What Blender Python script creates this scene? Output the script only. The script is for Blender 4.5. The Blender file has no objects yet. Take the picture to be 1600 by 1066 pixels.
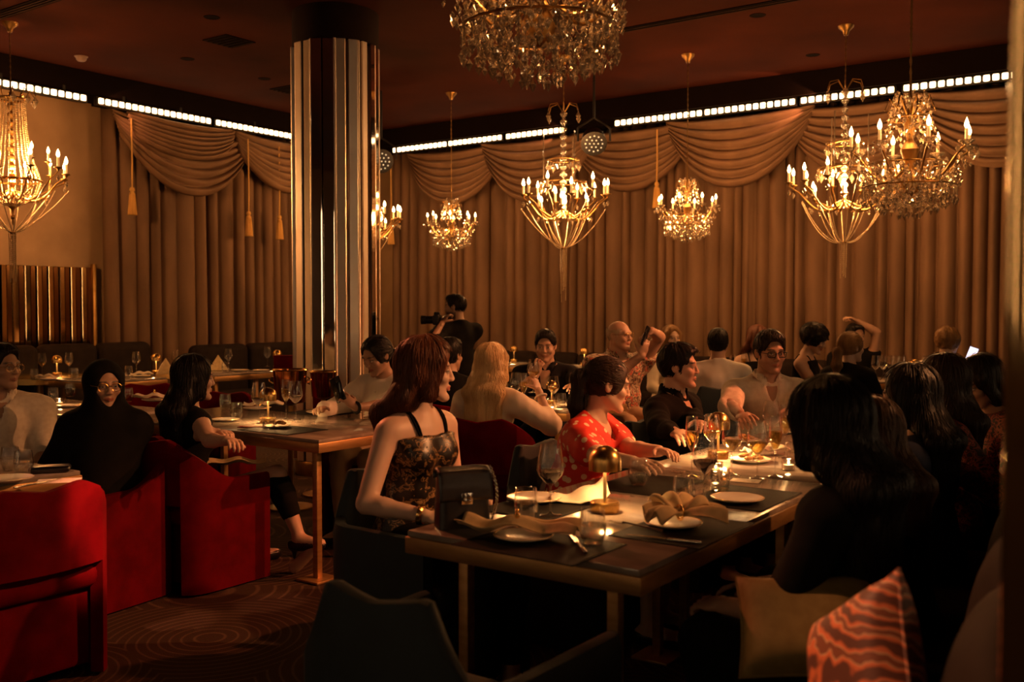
import bpy, bmesh, math, random
import numpy as np
from mathutils import Vector, Matrix

# ------------------------------------------------------------------ camera
scene = bpy.context.scene
CAM_H = 1.42
PITCH = math.atan(53 / 1555)
cam_data = bpy.data.cameras.new('camera')
cam_data.sensor_width = 36.0
cam_data.lens = 36.0 * 1555 / 1600
cam_data.clip_start = 0.05
cam_data.dof.use_dof = True
cam_data.dof.focus_distance = 5.2
cam_data.dof.aperture_fstop = 3.2
cam = bpy.data.objects.new('camera', cam_data)
scene.collection.objects.link(cam)
cam.location = (0, 0, CAM_H)
cam.rotation_euler = (math.pi / 2 - PITCH, 0, 0)
scene.camera = cam

# ------------------------------------------------------------------ world, exposure
world = bpy.data.worlds.new('world')
scene.world = world
world.use_nodes = True
world.node_tree.nodes['Background'].inputs[0].default_value = (1.0, 0.42, 0.2, 1)
world.node_tree.nodes['Background'].inputs[1].default_value = 0.004
vs = scene.view_settings
vs.view_transform = 'Standard'
vs.look = 'None'
vs.exposure = 0.55
vs.gamma = 1.0
vs.use_curve_mapping = False
scene.cycles.use_denoising = True
scene.cycles.max_bounces = 6
scene.cycles.diffuse_bounces = 3
scene.cycles.glossy_bounces = 4
scene.cycles.transparent_max_bounces = 24
scene.cycles.sample_clamp_indirect = 4.0
scene.cycles.sample_clamp_direct = 0.0
scene.cycles.caustics_reflective = False
scene.cycles.caustics_refractive = False
scene.cycles.blur_glossy = 0.5

WARM = (1.0, 0.40, 0.12)
AMBER = (1.0, 0.50, 0.17)

def spot(name, loc, target, power, angle, color, radius=0.06, blend=0.35):
    l = bpy.data.lights.new(name, 'SPOT')
    l.energy = power; l.color = color; l.spot_size = math.radians(angle)
    l.spot_blend = blend; l.shadow_soft_size = radius
    o = bpy.data.objects.new(name, l)
    scene.collection.objects.link(o)
    o.location = loc
    d = Vector(target) - Vector(loc)
    o.rotation_euler = d.to_track_quat('-Z', 'Y').to_euler()
    return o

# stage spots hung from the ceiling, out of frame on the right, behind and on the left, plus an added fill
spot('stage_and_fill_spot', (4.6, 3.4, 3.7), (-0.05, 3.85, 1.05), 620, 26, (1.0, 0.37, 0.125), 0.05, 0.5)
spot('stage_and_fill_spot', (4.3, 5.4, 3.7), (0.85, 4.85, 1.1), 620, 24, (1.0, 0.24, 0.08), 0.05, 0.5)
spot('stage_and_fill_spot', (4.2, 6.2, 3.7), (0.6, 7.0, 1.2), 520, 38, (1.0, 0.32, 0.115), 0.05, 0.5)
spot('stage_and_fill_spot', (-3.2, 7.2, 3.7), (-0.4, 3.75, 1.2), 380, 11, (1.0, 0.20, 0.07), 0.05, 0.6)
spot('stage_and_fill_spot', (1.4, 2.2, 3.7), (-1.60, 3.87, 0.60), 1700, 6.5, (1.0, 0.30, 0.15), 0.03, 0.6)
spot('stage_and_fill_spot', (-3.0, 2.4, 3.7), (-1.52, 4.42, 0.0), 210, 5, (1.0, 0.36, 0.18), 0.02, 0.6)
spot('stage_and_fill_spot', (-2.7, 2.8, 3.7), (-1.16, 4.74, 0.0), 170, 4.5, (1.0, 0.36, 0.18), 0.02, 0.6)
spot('stage_and_fill_spot', (-1.8, 3.4, 3.7), (0.74, 1.95, 0.85), 420, 17, (1.0, 0.36, 0.15), 0.03, 0.6)
spot('stage_and_fill_spot', (2.0, 0.4, 3.7), (-3.3, 5.5, 0.7), 30, 40, (1.0, 0.34, 0.13), 0.2, 0.8)  # wide weak fill added for the seats on the left

# ------------------------------------------------------------------ helpers
COL = scene.collection
U = Vector((0.578, 0.816, 0)); U.normalize()
W = Vector((0.816, -0.578, 0)); W.normalize()
CORNER = Vector((-1.90, 14.22, 0))
PHI = math.atan2(W.y, W.x)
R = math.radians

def ray(px, py):
    a = (px - 800) / 1555; b = (533 - py) / 1555
    return Vector((a, math.cos(PITCH) + b * math.sin(PITCH), -math.sin(PITCH) + b * math.cos(PITCH)))
def on(px, py, z):
    r = ray(px, py); t = (z - CAM_H) / r.z
    return Vector((r.x * t, r.y * t, z))
def at(px, py, Y):
    r = ray(px, py); t = Y / r.y
    return Vector((r.x * t, Y, CAM_H + r.z * t))
def room(a, b, z=0):
    return CORNER + W * a - U * b + Vector((0, 0, z))
def heading(dx, dy):
    return math.atan2(-dx, dy)

def new_mesh(name, verts, faces):
    me = bpy.data.meshes.new(name)
    me.from_pydata([tuple(v) for v in verts], [], faces)
    return me

def fast_mesh(name, V, Q):
    """V (n,3) float, Q (m,4) or (m,3) int"""
    me = bpy.data.meshes.new(name)
    V = np.ascontiguousarray(V, np.float32); Q = np.ascontiguousarray(Q, np.int32)
    k = Q.shape[1]
    me.vertices.add(len(V)); me.vertices.foreach_set('co', V.ravel())
    me.loops.add(Q.size); me.loops.foreach_set('vertex_index', Q.ravel())
    me.polygons.add(len(Q)); me.polygons.foreach_set('loop_start', np.arange(0, Q.size, k, dtype=np.int32))
    me.update(calc_edges=True)
    me.polygons.foreach_set('use_smooth', np.ones(len(Q), bool))
    return me

def link(name, me, m, parent=None, loc=None, rot=None, smooth=True, angle=40):
    if smooth and smooth != 'done':
        me.shade_smooth(); me.set_sharp_from_angle(angle=R(angle))
    if m is not None and len(me.materials) == 0:
        me.materials.append(m)
    o = bpy.data.objects.new(name, me)
    COL.objects.link(o)
    if parent is not None: o.parent = parent
    if loc is not None: o.location = loc
    if rot is not None: o.rotation_euler = rot if not isinstance(rot, (int, float)) else (0, 0, rot)
    return o

def tag(o, label=None, cat=None, group=None, kind=None):
    if label: o['label'] = label
    if cat: o['category'] = cat
    if group: o['group'] = group
    if kind: o['kind'] = kind
    return o

def thing(name, label, cat, loc=(0, 0, 0), rotz=0, group=None):
    o = bpy.data.objects.new(name, None)
    o.empty_display_size = 0.1
    COL.objects.link(o)
    o.location = loc; o.rotation_euler = (0, 0, rotz)
    return tag(o, label, cat, group)

def kids(o): return list(o.children)

def dup(root, loc, rotz=0, label=None, group=None, scale=None):
    """copy a thing with its parts and sub-parts (meshes shared)"""
    def rec(o, par):
        c = o.copy(); COL.objects.link(c)
        c.parent = par
        if par is not None: c.matrix_parent_inverse = o.matrix_parent_inverse.copy()
        for k in o.children: rec(k, c)
        return c
    r = rec(root, None)
    r.location = loc; r.rotation_euler = (0, 0, rotz)
    if scale: r.scale = (scale,) * 3
    if label: r['label'] = label
    if group: r['group'] = group
    return r

class MB:
    """mesh builder"""
    def __init__(s): s.v = []; s.f = []
    def add(s, verts, faces):
        n = len(s.v); s.v += [tuple(v) for v in verts]; s.f += [tuple(i + n for i in f) for f in faces]; return s
    def box(s, c, d, rz=0, r=0.0, seg=2, M=None):
        bm = bmesh.new(); bmesh.ops.create_cube(bm, size=1)
        for v in bm.verts: v.co = Vector((v.co.x * d[0], v.co.y * d[1], v.co.z * d[2]))
        if r > 0:
            bmesh.ops.bevel(bm, geom=list(bm.edges), offset=min(r, min(d) * 0.49), segments=seg, profile=0.5, affect='EDGES')
        X = Matrix.Translation(c) @ (M if M is not None else Matrix.Rotation(rz, 4, 'Z'))
        bm.verts.index_update()
        s.add([X @ v.co for v in bm.verts], [[v.index for v in f.verts] for f in bm.faces])
        bm.free(); return s
    def lathe(s, prof, seg=16, c=(0, 0, 0), M=None, caps=True):
        c = Vector(c); vs = []; fs = []
        n = len(prof)
        for (r, z) in prof:
            for k in range(seg):
                a = 2 * math.pi * k / seg
                p = Vector((r * math.cos(a), r * math.sin(a), z))
                vs.append((M @ p if M is not None else p) + c)
        for i in range(n - 1):
            for k in range(seg):
                k2 = (k + 1) % seg
                fs.append((i * seg + k, i * seg + k2, (i + 1) * seg + k2, (i + 1) * seg + k))
        if caps:
            if prof[0][0] > 1e-5: fs.append(tuple(range(seg - 1, -1, -1)))
            if prof[-1][0] > 1e-5: fs.append(tuple((n - 1) * seg + k for k in range(seg)))
        return s.add(vs, fs)
    def tube(s, pts, rad, seg=6, flat=1.0, caps=True):
        pts = [Vector(p) for p in pts]; n = len(pts)
        if not hasattr(rad, '__len__'): rad = [rad] * n
        vs = []; fs = []
        t0 = (pts[1] - pts[0]).normalized()
        nrm = t0.orthogonal().normalized()
        for i, p in enumerate(pts):
            t = (pts[min(i + 1, n - 1)] - pts[max(i - 1, 0)])
            t = t.normalized() if t.length > 1e-9 else t0
            nrm = nrm - t * nrm.dot(t)
            nrm = nrm.normalized() if nrm.length > 1e-6 else t.orthogonal().normalized()
            b = t.cross(nrm)
            for k in range(seg):
                a = 2 * math.pi * k / seg
                vs.append(p + nrm * (math.cos(a) * rad[i]) + b * (math.sin(a) * rad[i] * flat))
        for i in range(n - 1):
            for k in range(seg):
                k2 = (k + 1) % seg
                fs.append((i * seg + k, i * seg + k2, (i + 1) * seg + k2, (i + 1) * seg + k))
        if caps:
            fs.append(tuple(range(seg - 1, -1, -1))); fs.append(tuple((n - 1) * seg + k for k in range(seg)))
        return s.add(vs, fs)
    def ball(s, c, r, seg=10, rings=6, M=None):
        if not hasattr(r, '__len__'): r = (r, r, r)
        prof = []
        vs = []; fs = []
        c = Vector(c)
        for i in range(rings + 1):
            th = math.pi * i / rings
            for k in range(seg):
                a = 2 * math.pi * k / seg
                p = Vector((r[0] * math.sin(th) * math.cos(a), r[1] * math.sin(th) * math.sin(a), -r[2] * math.cos(th)))
                vs.append((M @ p if M is not None else p) + c)
        for i in range(rings):
            for k in range(seg):
                k2 = (k + 1) % seg
                fs.append((i * seg + k, i * seg + k2, (i + 1) * seg + k2, (i + 1) * seg + k))
        return s.add(vs, fs)
    def octa(s, c, r, h1, h2, n=4, a0=0.0):
        """faceted drop: waist radius r, up h1, down h2"""
        c = Vector(c)
        vs = [c + Vector((0, 0, h1))] + [c + Vector((r * math.cos(a0 + 2 * math.pi * k / n), r * math.sin(a0 + 2 * math.pi * k / n), 0)) for k in range(n)] + [c - Vector((0, 0, h2))]
        fs = []
        for k in range(n):
            k2 = (k + 1) % n
            fs.append((0, 1 + k, 1 + k2)); fs.append((n + 1, 1 + k2, 1 + k))
        return s.add(vs, fs)
    def grid(s, fn, nu, nv, flip=False, closed_u=False):
        vs = [fn(i / (nu - 1) if not closed_u else i / nu, j / (nv - 1)) for j in range(nv) for i in range(nu)]
        fs = []
        for j in range(nv - 1):
            for i in range(nu if closed_u else nu - 1):
                i2 = (i + 1) % nu
                q = (j * nu + i, j * nu + i2, (j + 1) * nu + i2, (j + 1) * nu + i)
                fs.append(q[::-1] if flip else q)
        return s.add(vs, fs)
    def prism(s, poly, axis_fn, t0, t1):
        """extrude polygon: axis_fn(p, t) -> point"""
        n = len(poly)
        vs = [axis_fn(p, t0) for p in poly] + [axis_fn(p, t1) for p in poly]
        fs = [tuple(range(n - 1, -1, -1)), tuple(range(n, 2 * n))]
        for k in range(n):
            k2 = (k + 1) % n
            fs.append((k, k2, n + k2, n + k))
        return s.add(vs, fs)
    def mesh(s, name='m'):
        me = new_mesh(name, s.v, s.f)
        bm = bmesh.new(); bm.from_mesh(me); bmesh.ops.recalc_face_normals(bm, faces=bm.faces); bm.to_mesh(me); bm.free()
        return me
    def build(s, name, m, parent=None, loc=None, rot=None, smooth=True, angle=40):
        return link(name, s.mesh(name), m, parent, loc, rot, smooth, angle)

# ------------------------------------------------------------------ materials
MATS = {}
def mat(name, col, col2=None, scale=8.0, rough=0.6, metal=0.0, spec=0.5, bump=0.0, bscale=60.0, sheen=0.0,
        emit=None, estr=0.0, stretch=None, coat=0.0, aniso=0.0, contrast=(0.35, 0.65), detail=4.0):
    if name in MATS: return MATS[name]
    m = bpy.data.materials.new(name); m.use_nodes = True
    nt = m.node_tree; N = nt.nodes; L = nt.links
    b = N['Principled BSDF']
    b.inputs['Roughness'].default_value = rough
    b.inputs['Metallic'].default_value = metal
    b.inputs['Specular IOR Level'].default_value = spec
    if coat: b.inputs['Coat Weight'].default_value = coat
    if sheen:
        b.inputs['Sheen Weight'].default_value = sheen
        b.inputs['Sheen Roughness'].default_value = 0.35
        b.inputs['Sheen Tint'].default_value = (*[min(1, c * 2.2) for c in col], 1)
    if aniso:
        b.inputs['Anisotropic'].default_value = aniso
        tg = N.new('ShaderNodeTangent'); tg.direction_type = 'RADIAL'; tg.axis = 'Z'
        L.new(tg.outputs[0], b.inputs['Tangent']); b.inputs['Anisotropic Rotation'].default_value = 0.25
    if emit:
        b.inputs['Emission Color'].default_value = (*emit, 1); b.inputs['Emission Strength'].default_value = estr
    tc = N.new('ShaderNodeTexCoord')
    src = tc.outputs['Object']
    if stretch:
        mp = N.new('ShaderNodeMapping'); mp.inputs['Scale'].default_value = stretch
        L.new(src, mp.inputs[0]); src = mp.outputs[0]
    nz = N.new('ShaderNodeTexNoise'); nz.inputs['Scale'].default_value = scale; nz.inputs['Detail'].default_value = detail
    L.new(src, nz.inputs['Vector'])
    cr = N.new('ShaderNodeValToRGB')
    cr.color_ramp.elements[0].position = contrast[0]; cr.color_ramp.elements[1].position = contrast[1]
    c2 = col2 if col2 else tuple(c * 0.82 for c in col)
    cr.color_ramp.elements[0].color = (*c2, 1); cr.color_ramp.elements[1].color = (*col, 1)
    L.new(nz.outputs['Fac'], cr.inputs[0]); L.new(cr.outputs[0], b.inputs['Base Color'])
    if bump:
        n2 = N.new('ShaderNodeTexNoise'); n2.inputs['Scale'].default_value = bscale; n2.inputs['Detail'].default_value = 3
        L.new(src, n2.inputs['Vector'])
        bp = N.new('ShaderNodeBump'); bp.inputs['Strength'].default_value = bump; bp.inputs['Distance'].default_value = 0.01
        L.new(n2.outputs['Fac'], bp.inputs['Height']); L.new(bp.outputs[0], b.inputs['Normal'])
    MATS[name] = m
    return m

def glass_mat(name, tint=(1, 1, 1), refl=1.0, base=0.04, rough=0.02, opac=0.0, body=None, edge=0.85):
    """thin glass: clear face on, mirror-like at the rims"""
    if name in MATS: return MATS[name]
    m = bpy.data.materials.new(name); m.use_nodes = True
    nt = m.node_tree; N = nt.nodes; L = nt.links
    N.remove(N['Principled BSDF'])
    out = N['Material Output']
    tr = N.new('ShaderNodeBsdfTransparent'); tr.inputs[0].default_value = (*tint, 1)
    gl = N.new('ShaderNodeBsdfGlossy'); gl.inputs['Roughness'].default_value = rough
    gl.inputs['Color'].default_value = (refl, refl, refl, 1)
    lw = N.new('ShaderNodeLayerWeight'); lw.inputs['Blend'].default_value = 0.45
    mr = N.new('ShaderNodeMapRange')
    mr.inputs['To Min'].default_value = base; mr.inputs['To Max'].default_value = edge
    pw = N.new('ShaderNodeMath'); pw.operation = 'POWER'; pw.inputs[1].default_value = 1.4
    L.new(lw.outputs['Facing'], pw.inputs[0]); L.new(pw.outputs[0], mr.inputs['Value'])
    mx = N.new('ShaderNodeMixShader')
    L.new(mr.outputs[0], mx.inputs[0]); L.new(tr.outputs[0], mx.inputs[1]); L.new(gl.outputs[0], mx.inputs[2])
    last = mx
    if opac > 0:
        df = N.new('ShaderNodeBsdfDiffuse'); df.inputs[0].default_value = (*(body or tint), 1)
        m2 = N.new('ShaderNodeMixShader'); m2.inputs[0].default_value = opac
        L.new(mx.outputs[0], m2.inputs[1]); L.new(df.outputs[0], m2.inputs[2]); last = m2
    L.new(last.outputs[0], out.inputs[0])
    MATS[name] = m
    return m

def spots_mat(name, ground, dots, scale=14.0, size=0.33, rough=0.7, randomness=0.55, ground2=None):
    if name in MATS: return MATS[name]
    m = bpy.data.materials.new(name); m.use_nodes = True
    nt = m.node_tree; N = nt.nodes; L = nt.links; b = N['Principled BSDF']; b.inputs['Roughness'].default_value = rough
    tc = N.new('ShaderNodeTexCoord'); vo = N.new('ShaderNodeTexVoronoi'); vo.inputs['Scale'].default_value = scale
    vo.inputs['Randomness'].default_value = randomness
    L.new(tc.outputs['Object'], vo.inputs['Vector'])
    cr = N.new('ShaderNodeValToRGB'); cr.color_ramp.interpolation = 'LINEAR'
    cr.color_ramp.elements[0].position = size; cr.color_ramp.elements[0].color = (*dots, 1)
    cr.color_ramp.elements[1].position = size + 0.03; cr.color_ramp.elements[1].color = (*ground, 1)
    L.new(vo.outputs['Distance'], cr.inputs[0]); L.new(cr.outputs[0], b.inputs['Base Color'])
    MATS[name] = m
    return m

def floral_mat(name, cols, scale=16.0, rough=0.6, warp=0.5, metal=0.0):
    """several colours in irregular leafy patches"""
    if name in MATS: return MATS[name]
    m = bpy.data.materials.new(name); m.use_nodes = True
    nt = m.node_tree; N = nt.nodes; L = nt.links; b = N['Principled BSDF']; b.inputs['Roughness'].default_value = rough
    b.inputs['Metallic'].default_value = metal
    tc = N.new('ShaderNodeTexCoord')
    nz = N.new('ShaderNodeTexNoise'); nz.inputs['Scale'].default_value = scale; nz.inputs['Detail'].default_value = 2.5
    nz.inputs['Distortion'].default_value = warp * 3
    L.new(tc.outputs['Object'], nz.inputs['Vector'])
    cr = N.new('ShaderNodeValToRGB'); cr.color_ramp.interpolation = 'CONSTANT'
    el = cr.color_ramp.elements
    n = len(cols)
    lo, hi = 0.36, 0.66
    el[0].position = 0; el[0].color = (*cols[0], 1)
    el[1].position = lo + (hi - lo) / (n - 1); el[1].color = (*cols[1], 1)
    for i in range(2, n):
        e = el.new(lo + (hi - lo) * i / (n - 1)); e.color = (*cols[i], 1)
    L.new(nz.outputs['Fac'], cr.inputs[0]); L.new(cr.outputs[0], b.inputs['Base Color'])
    MATS[name] = m
    return m

def emit_mat(name, col, strength):
    if name in MATS: return MATS[name]
    m = bpy.data.materials.new(name); m.use_nodes = True
    nt = m.node_tree; N = nt.nodes; L = nt.links
    b = N['Principled BSDF']; b.inputs['Base Color'].default_value = (0.8, 0.7, 0.5, 1)
    b.inputs['Emission Color'].default_value = (*col, 1); b.inputs['Emission Strength'].default_value = strength
    tc = N.new('ShaderNodeTexCoord'); nz = N.new('ShaderNodeTexNoise'); nz.inputs['Scale'].default_value = 30
    L.new(tc.outputs['Object'], nz.inputs['Vector'])
    mr = N.new('ShaderNodeMapRange'); mr.inputs['To Min'].default_value = 0.2; mr.inputs['To Max'].default_value = 0.4
    L.new(nz.outputs['Fac'], mr.inputs['Value']); L.new(mr.outputs[0], b.inputs['Roughness'])
    MATS[name] = m
    return m

def point_light(name, loc, power, color, radius=0.05, parent=None):
    l = bpy.data.lights.new(name, 'POINT'); l.energy = power; l.color = color; l.shadow_soft_size = radius
    o = bpy.data.objects.new(name, l); COL.objects.link(o); o.location = loc
    if parent is not None: o.parent = parent
    return o

random.seed(7)
brass = mat('brass', (0.80, 0.50, 0.17), (0.66, 0.40, 0.12), scale=20, rough=0.26, metal=1.0)
brass_dark = mat('aged brass', (0.40, 0.24, 0.08), (0.28, 0.16, 0.05), scale=12, rough=0.38, metal=1.0)
bronze = mat('bronze edge', (0.50, 0.29, 0.115), (0.40, 0.22, 0.08), scale=9, rough=0.42, metal=0.65, stretch=(1, 1, 6))
vent_m = mat('matt dark grille', (0.010, 0.006, 0.004), rough=0.95, spec=0.03)
black_metal = mat('black metal', (0.012, 0.011, 0.010), rough=0.45, metal=0.3)
chrome = mat('chrome', (0.75, 0.72, 0.68), rough=0.12, metal=1.0)
curtain_m = mat('curtain velvet', (0.195, 0.112, 0.060), (0.13, 0.073, 0.038), scale=3, rough=0.8, sheen=0.05, bump=0.12, bscale=180, stretch=(1, 1, 0.35))
valance_m = mat('valance velvet', (0.23, 0.133, 0.072), (0.175, 0.10, 0.053), scale=4, rough=0.75, sheen=0.05, bump=0.1, bscale=160)
red_velvet = mat('red velvet', (0.115, 0.0008, 0.003), (0.075, 0.0005, 0.002), scale=9, rough=0.8, spec=0.06, sheen=0.45, bump=0.12, bscale=220)
teal_velvet = mat('dark teal velvet', (0.012, 0.026, 0.032), (0.008, 0.018, 0.024), scale=9, rough=0.7, sheen=0.2, bump=0.12, bscale=220)
dark_uphol = mat('dark brown upholstery', (0.017, 0.010, 0.007), (0.011, 0.006, 0.004), scale=10, rough=0.8, spec=0.2, sheen=0.05, bump=0.12, bscale=220)
marble = mat('grey marble', (0.40, 0.33, 0.27), (0.20, 0.16, 0.13), scale=5.0, rough=0.12, spec=0.6, contrast=(0.3, 0.7), detail=9, stretch=(1, 2.2, 1))
china = mat('cream china', (0.78, 0.70, 0.60), (0.72, 0.64, 0.54), rough=0.18, spec=0.6)
linen = mat('gold linen napkin', (0.62, 0.46, 0.24), (0.52, 0.38, 0.19), scale=30, rough=0.85, bump=0.2, bscale=400)
linen_pale = mat('pale linen napkin', (0.78, 0.68, 0.52), (0.70, 0.60, 0.45), scale=30, rough=0.85, bump=0.2, bscale=400)
leather_black = mat('black placemat leather', (0.012, 0.010, 0.0085), (0.008, 0.0065, 0.0055), scale=40, rough=0.7, spec=0.08, bump=0.1, bscale=300)
silver = mat('cutlery steel', (0.70, 0.62, 0.52), rough=0.2, metal=1.0)
lens_m = glass_mat('spectacle lens', (0.97, 0.97, 0.97), 0.6, 0.02, edge=0.3)
glass_m = glass_mat('clear glass', (0.96, 0.955, 0.945), 1.0, 0.075, edge=0.97)
water_m = glass_mat('water', (0.93, 0.93, 0.92), 0.9, 0.05)
crystal_m = glass_mat('cut crystal', (0.94, 0.90, 0.84), 1.0, 0.42, rough=0.03, edge=0.92, opac=0.10, body=(1.0, 0.86, 0.62))
redwine_m = mat('red wine', (0.035, 0.002, 0.003), (0.025, 0.001, 0.002), rough=0.06, spec=0.6)
whitewine_m = glass_mat('white wine', (0.95, 0.78, 0.35), 0.9, 0.06, opac=0.12, body=(0.85, 0.62, 0.20))
paper_m = mat('cream card', (0.72, 0.62, 0.48), rough=0.8)
# ================================================================== the room
def struct(name, mb, m, parent=None, smooth=True, angle=40):
    o = mb.build(name, m, parent, loc=None if parent else CORNER, rot=None if parent else PHI, smooth=smooth, angle=angle)
    if parent is None: o['kind'] = 'structure'
    return o

def carpet_mat():
    m = bpy.data.materials.new('patterned carpet'); m.use_nodes = True
    nt = m.node_tree; N = nt.nodes; L = nt.links; b = N['Principled BSDF']
    b.inputs['Roughness'].default_value = 0.95; b.inputs['Specular IOR Level'].default_value = 0.1
    tc = N.new('ShaderNodeTexCoord')
    vo = N.new('ShaderNodeTexVoronoi'); vo.inputs['Scale'].default_value = 1.15; vo.inputs['Randomness'].default_value = 0.6
    L.new(tc.outputs['Object'], vo.inputs['Vector'])
    mu = N.new('ShaderNodeMath'); mu.operation = 'MULTIPLY'; mu.inputs[1].default_value = 130
    sn = N.new('ShaderNodeMath'); sn.operation = 'SINE'
    L.new(vo.outputs['Distance'], mu.inputs[0]); L.new(mu.outputs[0], sn.inputs[0])
    cr = N.new('ShaderNodeValToRGB')
    cr.color_ramp.elements[0].position = 0.60; cr.color_ramp.elements[0].color = (0.085, 0.050, 0.034, 1)
    cr.color_ramp.elements[1].position = 0.95; cr.color_ramp.elements[1].color = (0.17, 0.105, 0.07, 1)
    L.new(sn.outputs[0], cr.inputs[0])
    nz = N.new('ShaderNodeTexNoise'); nz.inputs['Scale'].default_value = 220
    L.new(tc.outputs['Object'], nz.inputs['Vector'])
    mx = N.new('ShaderNodeMix'); mx.data_type = 'RGBA'; mx.blend_type = 'MULTIPLY'; mx.inputs[0].default_value = 0.8
    L.new(cr.outputs[0], mx.inputs[6]); L.new(nz.outputs['Color'], mx.inputs[7]); L.new(mx.outputs[2], b.inputs['Base Color'])
    bp = N.new('ShaderNodeBump'); bp.inputs['Strength'].default_value = 0.5; bp.inputs['Distance'].default_value = 0.01
    L.new(nz.outputs['Fac'], bp.inputs['Height']); L.new(bp.outputs[0], b.inputs['Normal'])
    return m

AMAX, BMAX = 15.0, 15.0
struct('floor', MB().box(((AMAX - 0.6) / 2, -(BMAX - 0.6) / 2, -0.05), (AMAX + 0.6, BMAX + 0.6, 0.1)), carpet_mat(), smooth=False)
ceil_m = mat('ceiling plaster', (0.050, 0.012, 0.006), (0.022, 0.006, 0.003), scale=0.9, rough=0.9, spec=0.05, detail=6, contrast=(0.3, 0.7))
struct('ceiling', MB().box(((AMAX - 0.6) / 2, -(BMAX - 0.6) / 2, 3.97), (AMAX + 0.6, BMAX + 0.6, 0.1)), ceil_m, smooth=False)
plaster = mat('gold brown plaster', (0.44, 0.29, 0.16), (0.33, 0.21, 0.11), scale=2.4, rough=0.55, detail=6)
dark_plaster = mat('dark plaster', (0.10, 0.06, 0.04), scale=2, rough=0.8)
struct('wall_left', MB().box((-0.60, -BMAX / 2, 1.96), (0.1, BMAX + 1.2, 3.92)), plaster, smooth=False)
struct('wall_right', MB().box((AMAX / 2 - 0.3, 0.60, 1.96), (AMAX + 0.6, 0.1, 3.92)), plaster, smooth=False)
struct('wall_near', MB().box((AMAX / 2 - 0.3, -BMAX + 0.35, 1.96), (AMAX + 0.6, 0.1, 3.92)), dark_plaster, smooth=False)
struct('wall_far_right', MB().box((AMAX - 0.35, -BMAX / 2, 1.96), (0.1, BMAX + 0.6, 3.92)), dark_plaster, smooth=False)

# ---- curtains: pleated velvet, several panels per wall
def curtain_panel(s0, s1, wall, label, seed, z0=0.02, z1=3.66):
    rnd = random.Random(seed)
    ph = []; s = s0; 
    brk = [s0]
    while brk[-1] < s1 - 0.06:
        brk.append(min(s1, brk[-1] + rnd.choice([0.11, 0.14, 0.17, 0.2, 0.25])))
    amps = [rnd.uniform(0.09, 0.15) for _ in brk]
    skew = [rnd.uniform(-0.05, 0.05) for _ in brk]
    cols = []
    for i in range(len(brk) - 1):
        for k in range(9):
            f = k / 9
            cols.append((brk[i] + (brk[i + 1] - brk[i]) * f, amps[i] * abs(math.sin(math.pi * f)) ** 0.75, skew[i]))
    cols.append((brk[-1], 0, 0))
    nz = 9
    mb = MB(); vs = []; fs = []
    for j in range(nz):
        h = j / (nz - 1); z = z0 + (z1 - z0) * h
        for (x, d, sk) in cols:
            xx = x + sk * (1 - h) * math.sin(math.pi * min(1, (x - s0) / 0.2)) if s0 + 0.1 < x < s1 - 0.1 else x
            dd = d * (1.0 - 0.25 * h) + 0.012 * math.sin(x * 5 + h * 2.2)
            p = (xx, 0.40 - dd, z) if wall == 'right' else (-0.40 + dd, -xx, z)
            vs.append(p)
    n = len(cols)
    for j in range(nz - 1):
        for i in range(n - 1):
            fs.append((j * n + i, j * n + i + 1, (j + 1) * n + i + 1, (j + 1) * n + i))
    mb.add(vs, fs)
    o = mb.build('curtain', curtain_m, None, CORNER, PHI, angle=180)
    sd = o.modifiers.new('thick', 'SOLIDIFY'); sd.thickness = 0.008; sd.offset = 1
    tag(o, label, 'curtain', 'pleated velvet wall curtains')
    return o
curtain_panel(0.02, 1.3, 'left', 'brown velvet curtain beside the corner, seen just left of the mirrored column', 1)
curtain_panel(1.3, 2.7, 'left', 'brown velvet curtain under the wide swag left of the mirrored column', 2)
curtain_panel(2.7, 4.05, 'left', 'brown velvet curtain edging the gold plaster wall on the left', 3)
curtain_panel(-0.02, 1.7, 'right', 'brown velvet curtain just right of the mirrored column', 4)
curtain_panel(1.7, 3.5, 'right', 'brown velvet curtain behind the suited man at the far table', 5)
curtain_panel(3.5, 5.3, 'right', 'brown velvet curtain behind the small chandelier right of centre', 6)
curtain_panel(5.3, 7.1, 'right', 'brown velvet curtain behind the swagged chandelier on the right', 7)
curtain_panel(7.1, 9.6, 'right', 'brown velvet curtain ending at the right pillar', 8)
curtain_panel(9.6, 12.5, 'right', 'brown velvet curtain beyond the right pillar', 9)

# ---- swags of the valance
def swag(c, width, drop, wall, label, depth=0.0, seed=0, ztop=3.62):
    rnd = random.Random(seed)
    nf = 7
    offs = [rnd.uniform(-0.02, 0.02) for _ in range(nf + 2)]
    def fn(i, j):
        x = (i - 0.5) * 2
        t = j
        base = max(0.0, 1 - abs(x) ** 2.1)
        dz = 0.02 + 0.26 * t * (1 - base) + (0.05 + drop * t ** 0.9) * base
        k = t * nf
        fold = abs(math.sin(math.pi * k)) ** 0.7
        sx = x * width / 2 * (1 - 0.10 * t * (1 - 0.3 * base))
        out = 0.10 + depth + 0.10 * base * (0.4 + 0.6 * t) + 0.085 * fold * (0.45 + 0.55 * base) + offs[int(k)] * base
        z = ztop - dz + 0.012 * fold
        return (c + sx, 0.32 - out, z) if wall == 'right' else (-0.32 + out, -(c + sx), z)
    o = MB().grid(fn, 33, 64).build('valance_swag', valance_m, None, CORNER, PHI, angle=180)
    sd = o.modifiers.new('thick', 'SOLIDIFY'); sd.thickness = 0.006; sd.offset = -1
    tag(o, label, 'valance', 'draped swags above the curtains')
swl = ['first from the mirrored column', 'second from the mirrored column', 'third from the column, behind the stage light', 'fourth from the column',
       'fifth from the column', 'sixth from the mirrored column, behind the right chandeliers', 'next to the right pillar', 'beyond the right pillar']
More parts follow.
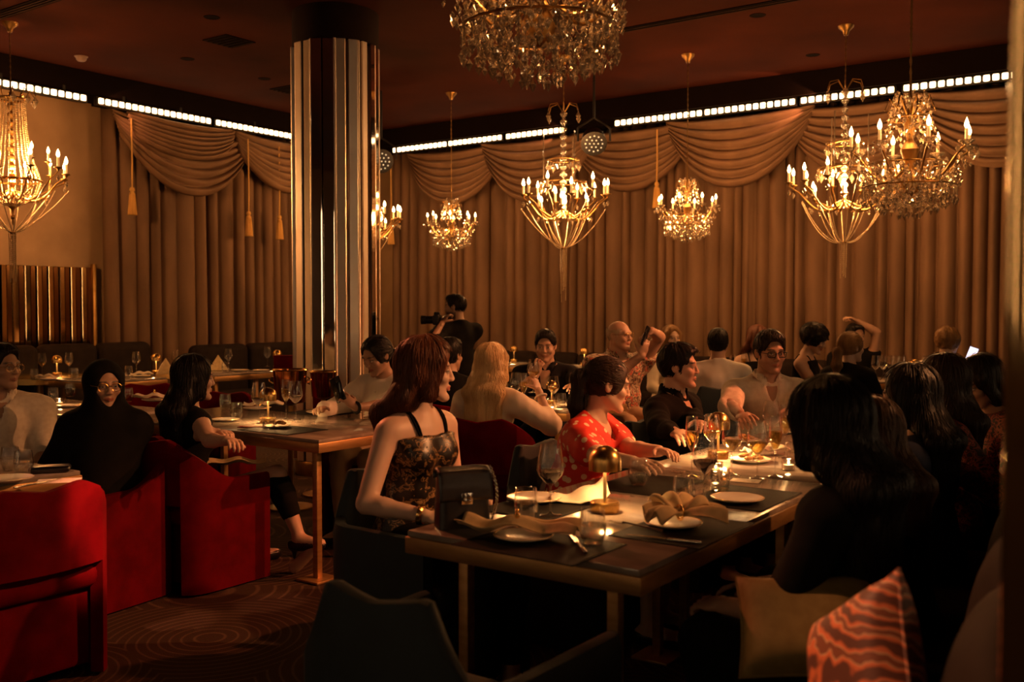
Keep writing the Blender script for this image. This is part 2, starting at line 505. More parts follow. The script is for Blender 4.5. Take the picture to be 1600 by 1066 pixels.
for i in range(8):
    swag(1.25 + 1.36 * i, 1.78, 0.74 + 0.05 * (i % 2), 'right', 'draped velvet swag on the right-hand wall, ' + swl[i], 0.07 * (i % 2), 20 + i)
swag(3.05, 2.0, 0.82, 'left', 'wide draped velvet swag at the left end of the curtained wall', 0.0, 40)
swag(3.2, 1.5, 0.42, 'left', 'shorter draped swag layered over the wide left swag', 0.12, 41)
swag(1.65, 1.6, 0.66, 'left', 'draped velvet swag left of the mirrored column', 0.07, 42)
swag(0.45, 1.4, 0.66, 'left', 'draped velvet swag behind the mirrored column', 0.0, 43)
mb = MB().box((5.8, 0.2, 3.65), (13, 0.3, 0.06))
o = struct('trim_1', mb, mat('dark pelmet', (0.006, 0.003, 0.0022), rough=0.9, spec=0.05), smooth=False)
mb = MB().box((-0.2, -2.0, 3.65), (0.3, 4.4, 0.06))
o = struct('trim_2', mb, MATS['dark pelmet'], smooth=False)
struct('trim_3', MB().box((7.0, 0.20, 3.795), (15.4, 0.45, 0.24)), MATS['dark pelmet'], smooth=False)
struct('trim_4', MB().box((-0.25, -7.0, 3.795), (0.45, 13.5, 0.24)), MATS['dark pelmet'], smooth=False)

# ---- tassels on cords in front of the curtains
tassel_m = mat('gold tassel', (0.70, 0.42, 0.12), (0.55, 0.31, 0.08), scale=90, rough=0.8, stretch=(1, 1, 0.05), bump=0.5, bscale=120)
def tassel(pos, ztop, label):
    t = thing('curtain_tassel', label, 'tassel', pos, 0, 'gold curtain tassels')
    mb = MB().tube([(0, 0, 0.30), (0.004, 0, 0.6), (0, 0, ztop - pos[2])], 0.009, 6); mb.build('cord', tassel_m, t)
    MB().lathe([(0.0, 0.31), (0.022, 0.30), (0.030, 0.275), (0.018, 0.255), (0.026, 0.245), (0.034, 0.228), (0.030, 0.215)], 12).build('knot', tassel_m, t)
    prof = []
    mb = MB()
    def fn(i, j):
        a = 2 * math.pi * i; r = 0.030 + 0.018 * (1 - j) + 0.003 * math.sin(a * 22)
        return (r * math.cos(a), r * math.sin(a), 0.22 * j)
    mb.grid(fn, 88, 4, closed_u=True); mb.build('skirt', tassel_m, t)
def wall_pt_left(px, py, a=-0.05):
    # point on the plane a = const
    r = ray(px, py); n = W; d = (CORNER + W * a).dot(n); o0 = Vector((0, 0, CAM_H))
    t = (d - o0.dot(n)) / r.dot(n); return o0 + r * t
def wall_pt_right(px, py, b=-0.05):
    r = ray(px, py); n = U; d = (CORNER - U * b).dot(n); o0 = Vector((0, 0, CAM_H))
    t = (d - o0.dot(n)) / r.dot(n); return o0 + r * t
tassel(wall_pt_left(207, 336), 3.5, 'gold tassel hanging on a long cord near the gold plaster wall')
tassel(wall_pt_left(389, 369), 3.5, 'gold tassel, left one of the pair hanging beside the mirrored column')
tassel(wall_pt_left(437, 374), 3.5, 'gold tassel, right one of the pair hanging beside the mirrored column')
tassel(wall_pt_right(1026, 325), 3.5, 'gold tassel hanging beside the small chandelier right of centre')
tassel(wall_pt_right(611, 382), 3.5, 'gold tassel half behind the mirrored column')

# ---- gilded mirror slats on the plaster wall
mirror_gold = mat('gold mirror', (0.86, 0.62, 0.30), (0.80, 0.55, 0.25), scale=2, rough=0.07, metal=1.0)
mirror_dark = mat('bronze mirror', (0.30, 0.17, 0.07), (0.22, 0.12, 0.05), scale=2, rough=0.1, metal=1.0)
t = thing('mirror_panel', 'panel of gold and bronze mirror slats on the left plaster wall', 'mirror', CORNER, PHI)
MB().box((-0.52, -7.12, 0.93), (0.05, 5.96, 1.86)).build('backing', mirror_dark, t, smooth=False)
b = 4.18; i = 0
sa = MB().box((0, 0, 0.93), (0.03, 0.052, 1.86), r=0.004, seg=1).mesh('slat_a'); sb = MB().box((0, 0, 0.93), (0.03, 0.052, 1.86), r=0.004, seg=1).mesh('slat_b')
rnd = random.Random(3)
while b < 10:
    link('mirror_slat', sa if i % 2 else sb, mirror_gold if i % 2 else mirror_dark, t, (-0.475 if i % 2 else -0.49, -b, 0), (0, 0, rnd.uniform(-0.12, 0.12) if i % 2 else 0), smooth='done')
    b += 0.064; i += 1
MB().box((-0.47, -4.13, 0.95), (0.06, 0.05, 1.9), r=0.005).build('frame', brass_dark, t)

# ---- mirrored column
col_a = mat('mirror strip', (0.80, 0.74, 0.68), (0.76, 0.70, 0.63), scale=2, rough=0.05, metal=1.0)
col_b = mat('brushed strip', (0.80, 0.70, 0.58), (0.72, 0.60, 0.48), scale=3, rough=0.30, metal=1.0, aniso=0.85)
col_c = mat('smoked mirror strip', (0.26, 0.19, 0.15), (0.20, 0.15, 0.12), scale=2, rough=0.08, metal=1.0)
def column(pos, rad, n, label, seed, ztop=3.92):
    t = thing('mirrored_column', label, 'column', pos, 0)
    MB().lathe([(rad * 0.93, 0.0), (rad * 0.93, ztop)], 32).build('core', col_c, t, smooth=False)
    MB().lathe([(rad * 1.0, ztop - 0.30), (rad * 1.04, ztop - 0.28), (rad * 1.04, ztop - 0.001)], 32).build('capital', mat('dark capital', (0.016, 0.008, 0.006), rough=0.8, spec=0.08), t)
    MB().lathe([(rad * 1.04, 0.001), (rad * 1.04, 0.1), (rad * 1.0, 0.12)], 32).build('plinth', brass_dark, t)
    rnd = random.Random(seed)
    ms = {}
    for k in range(n):
        a = 2 * math.pi * (k + 0.5) / n
        wd = 2 * math.pi * rad / n * rnd.choice([0.62, 0.8, 0.95]); th = rnd.choice([0.03, 0.045, 0.06])
        m = rnd.choice([col_a, col_b, col_b, col_a, col_c])
        zt = ztop - 0.29
        mb = MB().box((0, 0, zt / 2 + 0.05), (wd, th, zt - 0.12), r=0.006, seg=1)
        rr = rad * 0.955 + th * 0.15
        if k % 2 == 0:
            a2 = a + math.pi / n; MB().lathe([(0.017, 0.0), (0.017, zt - 0.12)], 10).build('metal_rod', rod_m, t, ((rad * 1.0) * math.cos(a2), (rad * 1.0) * math.sin(a2), 0.12))
        mb.build('mirror_strip', m, t, (rr * math.cos(a), rr * math.sin(a), 0.01), (0, 0, a - math.pi / 2 + rnd.uniform(-0.2, 0.2)), angle=20)
rod_m = mat('brushed metal rod', (0.90, 0.78, 0.64), (0.84, 0.70, 0.56), scale=3, rough=0.34, metal=1.0, aniso=0.95)
cpos = at(527, 480, 8.6); cpos.z = 0
column(cpos, 0.352, 22, 'tall column clad in vertical mirror strips left of centre', 5)
t = thing('mirrored_pillar', 'mirrored pillar with brass edge at the right side of the frame', 'pillar', (0.826, 1.05, 0), PHI)
MB().box((0.0, 0.0, 1.96), (0.44, 0.40, 3.915), r=0.01).build('body', col_a, t)
for k in range(7):
    MB().box((0, 0, 1.93), (0.042, 0.02, 3.8), r=0.004, seg=1).build('mirror_strip', [col_a, col_c, col_b][k % 3], t, (-0.19 + 0.063 * k, -0.206, 0.03), (0, 0, 0), angle=20)
    MB().box((0, 0, 1.93), (0.02, 0.042, 3.8), r=0.004, seg=1).build('mirror_strip', [col_b, col_a, col_c][k % 3], t, (-0.226, -0.165 + 0.055 * k, 0.03), (0, 0, 0), angle=20)
MB().box((-0.226, -0.206, 1.95), (0.035, 0.035, 3.88), r=0.006).build('brass_edge', mat('polished brass edge', (0.85, 0.60, 0.30), rough=0.1, metal=1.0), t)

# ---- bars of square blinder lamps below the pelmet
cell_m = emit_mat('blinder cell', (1.0, 0.60, 0.28), 7.0)
cell_me = MB().box((0, 0, 0), (0.057, 0.02, 0.060), r=0.012, seg=2).mesh('cell')
cell_me.shade_smooth(); cell_me.materials.append(cell_m)
PIT = 0.0815
def light_bar(px0, px1, wall, label):
    """bar from image column px0 to px1 along the wall line at z=3.62"""
    def par(px):
        r = ray(px, 150); r = Vector((r.x, r.y, 0)).normalized()
        n = W if wall == 'left' else U
        d = CORNER.dot(n); tt = d / r.dot(n); P = r * tt - CORNER
        return -P.dot(U) if wall == 'left' else P.dot(W)
    s0, s1 = sorted((par(px0), par(px1)))
    n = max(1, int((s1 - s0) / PIT)); L = n * PIT
    t = thing('light_bar', label, 'light bar', room(0, s0, 3.62) if wall == 'left' else room(s0, 0, 3.62), PHI if wall == 'right' else PHI - math.pi / 2, 'square-lamp light bars')
    # local x runs along the wall, -y (right wall) faces the room
    f = -1 if wall == 'right' else 1
    MB().box((L / 2, -f * 0.035, 0), (L + 0.02, 0.055, 0.095), r=0.006).build('housing', black_metal, t)
    MB().box((L / 2, -f * 0.035, 0.07), (0.03, 0.03, 0.06)).build('bracket', black_metal, t)
    for k in range(n):
        link('lamp_cell', cell_me, None, t, (PIT * (k + 0.5), f * -0.001, 0), None, smooth='done')
light_bar(-70, 66, 'left', 'lit light bar at the far left, above the left chandelier')
light_bar(66, 136, 'left', 'lit light bar above the gold plaster wall')
light_bar(146, 236, 'left', 'lit light bar above the curtain at its left end')
light_bar(236, 330, 'left', 'lit light bar above the wide left swag, middle of that wall')
light_bar(330, 458, 'left', 'lit light bar ending behind the mirrored column')
light_bar(613, 700, 'right', 'lit light bar starting right of the mirrored column')
light_bar(700, 790, 'right', 'lit light bar above the first swags right of the column')
light_bar(790, 884, 'right', 'lit light bar just left of the round stage light')
light_bar(960, 1100, 'right', 'lit light bar just right of the round stage light')
light_bar(1100, 1250, 'right', 'lit light bar above the small chandelier right of centre')
light_bar(1250, 1410, 'right', 'lit light bar behind the top of the right chandeliers')
light_bar(1410, 1640, 'right', 'lit light bar reaching the right pillar')

# ---- stage lights (round, many LED lenses) and ceiling fittings
led_m = mat('led lens', (0.55, 0.52, 0.42), rough=0.1, metal=0.6, emit=(1.0, 0.85, 0.55), estr=0.5)
lens_face = mat('lamp face', (0.03, 0.028, 0.024), rough=0.5)
def stage_light(pos, aim, label, s=1.0):
    t = thing('stage_light', label, 'stage light', pos, 0, 'round LED stage lights')
    q = Vector(aim).normalized().to_track_quat('-Z', 'Y').to_matrix().to_4x4()
    def T(mb, name, m):
        me = mb.mesh(name); me.transform(q @ Matrix.Scale(s, 4)); return link(name, me, m, t)
    T(MB().lathe([(0.0, 0.2), (0.08, 0.19), (0.12, 0.13), (0.135, 0.02), (0.14, -0.01), (0.125, -0.012)], 24), 'housing', black_metal)
    T(MB().lathe([(0.0, -0.001), (0.122, -0.001), (0.122, 0.01)], 24), 'face', lens_face)
    for (rr, n) in ((0.0, 1), (0.045, 6), (0.09, 12)):
        for k in range(n):
            a = 2 * math.pi * k / n
            T(MB().lathe([(0.0, -0.014), (0.009, -0.012), (0.014, -0.002)], 8, (rr * math.cos(a), rr * math.sin(a), 0)), 'led', led_m)
    MB().tube([(-0.17 * s, 0, 0.02), (-0.17 * s, 0, 0.16 * s), (0, 0, 0.27 * s), (0.17 * s, 0, 0.16 * s), (0.17 * s, 0, 0.02)], 0.012, 6).build('yoke', black_metal, t)
    MB().tube([(0, 0, 0.27 * s), (0, 0, 3.92 - pos[2])], 0.014, 8).build('hanger', black_metal, t)
stage_light(at(928, 224, 10.6), (0.0, -0.8, -0.6), 'round stage light with many small lenses between two light bars')
stage_light(at(596, 252, 11.6), (0.35, -0.9, -0.3), 'round stage light peeking out right of the mirrored column')

def ceiling_bit(px, py, kind, label):
    p = on(px, py, 3.919)
    if kind == 'downlight':
        t = thing('ceiling_downlight', label, 'downlight', p)
        MB().lathe([(0.045, -0.001), (0.065, -0.004), (0.07, 0.0)], 20, caps=False).build('rim', vent_m, t)
        MB().lathe([(0.0, 0.0), (0.046, -0.0015)], 20).build('recess', mat('dark recess', (0.006, 0.004, 0.003), rough=0.9, spec=0.03), t)
    elif kind == 'detector':
        t = thing('smoke_detector', label, 'smoke detector', p)
        MB().lathe([(0.0, -0.05), (0.035, -0.048), (0.05, -0.03), (0.055, -0.001)], 20).build('shell', mat('dull white plastic', (0.2, 0.13, 0.1), rough=0.5), t)
        MB().lathe([(0.057, -0.012), (0.065, -0.006), (0.065, -0.0005)], 20).build('base', MATS['dull white plastic'], t)
    else:
        t = thing('ceiling_vent', label, 'vent', p, PHI)
        MB().box((0, 0, -0.004), (0.34, 0.34, 0.008)).build('frame', vent_m, t)
        for k in range(5): MB().box((0, -0.12 + 0.06 * k, -0.012), (0.30, 0.02, 0.008), r=0.002, seg=1).build('slat', vent_m, t)
ceiling_bit(331, 27, 'downlight', 'dark round ceiling downlight at the upper left, nearest the camera')
ceiling_bit(293, 92, 'downlight', 'dark round ceiling downlight above the left curtain')
ceiling_bit(413, 123, 'downlight', 'dark round ceiling downlight just left of the mirrored column')
ceiling_bit(358, 64, 'vent', 'square dark ceiling vent left of the mirrored column')
ceiling_bit(455, 140, 'vent', 'square dark ceiling vent touching the mirrored column from the left')
ceiling_bit(127, 88, 'detector', 'pale smoke detector on the ceiling at the left')
ceiling_bit(1184, 24, 'downlight', 'dark round ceiling downlight at the upper right, nearest the camera')
ceiling_bit(1270, 86, 'downlight', 'dark round ceiling downlight left of the swagged right chandelier')
t = thing('slot_vent', 'long dark slot vent across the ceiling at the upper right', 'vent', on(1130, 18, 3.92), PHI)
MB().box((0, 0, -0.004), (3.2, 0.12, 0.008)).build('frame', vent_m, t)
for k in (-1, 1): MB().box((0, 0.025 * k, -0.011), (3.15, 0.016, 0.008)).build('slat', mat('bronze slat', (0.03, 0.016, 0.01), rough=0.9, spec=0.05), t)
t = thing('slot_vent', 'long dark slot vent on the ceiling in the upper left corner', 'vent', on(40, 10, 3.92), PHI)
MB().box((0, 0, -0.004), (2.4, 0.14, 0.008)).build('frame', vent_m, t)
for k in (-1, 0, 1): MB().box((0, 0.035 * k, -0.011), (2.35, 0.016, 0.008)).build('slat', MATS['bronze slat'], t)

# ---- light strips added on the unseen walls for mirror streaks and frontal fill
strip_glow_m = emit_mat('added strip glow', (1.0, 0.60, 0.30), 9.0)
near_strip_glow_m = emit_mat('dim added strip glow', (1.0, 0.60, 0.30), 9.0)
def added_light_strip(a, b, rz, label, m=None):
    t = thing('added_light_strip', label, 'added light strip', room(a, b, 0.75), PHI + rz, 'added light strips')
    MB().box((0, 0.03, 1.25), (0.09, 0.05, 2.6), r=0.01).build('frame', brass_dark, t)
    MB().box((0, -0.005, 1.25), (0.045, 0.03, 2.5), r=0.008).build('diffuser', m or strip_glow_m, t)
for k in range(9):
    added_light_strip(14.55, 1.4 + 1.0 * k, -math.pi / 2, 'added tall warm light strip on the unseen right wall, number %s from the curtains' % ['one', 'two', 'three', 'four', 'five', 'six', 'seven', 'eight', 'nine'][k])
for k in range(7):
    added_light_strip(2.5 + 1.7 * k, 14.55, math.pi, 'added tall warm light strip on the wall behind the camera, %s' % ['leftmost', 'second from left', 'third from left', 'middle one', 'third from right', 'second from right', 'rightmost'][k], near_strip_glow_m)

# ---- small spots added where bars meet imitate their spill on ceiling and swags
def spill(px, wall, power, up):
    r = ray(px, 150); r = Vector((r.x, r.y, 0)).normalized()
    n = W if wall == 'left' else U
    P = r * (CORNER.dot(n) / r.dot(n))
    P = P + (W * 0.06 if wall == 'left' else -U * 0.06)
    d = (U if wall == 'left' else -W)
    P.z = 3.60
    spot('added_spill_spot', P, P + d * 1.0 + Vector((0, 0, up)), power, 62, (1.0, 0.36, 0.15), 0.01, 0.25)
spill(1296, 'right', 34, 0.04)
spill(888, 'right', 16, 0.08)
spill(140, 'left', 16, -0.05)
# ================================================================== chandeliers
flame_m = emit_mat('flame bulb', (1.0, 0.55, 0.20), 42.0)
candle_m = mat('candle sleeve', (0.85, 0.66, 0.40), (0.78, 0.58, 0.33), rough=0.5, emit=(1.0, 0.45, 0.12), estr=0.35)
bead_m = mat('crystal bead string', (0.90, 0.72, 0.46), (0.75, 0.55, 0.32), scale=40, rough=0.22, metal=0.35, spec=0.9)
flame_me = MB().lathe([(0.0, 0.0), (0.009, 0.004), (0.015, 0.02), (0.013, 0.036), (0.006, 0.055), (0.0, 0.072)], 10).mesh('flame')
flame_me.shade_smooth(); flame_me.materials.append(flame_m)
sleeve_me = MB().lathe([(0.011, 0.0), (0.011, 0.085), (0.008, 0.092)], 10).mesh('sleeve'); sleeve_me.shade_smooth(); sleeve_me.materials.append(candle_m)
cup_me = MB().lathe([(0.004, -0.03), (0.01, -0.025), (0.012, -0.012), (0.034, -0.004), (0.038, 0.004), (0.012, 0.002)], 12).mesh('cup'); cup_me.shade_smooth(); cup_me.materials.append(brass_dark)
gcup_me = MB().lathe([(0.006, -0.02), (0.03, -0.008), (0.05, 0.006), (0.053, 0.014), (0.03, 0.004)], 12).mesh('glass_cup'); gcup_me.materials.append(crystal_m)
drop_me = MB().octa((0, 0, -0.04), 0.018, 0.028, 0.036, 6).mesh('drop'); drop_me.materials.append(crystal_m)
drop2_me = MB().octa((0, 0, -0.06), 0.026, 0.044, 0.05, 6).octa((0, 0, -0.006), 0.008, 0.01, 0.01, 4).mesh('drop2'); drop2_me.materials.append(crystal_m)

def candle(par, loc, s=1.0, glass=False):
    c = link('candle', sleeve_me, None, par, loc, smooth='done'); c.scale = (s, s, s)
    link('flame', flame_me, None, c, (0, 0, 0.090), smooth='done')
    link('cup', gcup_me if glass else cup_me, None, c, (0, 0, 0), smooth='done')
    return c

def beads(pts, r, pitch, seg=5):
    """beaded string along a polyline"""
    P = [Vector(p) for p in pts]
    L = [0]
    for i in range(1, len(P)): L.append(L[-1] + (P[i] - P[i - 1]).length)
    n = max(2, int(L[-1] / pitch) * 2)
    out = []; rad = []
    for k in range(n + 1):
        d = L[-1] * k / n
        i = 1
        while i < len(L) - 1 and L[i] < d: i += 1
        f = (d - L[i - 1]) / max(1e-9, L[i] - L[i - 1])
        out.append(P[i - 1].lerp(P[i], f)); rad.append(r if k % 2 else r * 0.35)
    return MB().tube(out, rad, seg)

def hang(t, ztop, z):
    pts = [(0, 0, z), (0, 0, ztop - 0.06)]
    beads(pts, 0.007, 0.05, 5).build('chain', brass_dark, t)
    MB().lathe([(0.0, ztop - 0.09), (0.02, ztop - 0.085), (0.03, ztop - 0.05), (0.065, ztop - 0.02), (0.07, ztop - 0.001)], 16).build('ceiling_rose', brass_dark, t)

def catenary(a, b, sag, n=14):
    a = Vector(a); b = Vector(b)
    return [a.lerp(b, k / n) - Vector((0, 0, sag * 4 * (k / n) * (1 - k / n))) for k in range(n + 1)]

CEIL = 3.92
def basket_chandelier(pos, label, power, empire=False, tassel_len=0.5, zc=2.42, seed=0, sc=1.0):
    """brass frame, ring of candle arms, drops, bead strings swagged down to a tassel"""
    rnd = random.Random(seed)
    t = thing('swagged_chandelier' if not empire else 'empire_chandelier', label, 'chandelier', (pos[0], pos[1], zc), rnd.uniform(0, 1), 'chandeliers with bead swags')
    top = 0.98 if not empire else 0.86
    hang(t, CEIL - zc, top)
    prof = [(0.012, -0.12), (0.03, -0.10), (0.035, -0.06), (0.014, -0.03)]
    z = -0.02
    while z < top - 0.06:
        prof += [(0.012, z), (0.034, z + 0.025), (0.036, z + 0.04), (0.012, z + 0.065)]; z += 0.075
    MB().lathe(prof + [(0.006, top)], 12).build('stem', crystal_m if not empire else brass_dark, t)
    n = 12
    RO = 0.44 * sc
    for k in range(n):
        a = 2 * math.pi * k / n
        d = Vector((math.cos(a), math.sin(a), 0))
        r = RO * rnd.uniform(0.92, 1.05); hz = rnd.uniform(-0.01, 0.05)
        pts = []
        for q in range(11):
            f = q / 10
            rr = 0.03 + (r - 0.03) * f
            zz = -0.07 - 0.085 * math.sin(math.pi * min(1, f * 1.25)) + (0.13 + hz) * f ** 2.2
            pts.append(d * rr + Vector((0, 0, zz)))
        arm = MB().tube(pts, [0.009 - 0.003 * q / 10 for q in range(11)], 6).build('arm', brass_dark, t)
        candle(t, pts[-1] + Vector((0, 0, 0.03)), 1.0)
        link('crystal_drop', drop_me, None, t, pts[-1] + Vector((0, 0, -0.02)), smooth='done')
        link('crystal_drop', drop_me, None, t, pts[6] + Vector((0, 0, -0.01)), smooth='done')
        if k % 2 == 0:
            a2 = a + math.pi / n
            d2 = Vector((math.cos(a2), math.sin(a2), 0))
            rr = 0.27 * sc
            MB().tube([d2 * 0.03 + Vector((0, 0, -0.05)), d2 * rr * 0.5 + Vector((0, 0, -0.11)), d2 * rr + Vector((0, 0, -0.04))], 0.006, 6).build('arm', brass_dark, t)
            candle(t, d2 * rr + Vector((0, 0, (-0.02 if not empire else 0.22))), 0.85)
            if empire: MB().tube([d2 * rr + Vector((0, 0, -0.04)), d2 * (rr + 0.02) + Vector((0, 0, 0.1)), d2 * rr + Vector((0, 0, 0.2))], 0.005, 6).build('arm', brass_dark, t)
    # bead strings down to the gather point
    gz = -0.42
    for k in range(16):
        a = 2 * math.pi * (k + rnd.uniform(-0.2, 0.2)) / 16
        r = RO * rnd.choice([0.98, 0.98, 0.75, 0.5])
        p0 = Vector((r * math.cos(a), r * math.sin(a), -0.02 - 0.1 * (1 - r / RO)))
        beads(catenary(p0, (0.012 * math.cos(a), 0.012 * math.sin(a), gz), rnd.uniform(0.02, 0.12)), 0.0062, 0.016, 5).build('bead_string', bead_m, t)
    for k in range(9):
        a = 2 * math.pi * k / 9; rr = 0.012 + 0.022 * (k % 3) / 2
        L = tassel_len * rnd.uniform(0.6, 1.0)
        beads([(rr * math.cos(a), rr * math.sin(a), gz + 0.01), (rr * 0.8 * math.cos(a), rr * 0.8 * math.sin(a), gz - L)], 0.0062, 0.016, 5).build('bead_string', bead_m, t)
    MB().lathe([(0.02, gz - 0.012), (0.03, gz), (0.02, gz + 0.012)], 10).build('gather_ring', brass_dark, t)
    if not empire:
        # two tiers of drops on thin hoops, and the little crown of arching drops on top
        for (zz, rr, nn) in ((0.24, 0.23, 14), (0.46, 0.16, 9)):
            MB().tube([(rr * math.cos(2 * math.pi * q / 20), rr * math.sin(2 * math.pi * q / 20), zz) for q in range(21)], 0.005, 5).build('hoop', brass_dark, t)
            for q in range(4): MB().tube([(0.01, 0, zz + 0.03), (rr * math.cos(q * 1.57), rr * math.sin(q * 1.57), zz)], 0.004, 5).build('spoke', brass_dark, t)
            for q in range(nn):
                a = 2 * math.pi * q / nn
                link('crystal_drop', drop2_me, None, t, (rr * math.cos(a), rr * math.sin(a), zz - 0.005), smooth='done')
        for q in range(6):
            a = 2 * math.pi * q / 6 + 0.3; d = Vector((math.cos(a), math.sin(a), 0))
            MB().tube([d * 0.01 + Vector((0, 0, top - 0.05)), d * 0.07 + Vector((0, 0, top + 0.04)), d * 0.15 + Vector((0, 0, top + 0.02)), d * 0.17 + Vector((0, 0, top - 0.04))], 0.004, 5).build('arm', brass_dark, t)
            link('crystal_drop', drop2_me, None, t, d * 0.17 + Vector((0, 0, top - 0.04)), smooth='done')
        for q in range(3):
            a = 2 * math.pi * q / 3 + 0.9
            MB().tube([(0.2 * math.cos(a), 0.2 * math.sin(a), 0.2), (0.2 * math.cos(a), 0.2 * math.sin(a), 0.72)], 0.006, 6).build('glass_rod', crystal_m, t)
    else:
        # bell of bead strings above a bowl of beads
        for q in range(26):
            a = 2 * math.pi * q / 26; c, s_ = math.cos(a), math.sin(a)
            pts = [(0.115 * c, 0.115 * s_, 0.74), (0.125 * c, 0.125 * s_, 0.5), (0.155 * c, 0.155 * s_, 0.28), (0.235 * c, 0.235 * s_, 0.04)]
            beads(pts, 0.0075, 0.019, 5).build('bead_string', bead_m, t)
            beads([(0.235 * c, 0.235 * s_, 0.03), (0.2 * c, 0.2 * s_, -0.08), (0.12 * c, 0.12 * s_, -0.15), (0.03 * c, 0.03 * s_, -0.19)], 0.0085, 0.021, 5).build('bead_string', bead_m, t)
        for (rr, zz) in ((0.12, 0.75), (0.24, 0.035)):
            MB().tube([(rr * math.cos(2 * math.pi * q / 24), rr * math.sin(2 * math.pi * q / 24), zz) for q in range(25)], 0.012, 6).build('hoop', brass, t)
        for q in range(10):
            a = 2 * math.pi * q / 10; d = Vector((math.cos(a), math.sin(a), 0))
            MB().tube([d * 0.12 + Vector((0, 0, 0.75)), d * 0.16 + Vector((0, 0, 0.84)), d * 0.2 + Vector((0, 0, 0.8))], 0.005, 5).build('arm', brass, t)
            link('crystal_drop', drop2_me, None, t, d * 0.2 + Vector((0, 0, 0.8)), smooth='done')
        MB().lathe([(0.0, -0.36), (0.01, -0.34), (0.006, -0.26), (0.012, -0.22), (0.05, -0.18), (0.075, -0.165), (0.02, -0.15)], 14).build('finial', brass_dark, t)
        MB().ball((0, 0, -0.285), 0.022).build('finial_ball', brass, t)
    point_light('chandelier_inner_light', (0, 0, 0.11), power, WARM, 0.10, t)
    return t

basket_chandelier((0.515, 10.0), 'large brass chandelier with bead swags and long tassel, hanging at the centre', 74, seed=1, tassel_len=0.56, zc=2.43)
c2 = on(1322, 40, 3.92)
basket_chandelier(c2, 'large brass chandelier with bead swags, behind the right crystal chandelier', 74, seed=2, tassel_len=0.33, zc=2.42, sc=1.1)
basket_chandelier((-1.80, 12.2), 'swagged chandelier half hidden behind the mirrored column', 45, seed=3, zc=2.40, tassel_len=0.4)
c3 = on(15, 35, 3.92)
basket_chandelier(c3, 'chandelier with a bell of beads at the left edge of the frame', 125, empire=True, seed=4, zc=2.50, tassel_len=0.45, sc=1.08)

def crystal_chandelier(name):
    """built at scale 1 = 0.62 m wide: eight arms with glass cups, dense hung crystals"""
    rnd = random.Random(11)
    t = thing(name, '', 'chandelier', (0, 0, 0), 0, 'small round crystal chandeliers')
    MB().lathe([(0.012, -0.18), (0.04, -0.16), (0.05, -0.11), (0.02, -0.06), (0.03, 0.0), (0.045, 0.05), (0.015, 0.1), (0.028, 0.16), (0.02, 0.22), (0.006, 0.34), (0.004, 0.42)], 12).build('stem', brass_dark, t)
    n = 8
    for k in range(n):
        a = 2 * math.pi * k / n; d = Vector((math.cos(a), math.sin(a), 0))
        pts = []
        for q in range(9):
            f = q / 8
            pts.append(d * (0.03 + 0.25 * f) + Vector((0, 0, -0.05 - 0.07 * math.sin(math.pi * min(1, f * 1.2)) + 0.09 * f ** 2)))
        MB().tube(pts, 0.006, 6).build('arm', brass_dark, t)
        candle(t, pts[-1] + Vector((0, 0, 0.012)), 0.72, glass=True)
        for q in range(5):
            b = 2 * math.pi * q / 5
            link('crystal_drop', drop_me, None, t, pts[-1] + Vector((0.042 * math.cos(b), 0.042 * math.sin(b), 0.01)), smooth='done').scale = (0.7,) * 3
        f_ = MB().tube([d * 0.02 + Vector((0, 0, 0.2)), d * 0.1 + Vector((0, 0, 0.3)), d * 0.12 + Vector((0, 0, 0.24))], 0.004, 5).build('arm', brass_dark, t)
    for (rr, zz) in ((0.17, -0.02), (0.1, 0.2), (0.215, -0.13)):
        MB().tube([(rr * math.cos(2 * math.pi * q / 20), rr * math.sin(2 * math.pi * q / 20), zz) for q in range(21)], 0.004, 5).build('hoop', brass_dark, t)
    mb = MB()
    for q in range(900):      # hung crystals: bell above, bowl below
        u = rnd.random()
        a = rnd.uniform(0, 2 * math.pi)
        if u < 0.26:
            h = rnd.random(); rr = 0.07 + 0.06 * h * rnd.uniform(0.7, 1.1); zz = 0.33 - 0.25 * h
        else:
            h = rnd.random(); rr = (0.27 - 0.10 * h) * rnd.uniform(0.75, 1.05) if rnd.random() < 0.7 else rnd.uniform(0.03, 0.2); zz = -0.03 - 0.20 * h
        s = rnd.uniform(0.6, 1.15)
        mb.octa((rr * math.cos(a), rr * math.sin(a), zz), 0.0095 * s, 0.012 * s, 0.018 * s, rnd.choice([4, 5]), rnd.uniform(0, 1))
    st = mb.build('crystal_cluster', crystal_m, t, smooth=False); st['kind'] = 'stuff'
    for (rr, zz, nn) in ((0.215, -0.135, 26), (0.13, -0.175, 16), (0.05, -0.20, 7), (0.17, -0.03, 18)):
        for q in range(nn):
            a = 2 * math.pi * q / nn
            beads([(rr * math.cos(a), rr * math.sin(a), zz), (rr * math.cos(a), rr * math.sin(a), zz - 0.05)], 0.006, 0.014, 4).build('bead_string', crystal_m, t)
            link('crystal_drop', drop_me, None, t, (rr * math.cos(a), rr * math.sin(a), zz - 0.045), smooth='done').scale = (0.62,) * 3
    return t
cc = crystal_chandelier('crystal_chandelier')
cl = [(on(705, 145, 3.92), 2.36, 1.0, 'small crystal chandelier hanging just right of the mirrored column', 30),
      (on(1075, 85, 3.92), 2.36, 1.03, 'small crystal chandelier hanging right of the central chandelier', 34),
      (Vector((2.92, 7.35, 0)), 2.50, 1.5, 'large crystal chandelier with eight glass candle cups at the right', 48),
      (Vector((0.115, 4.15, 0)), 2.76, 1.50, 'large dark crystal chandelier cut off by the top of the frame', 9)]
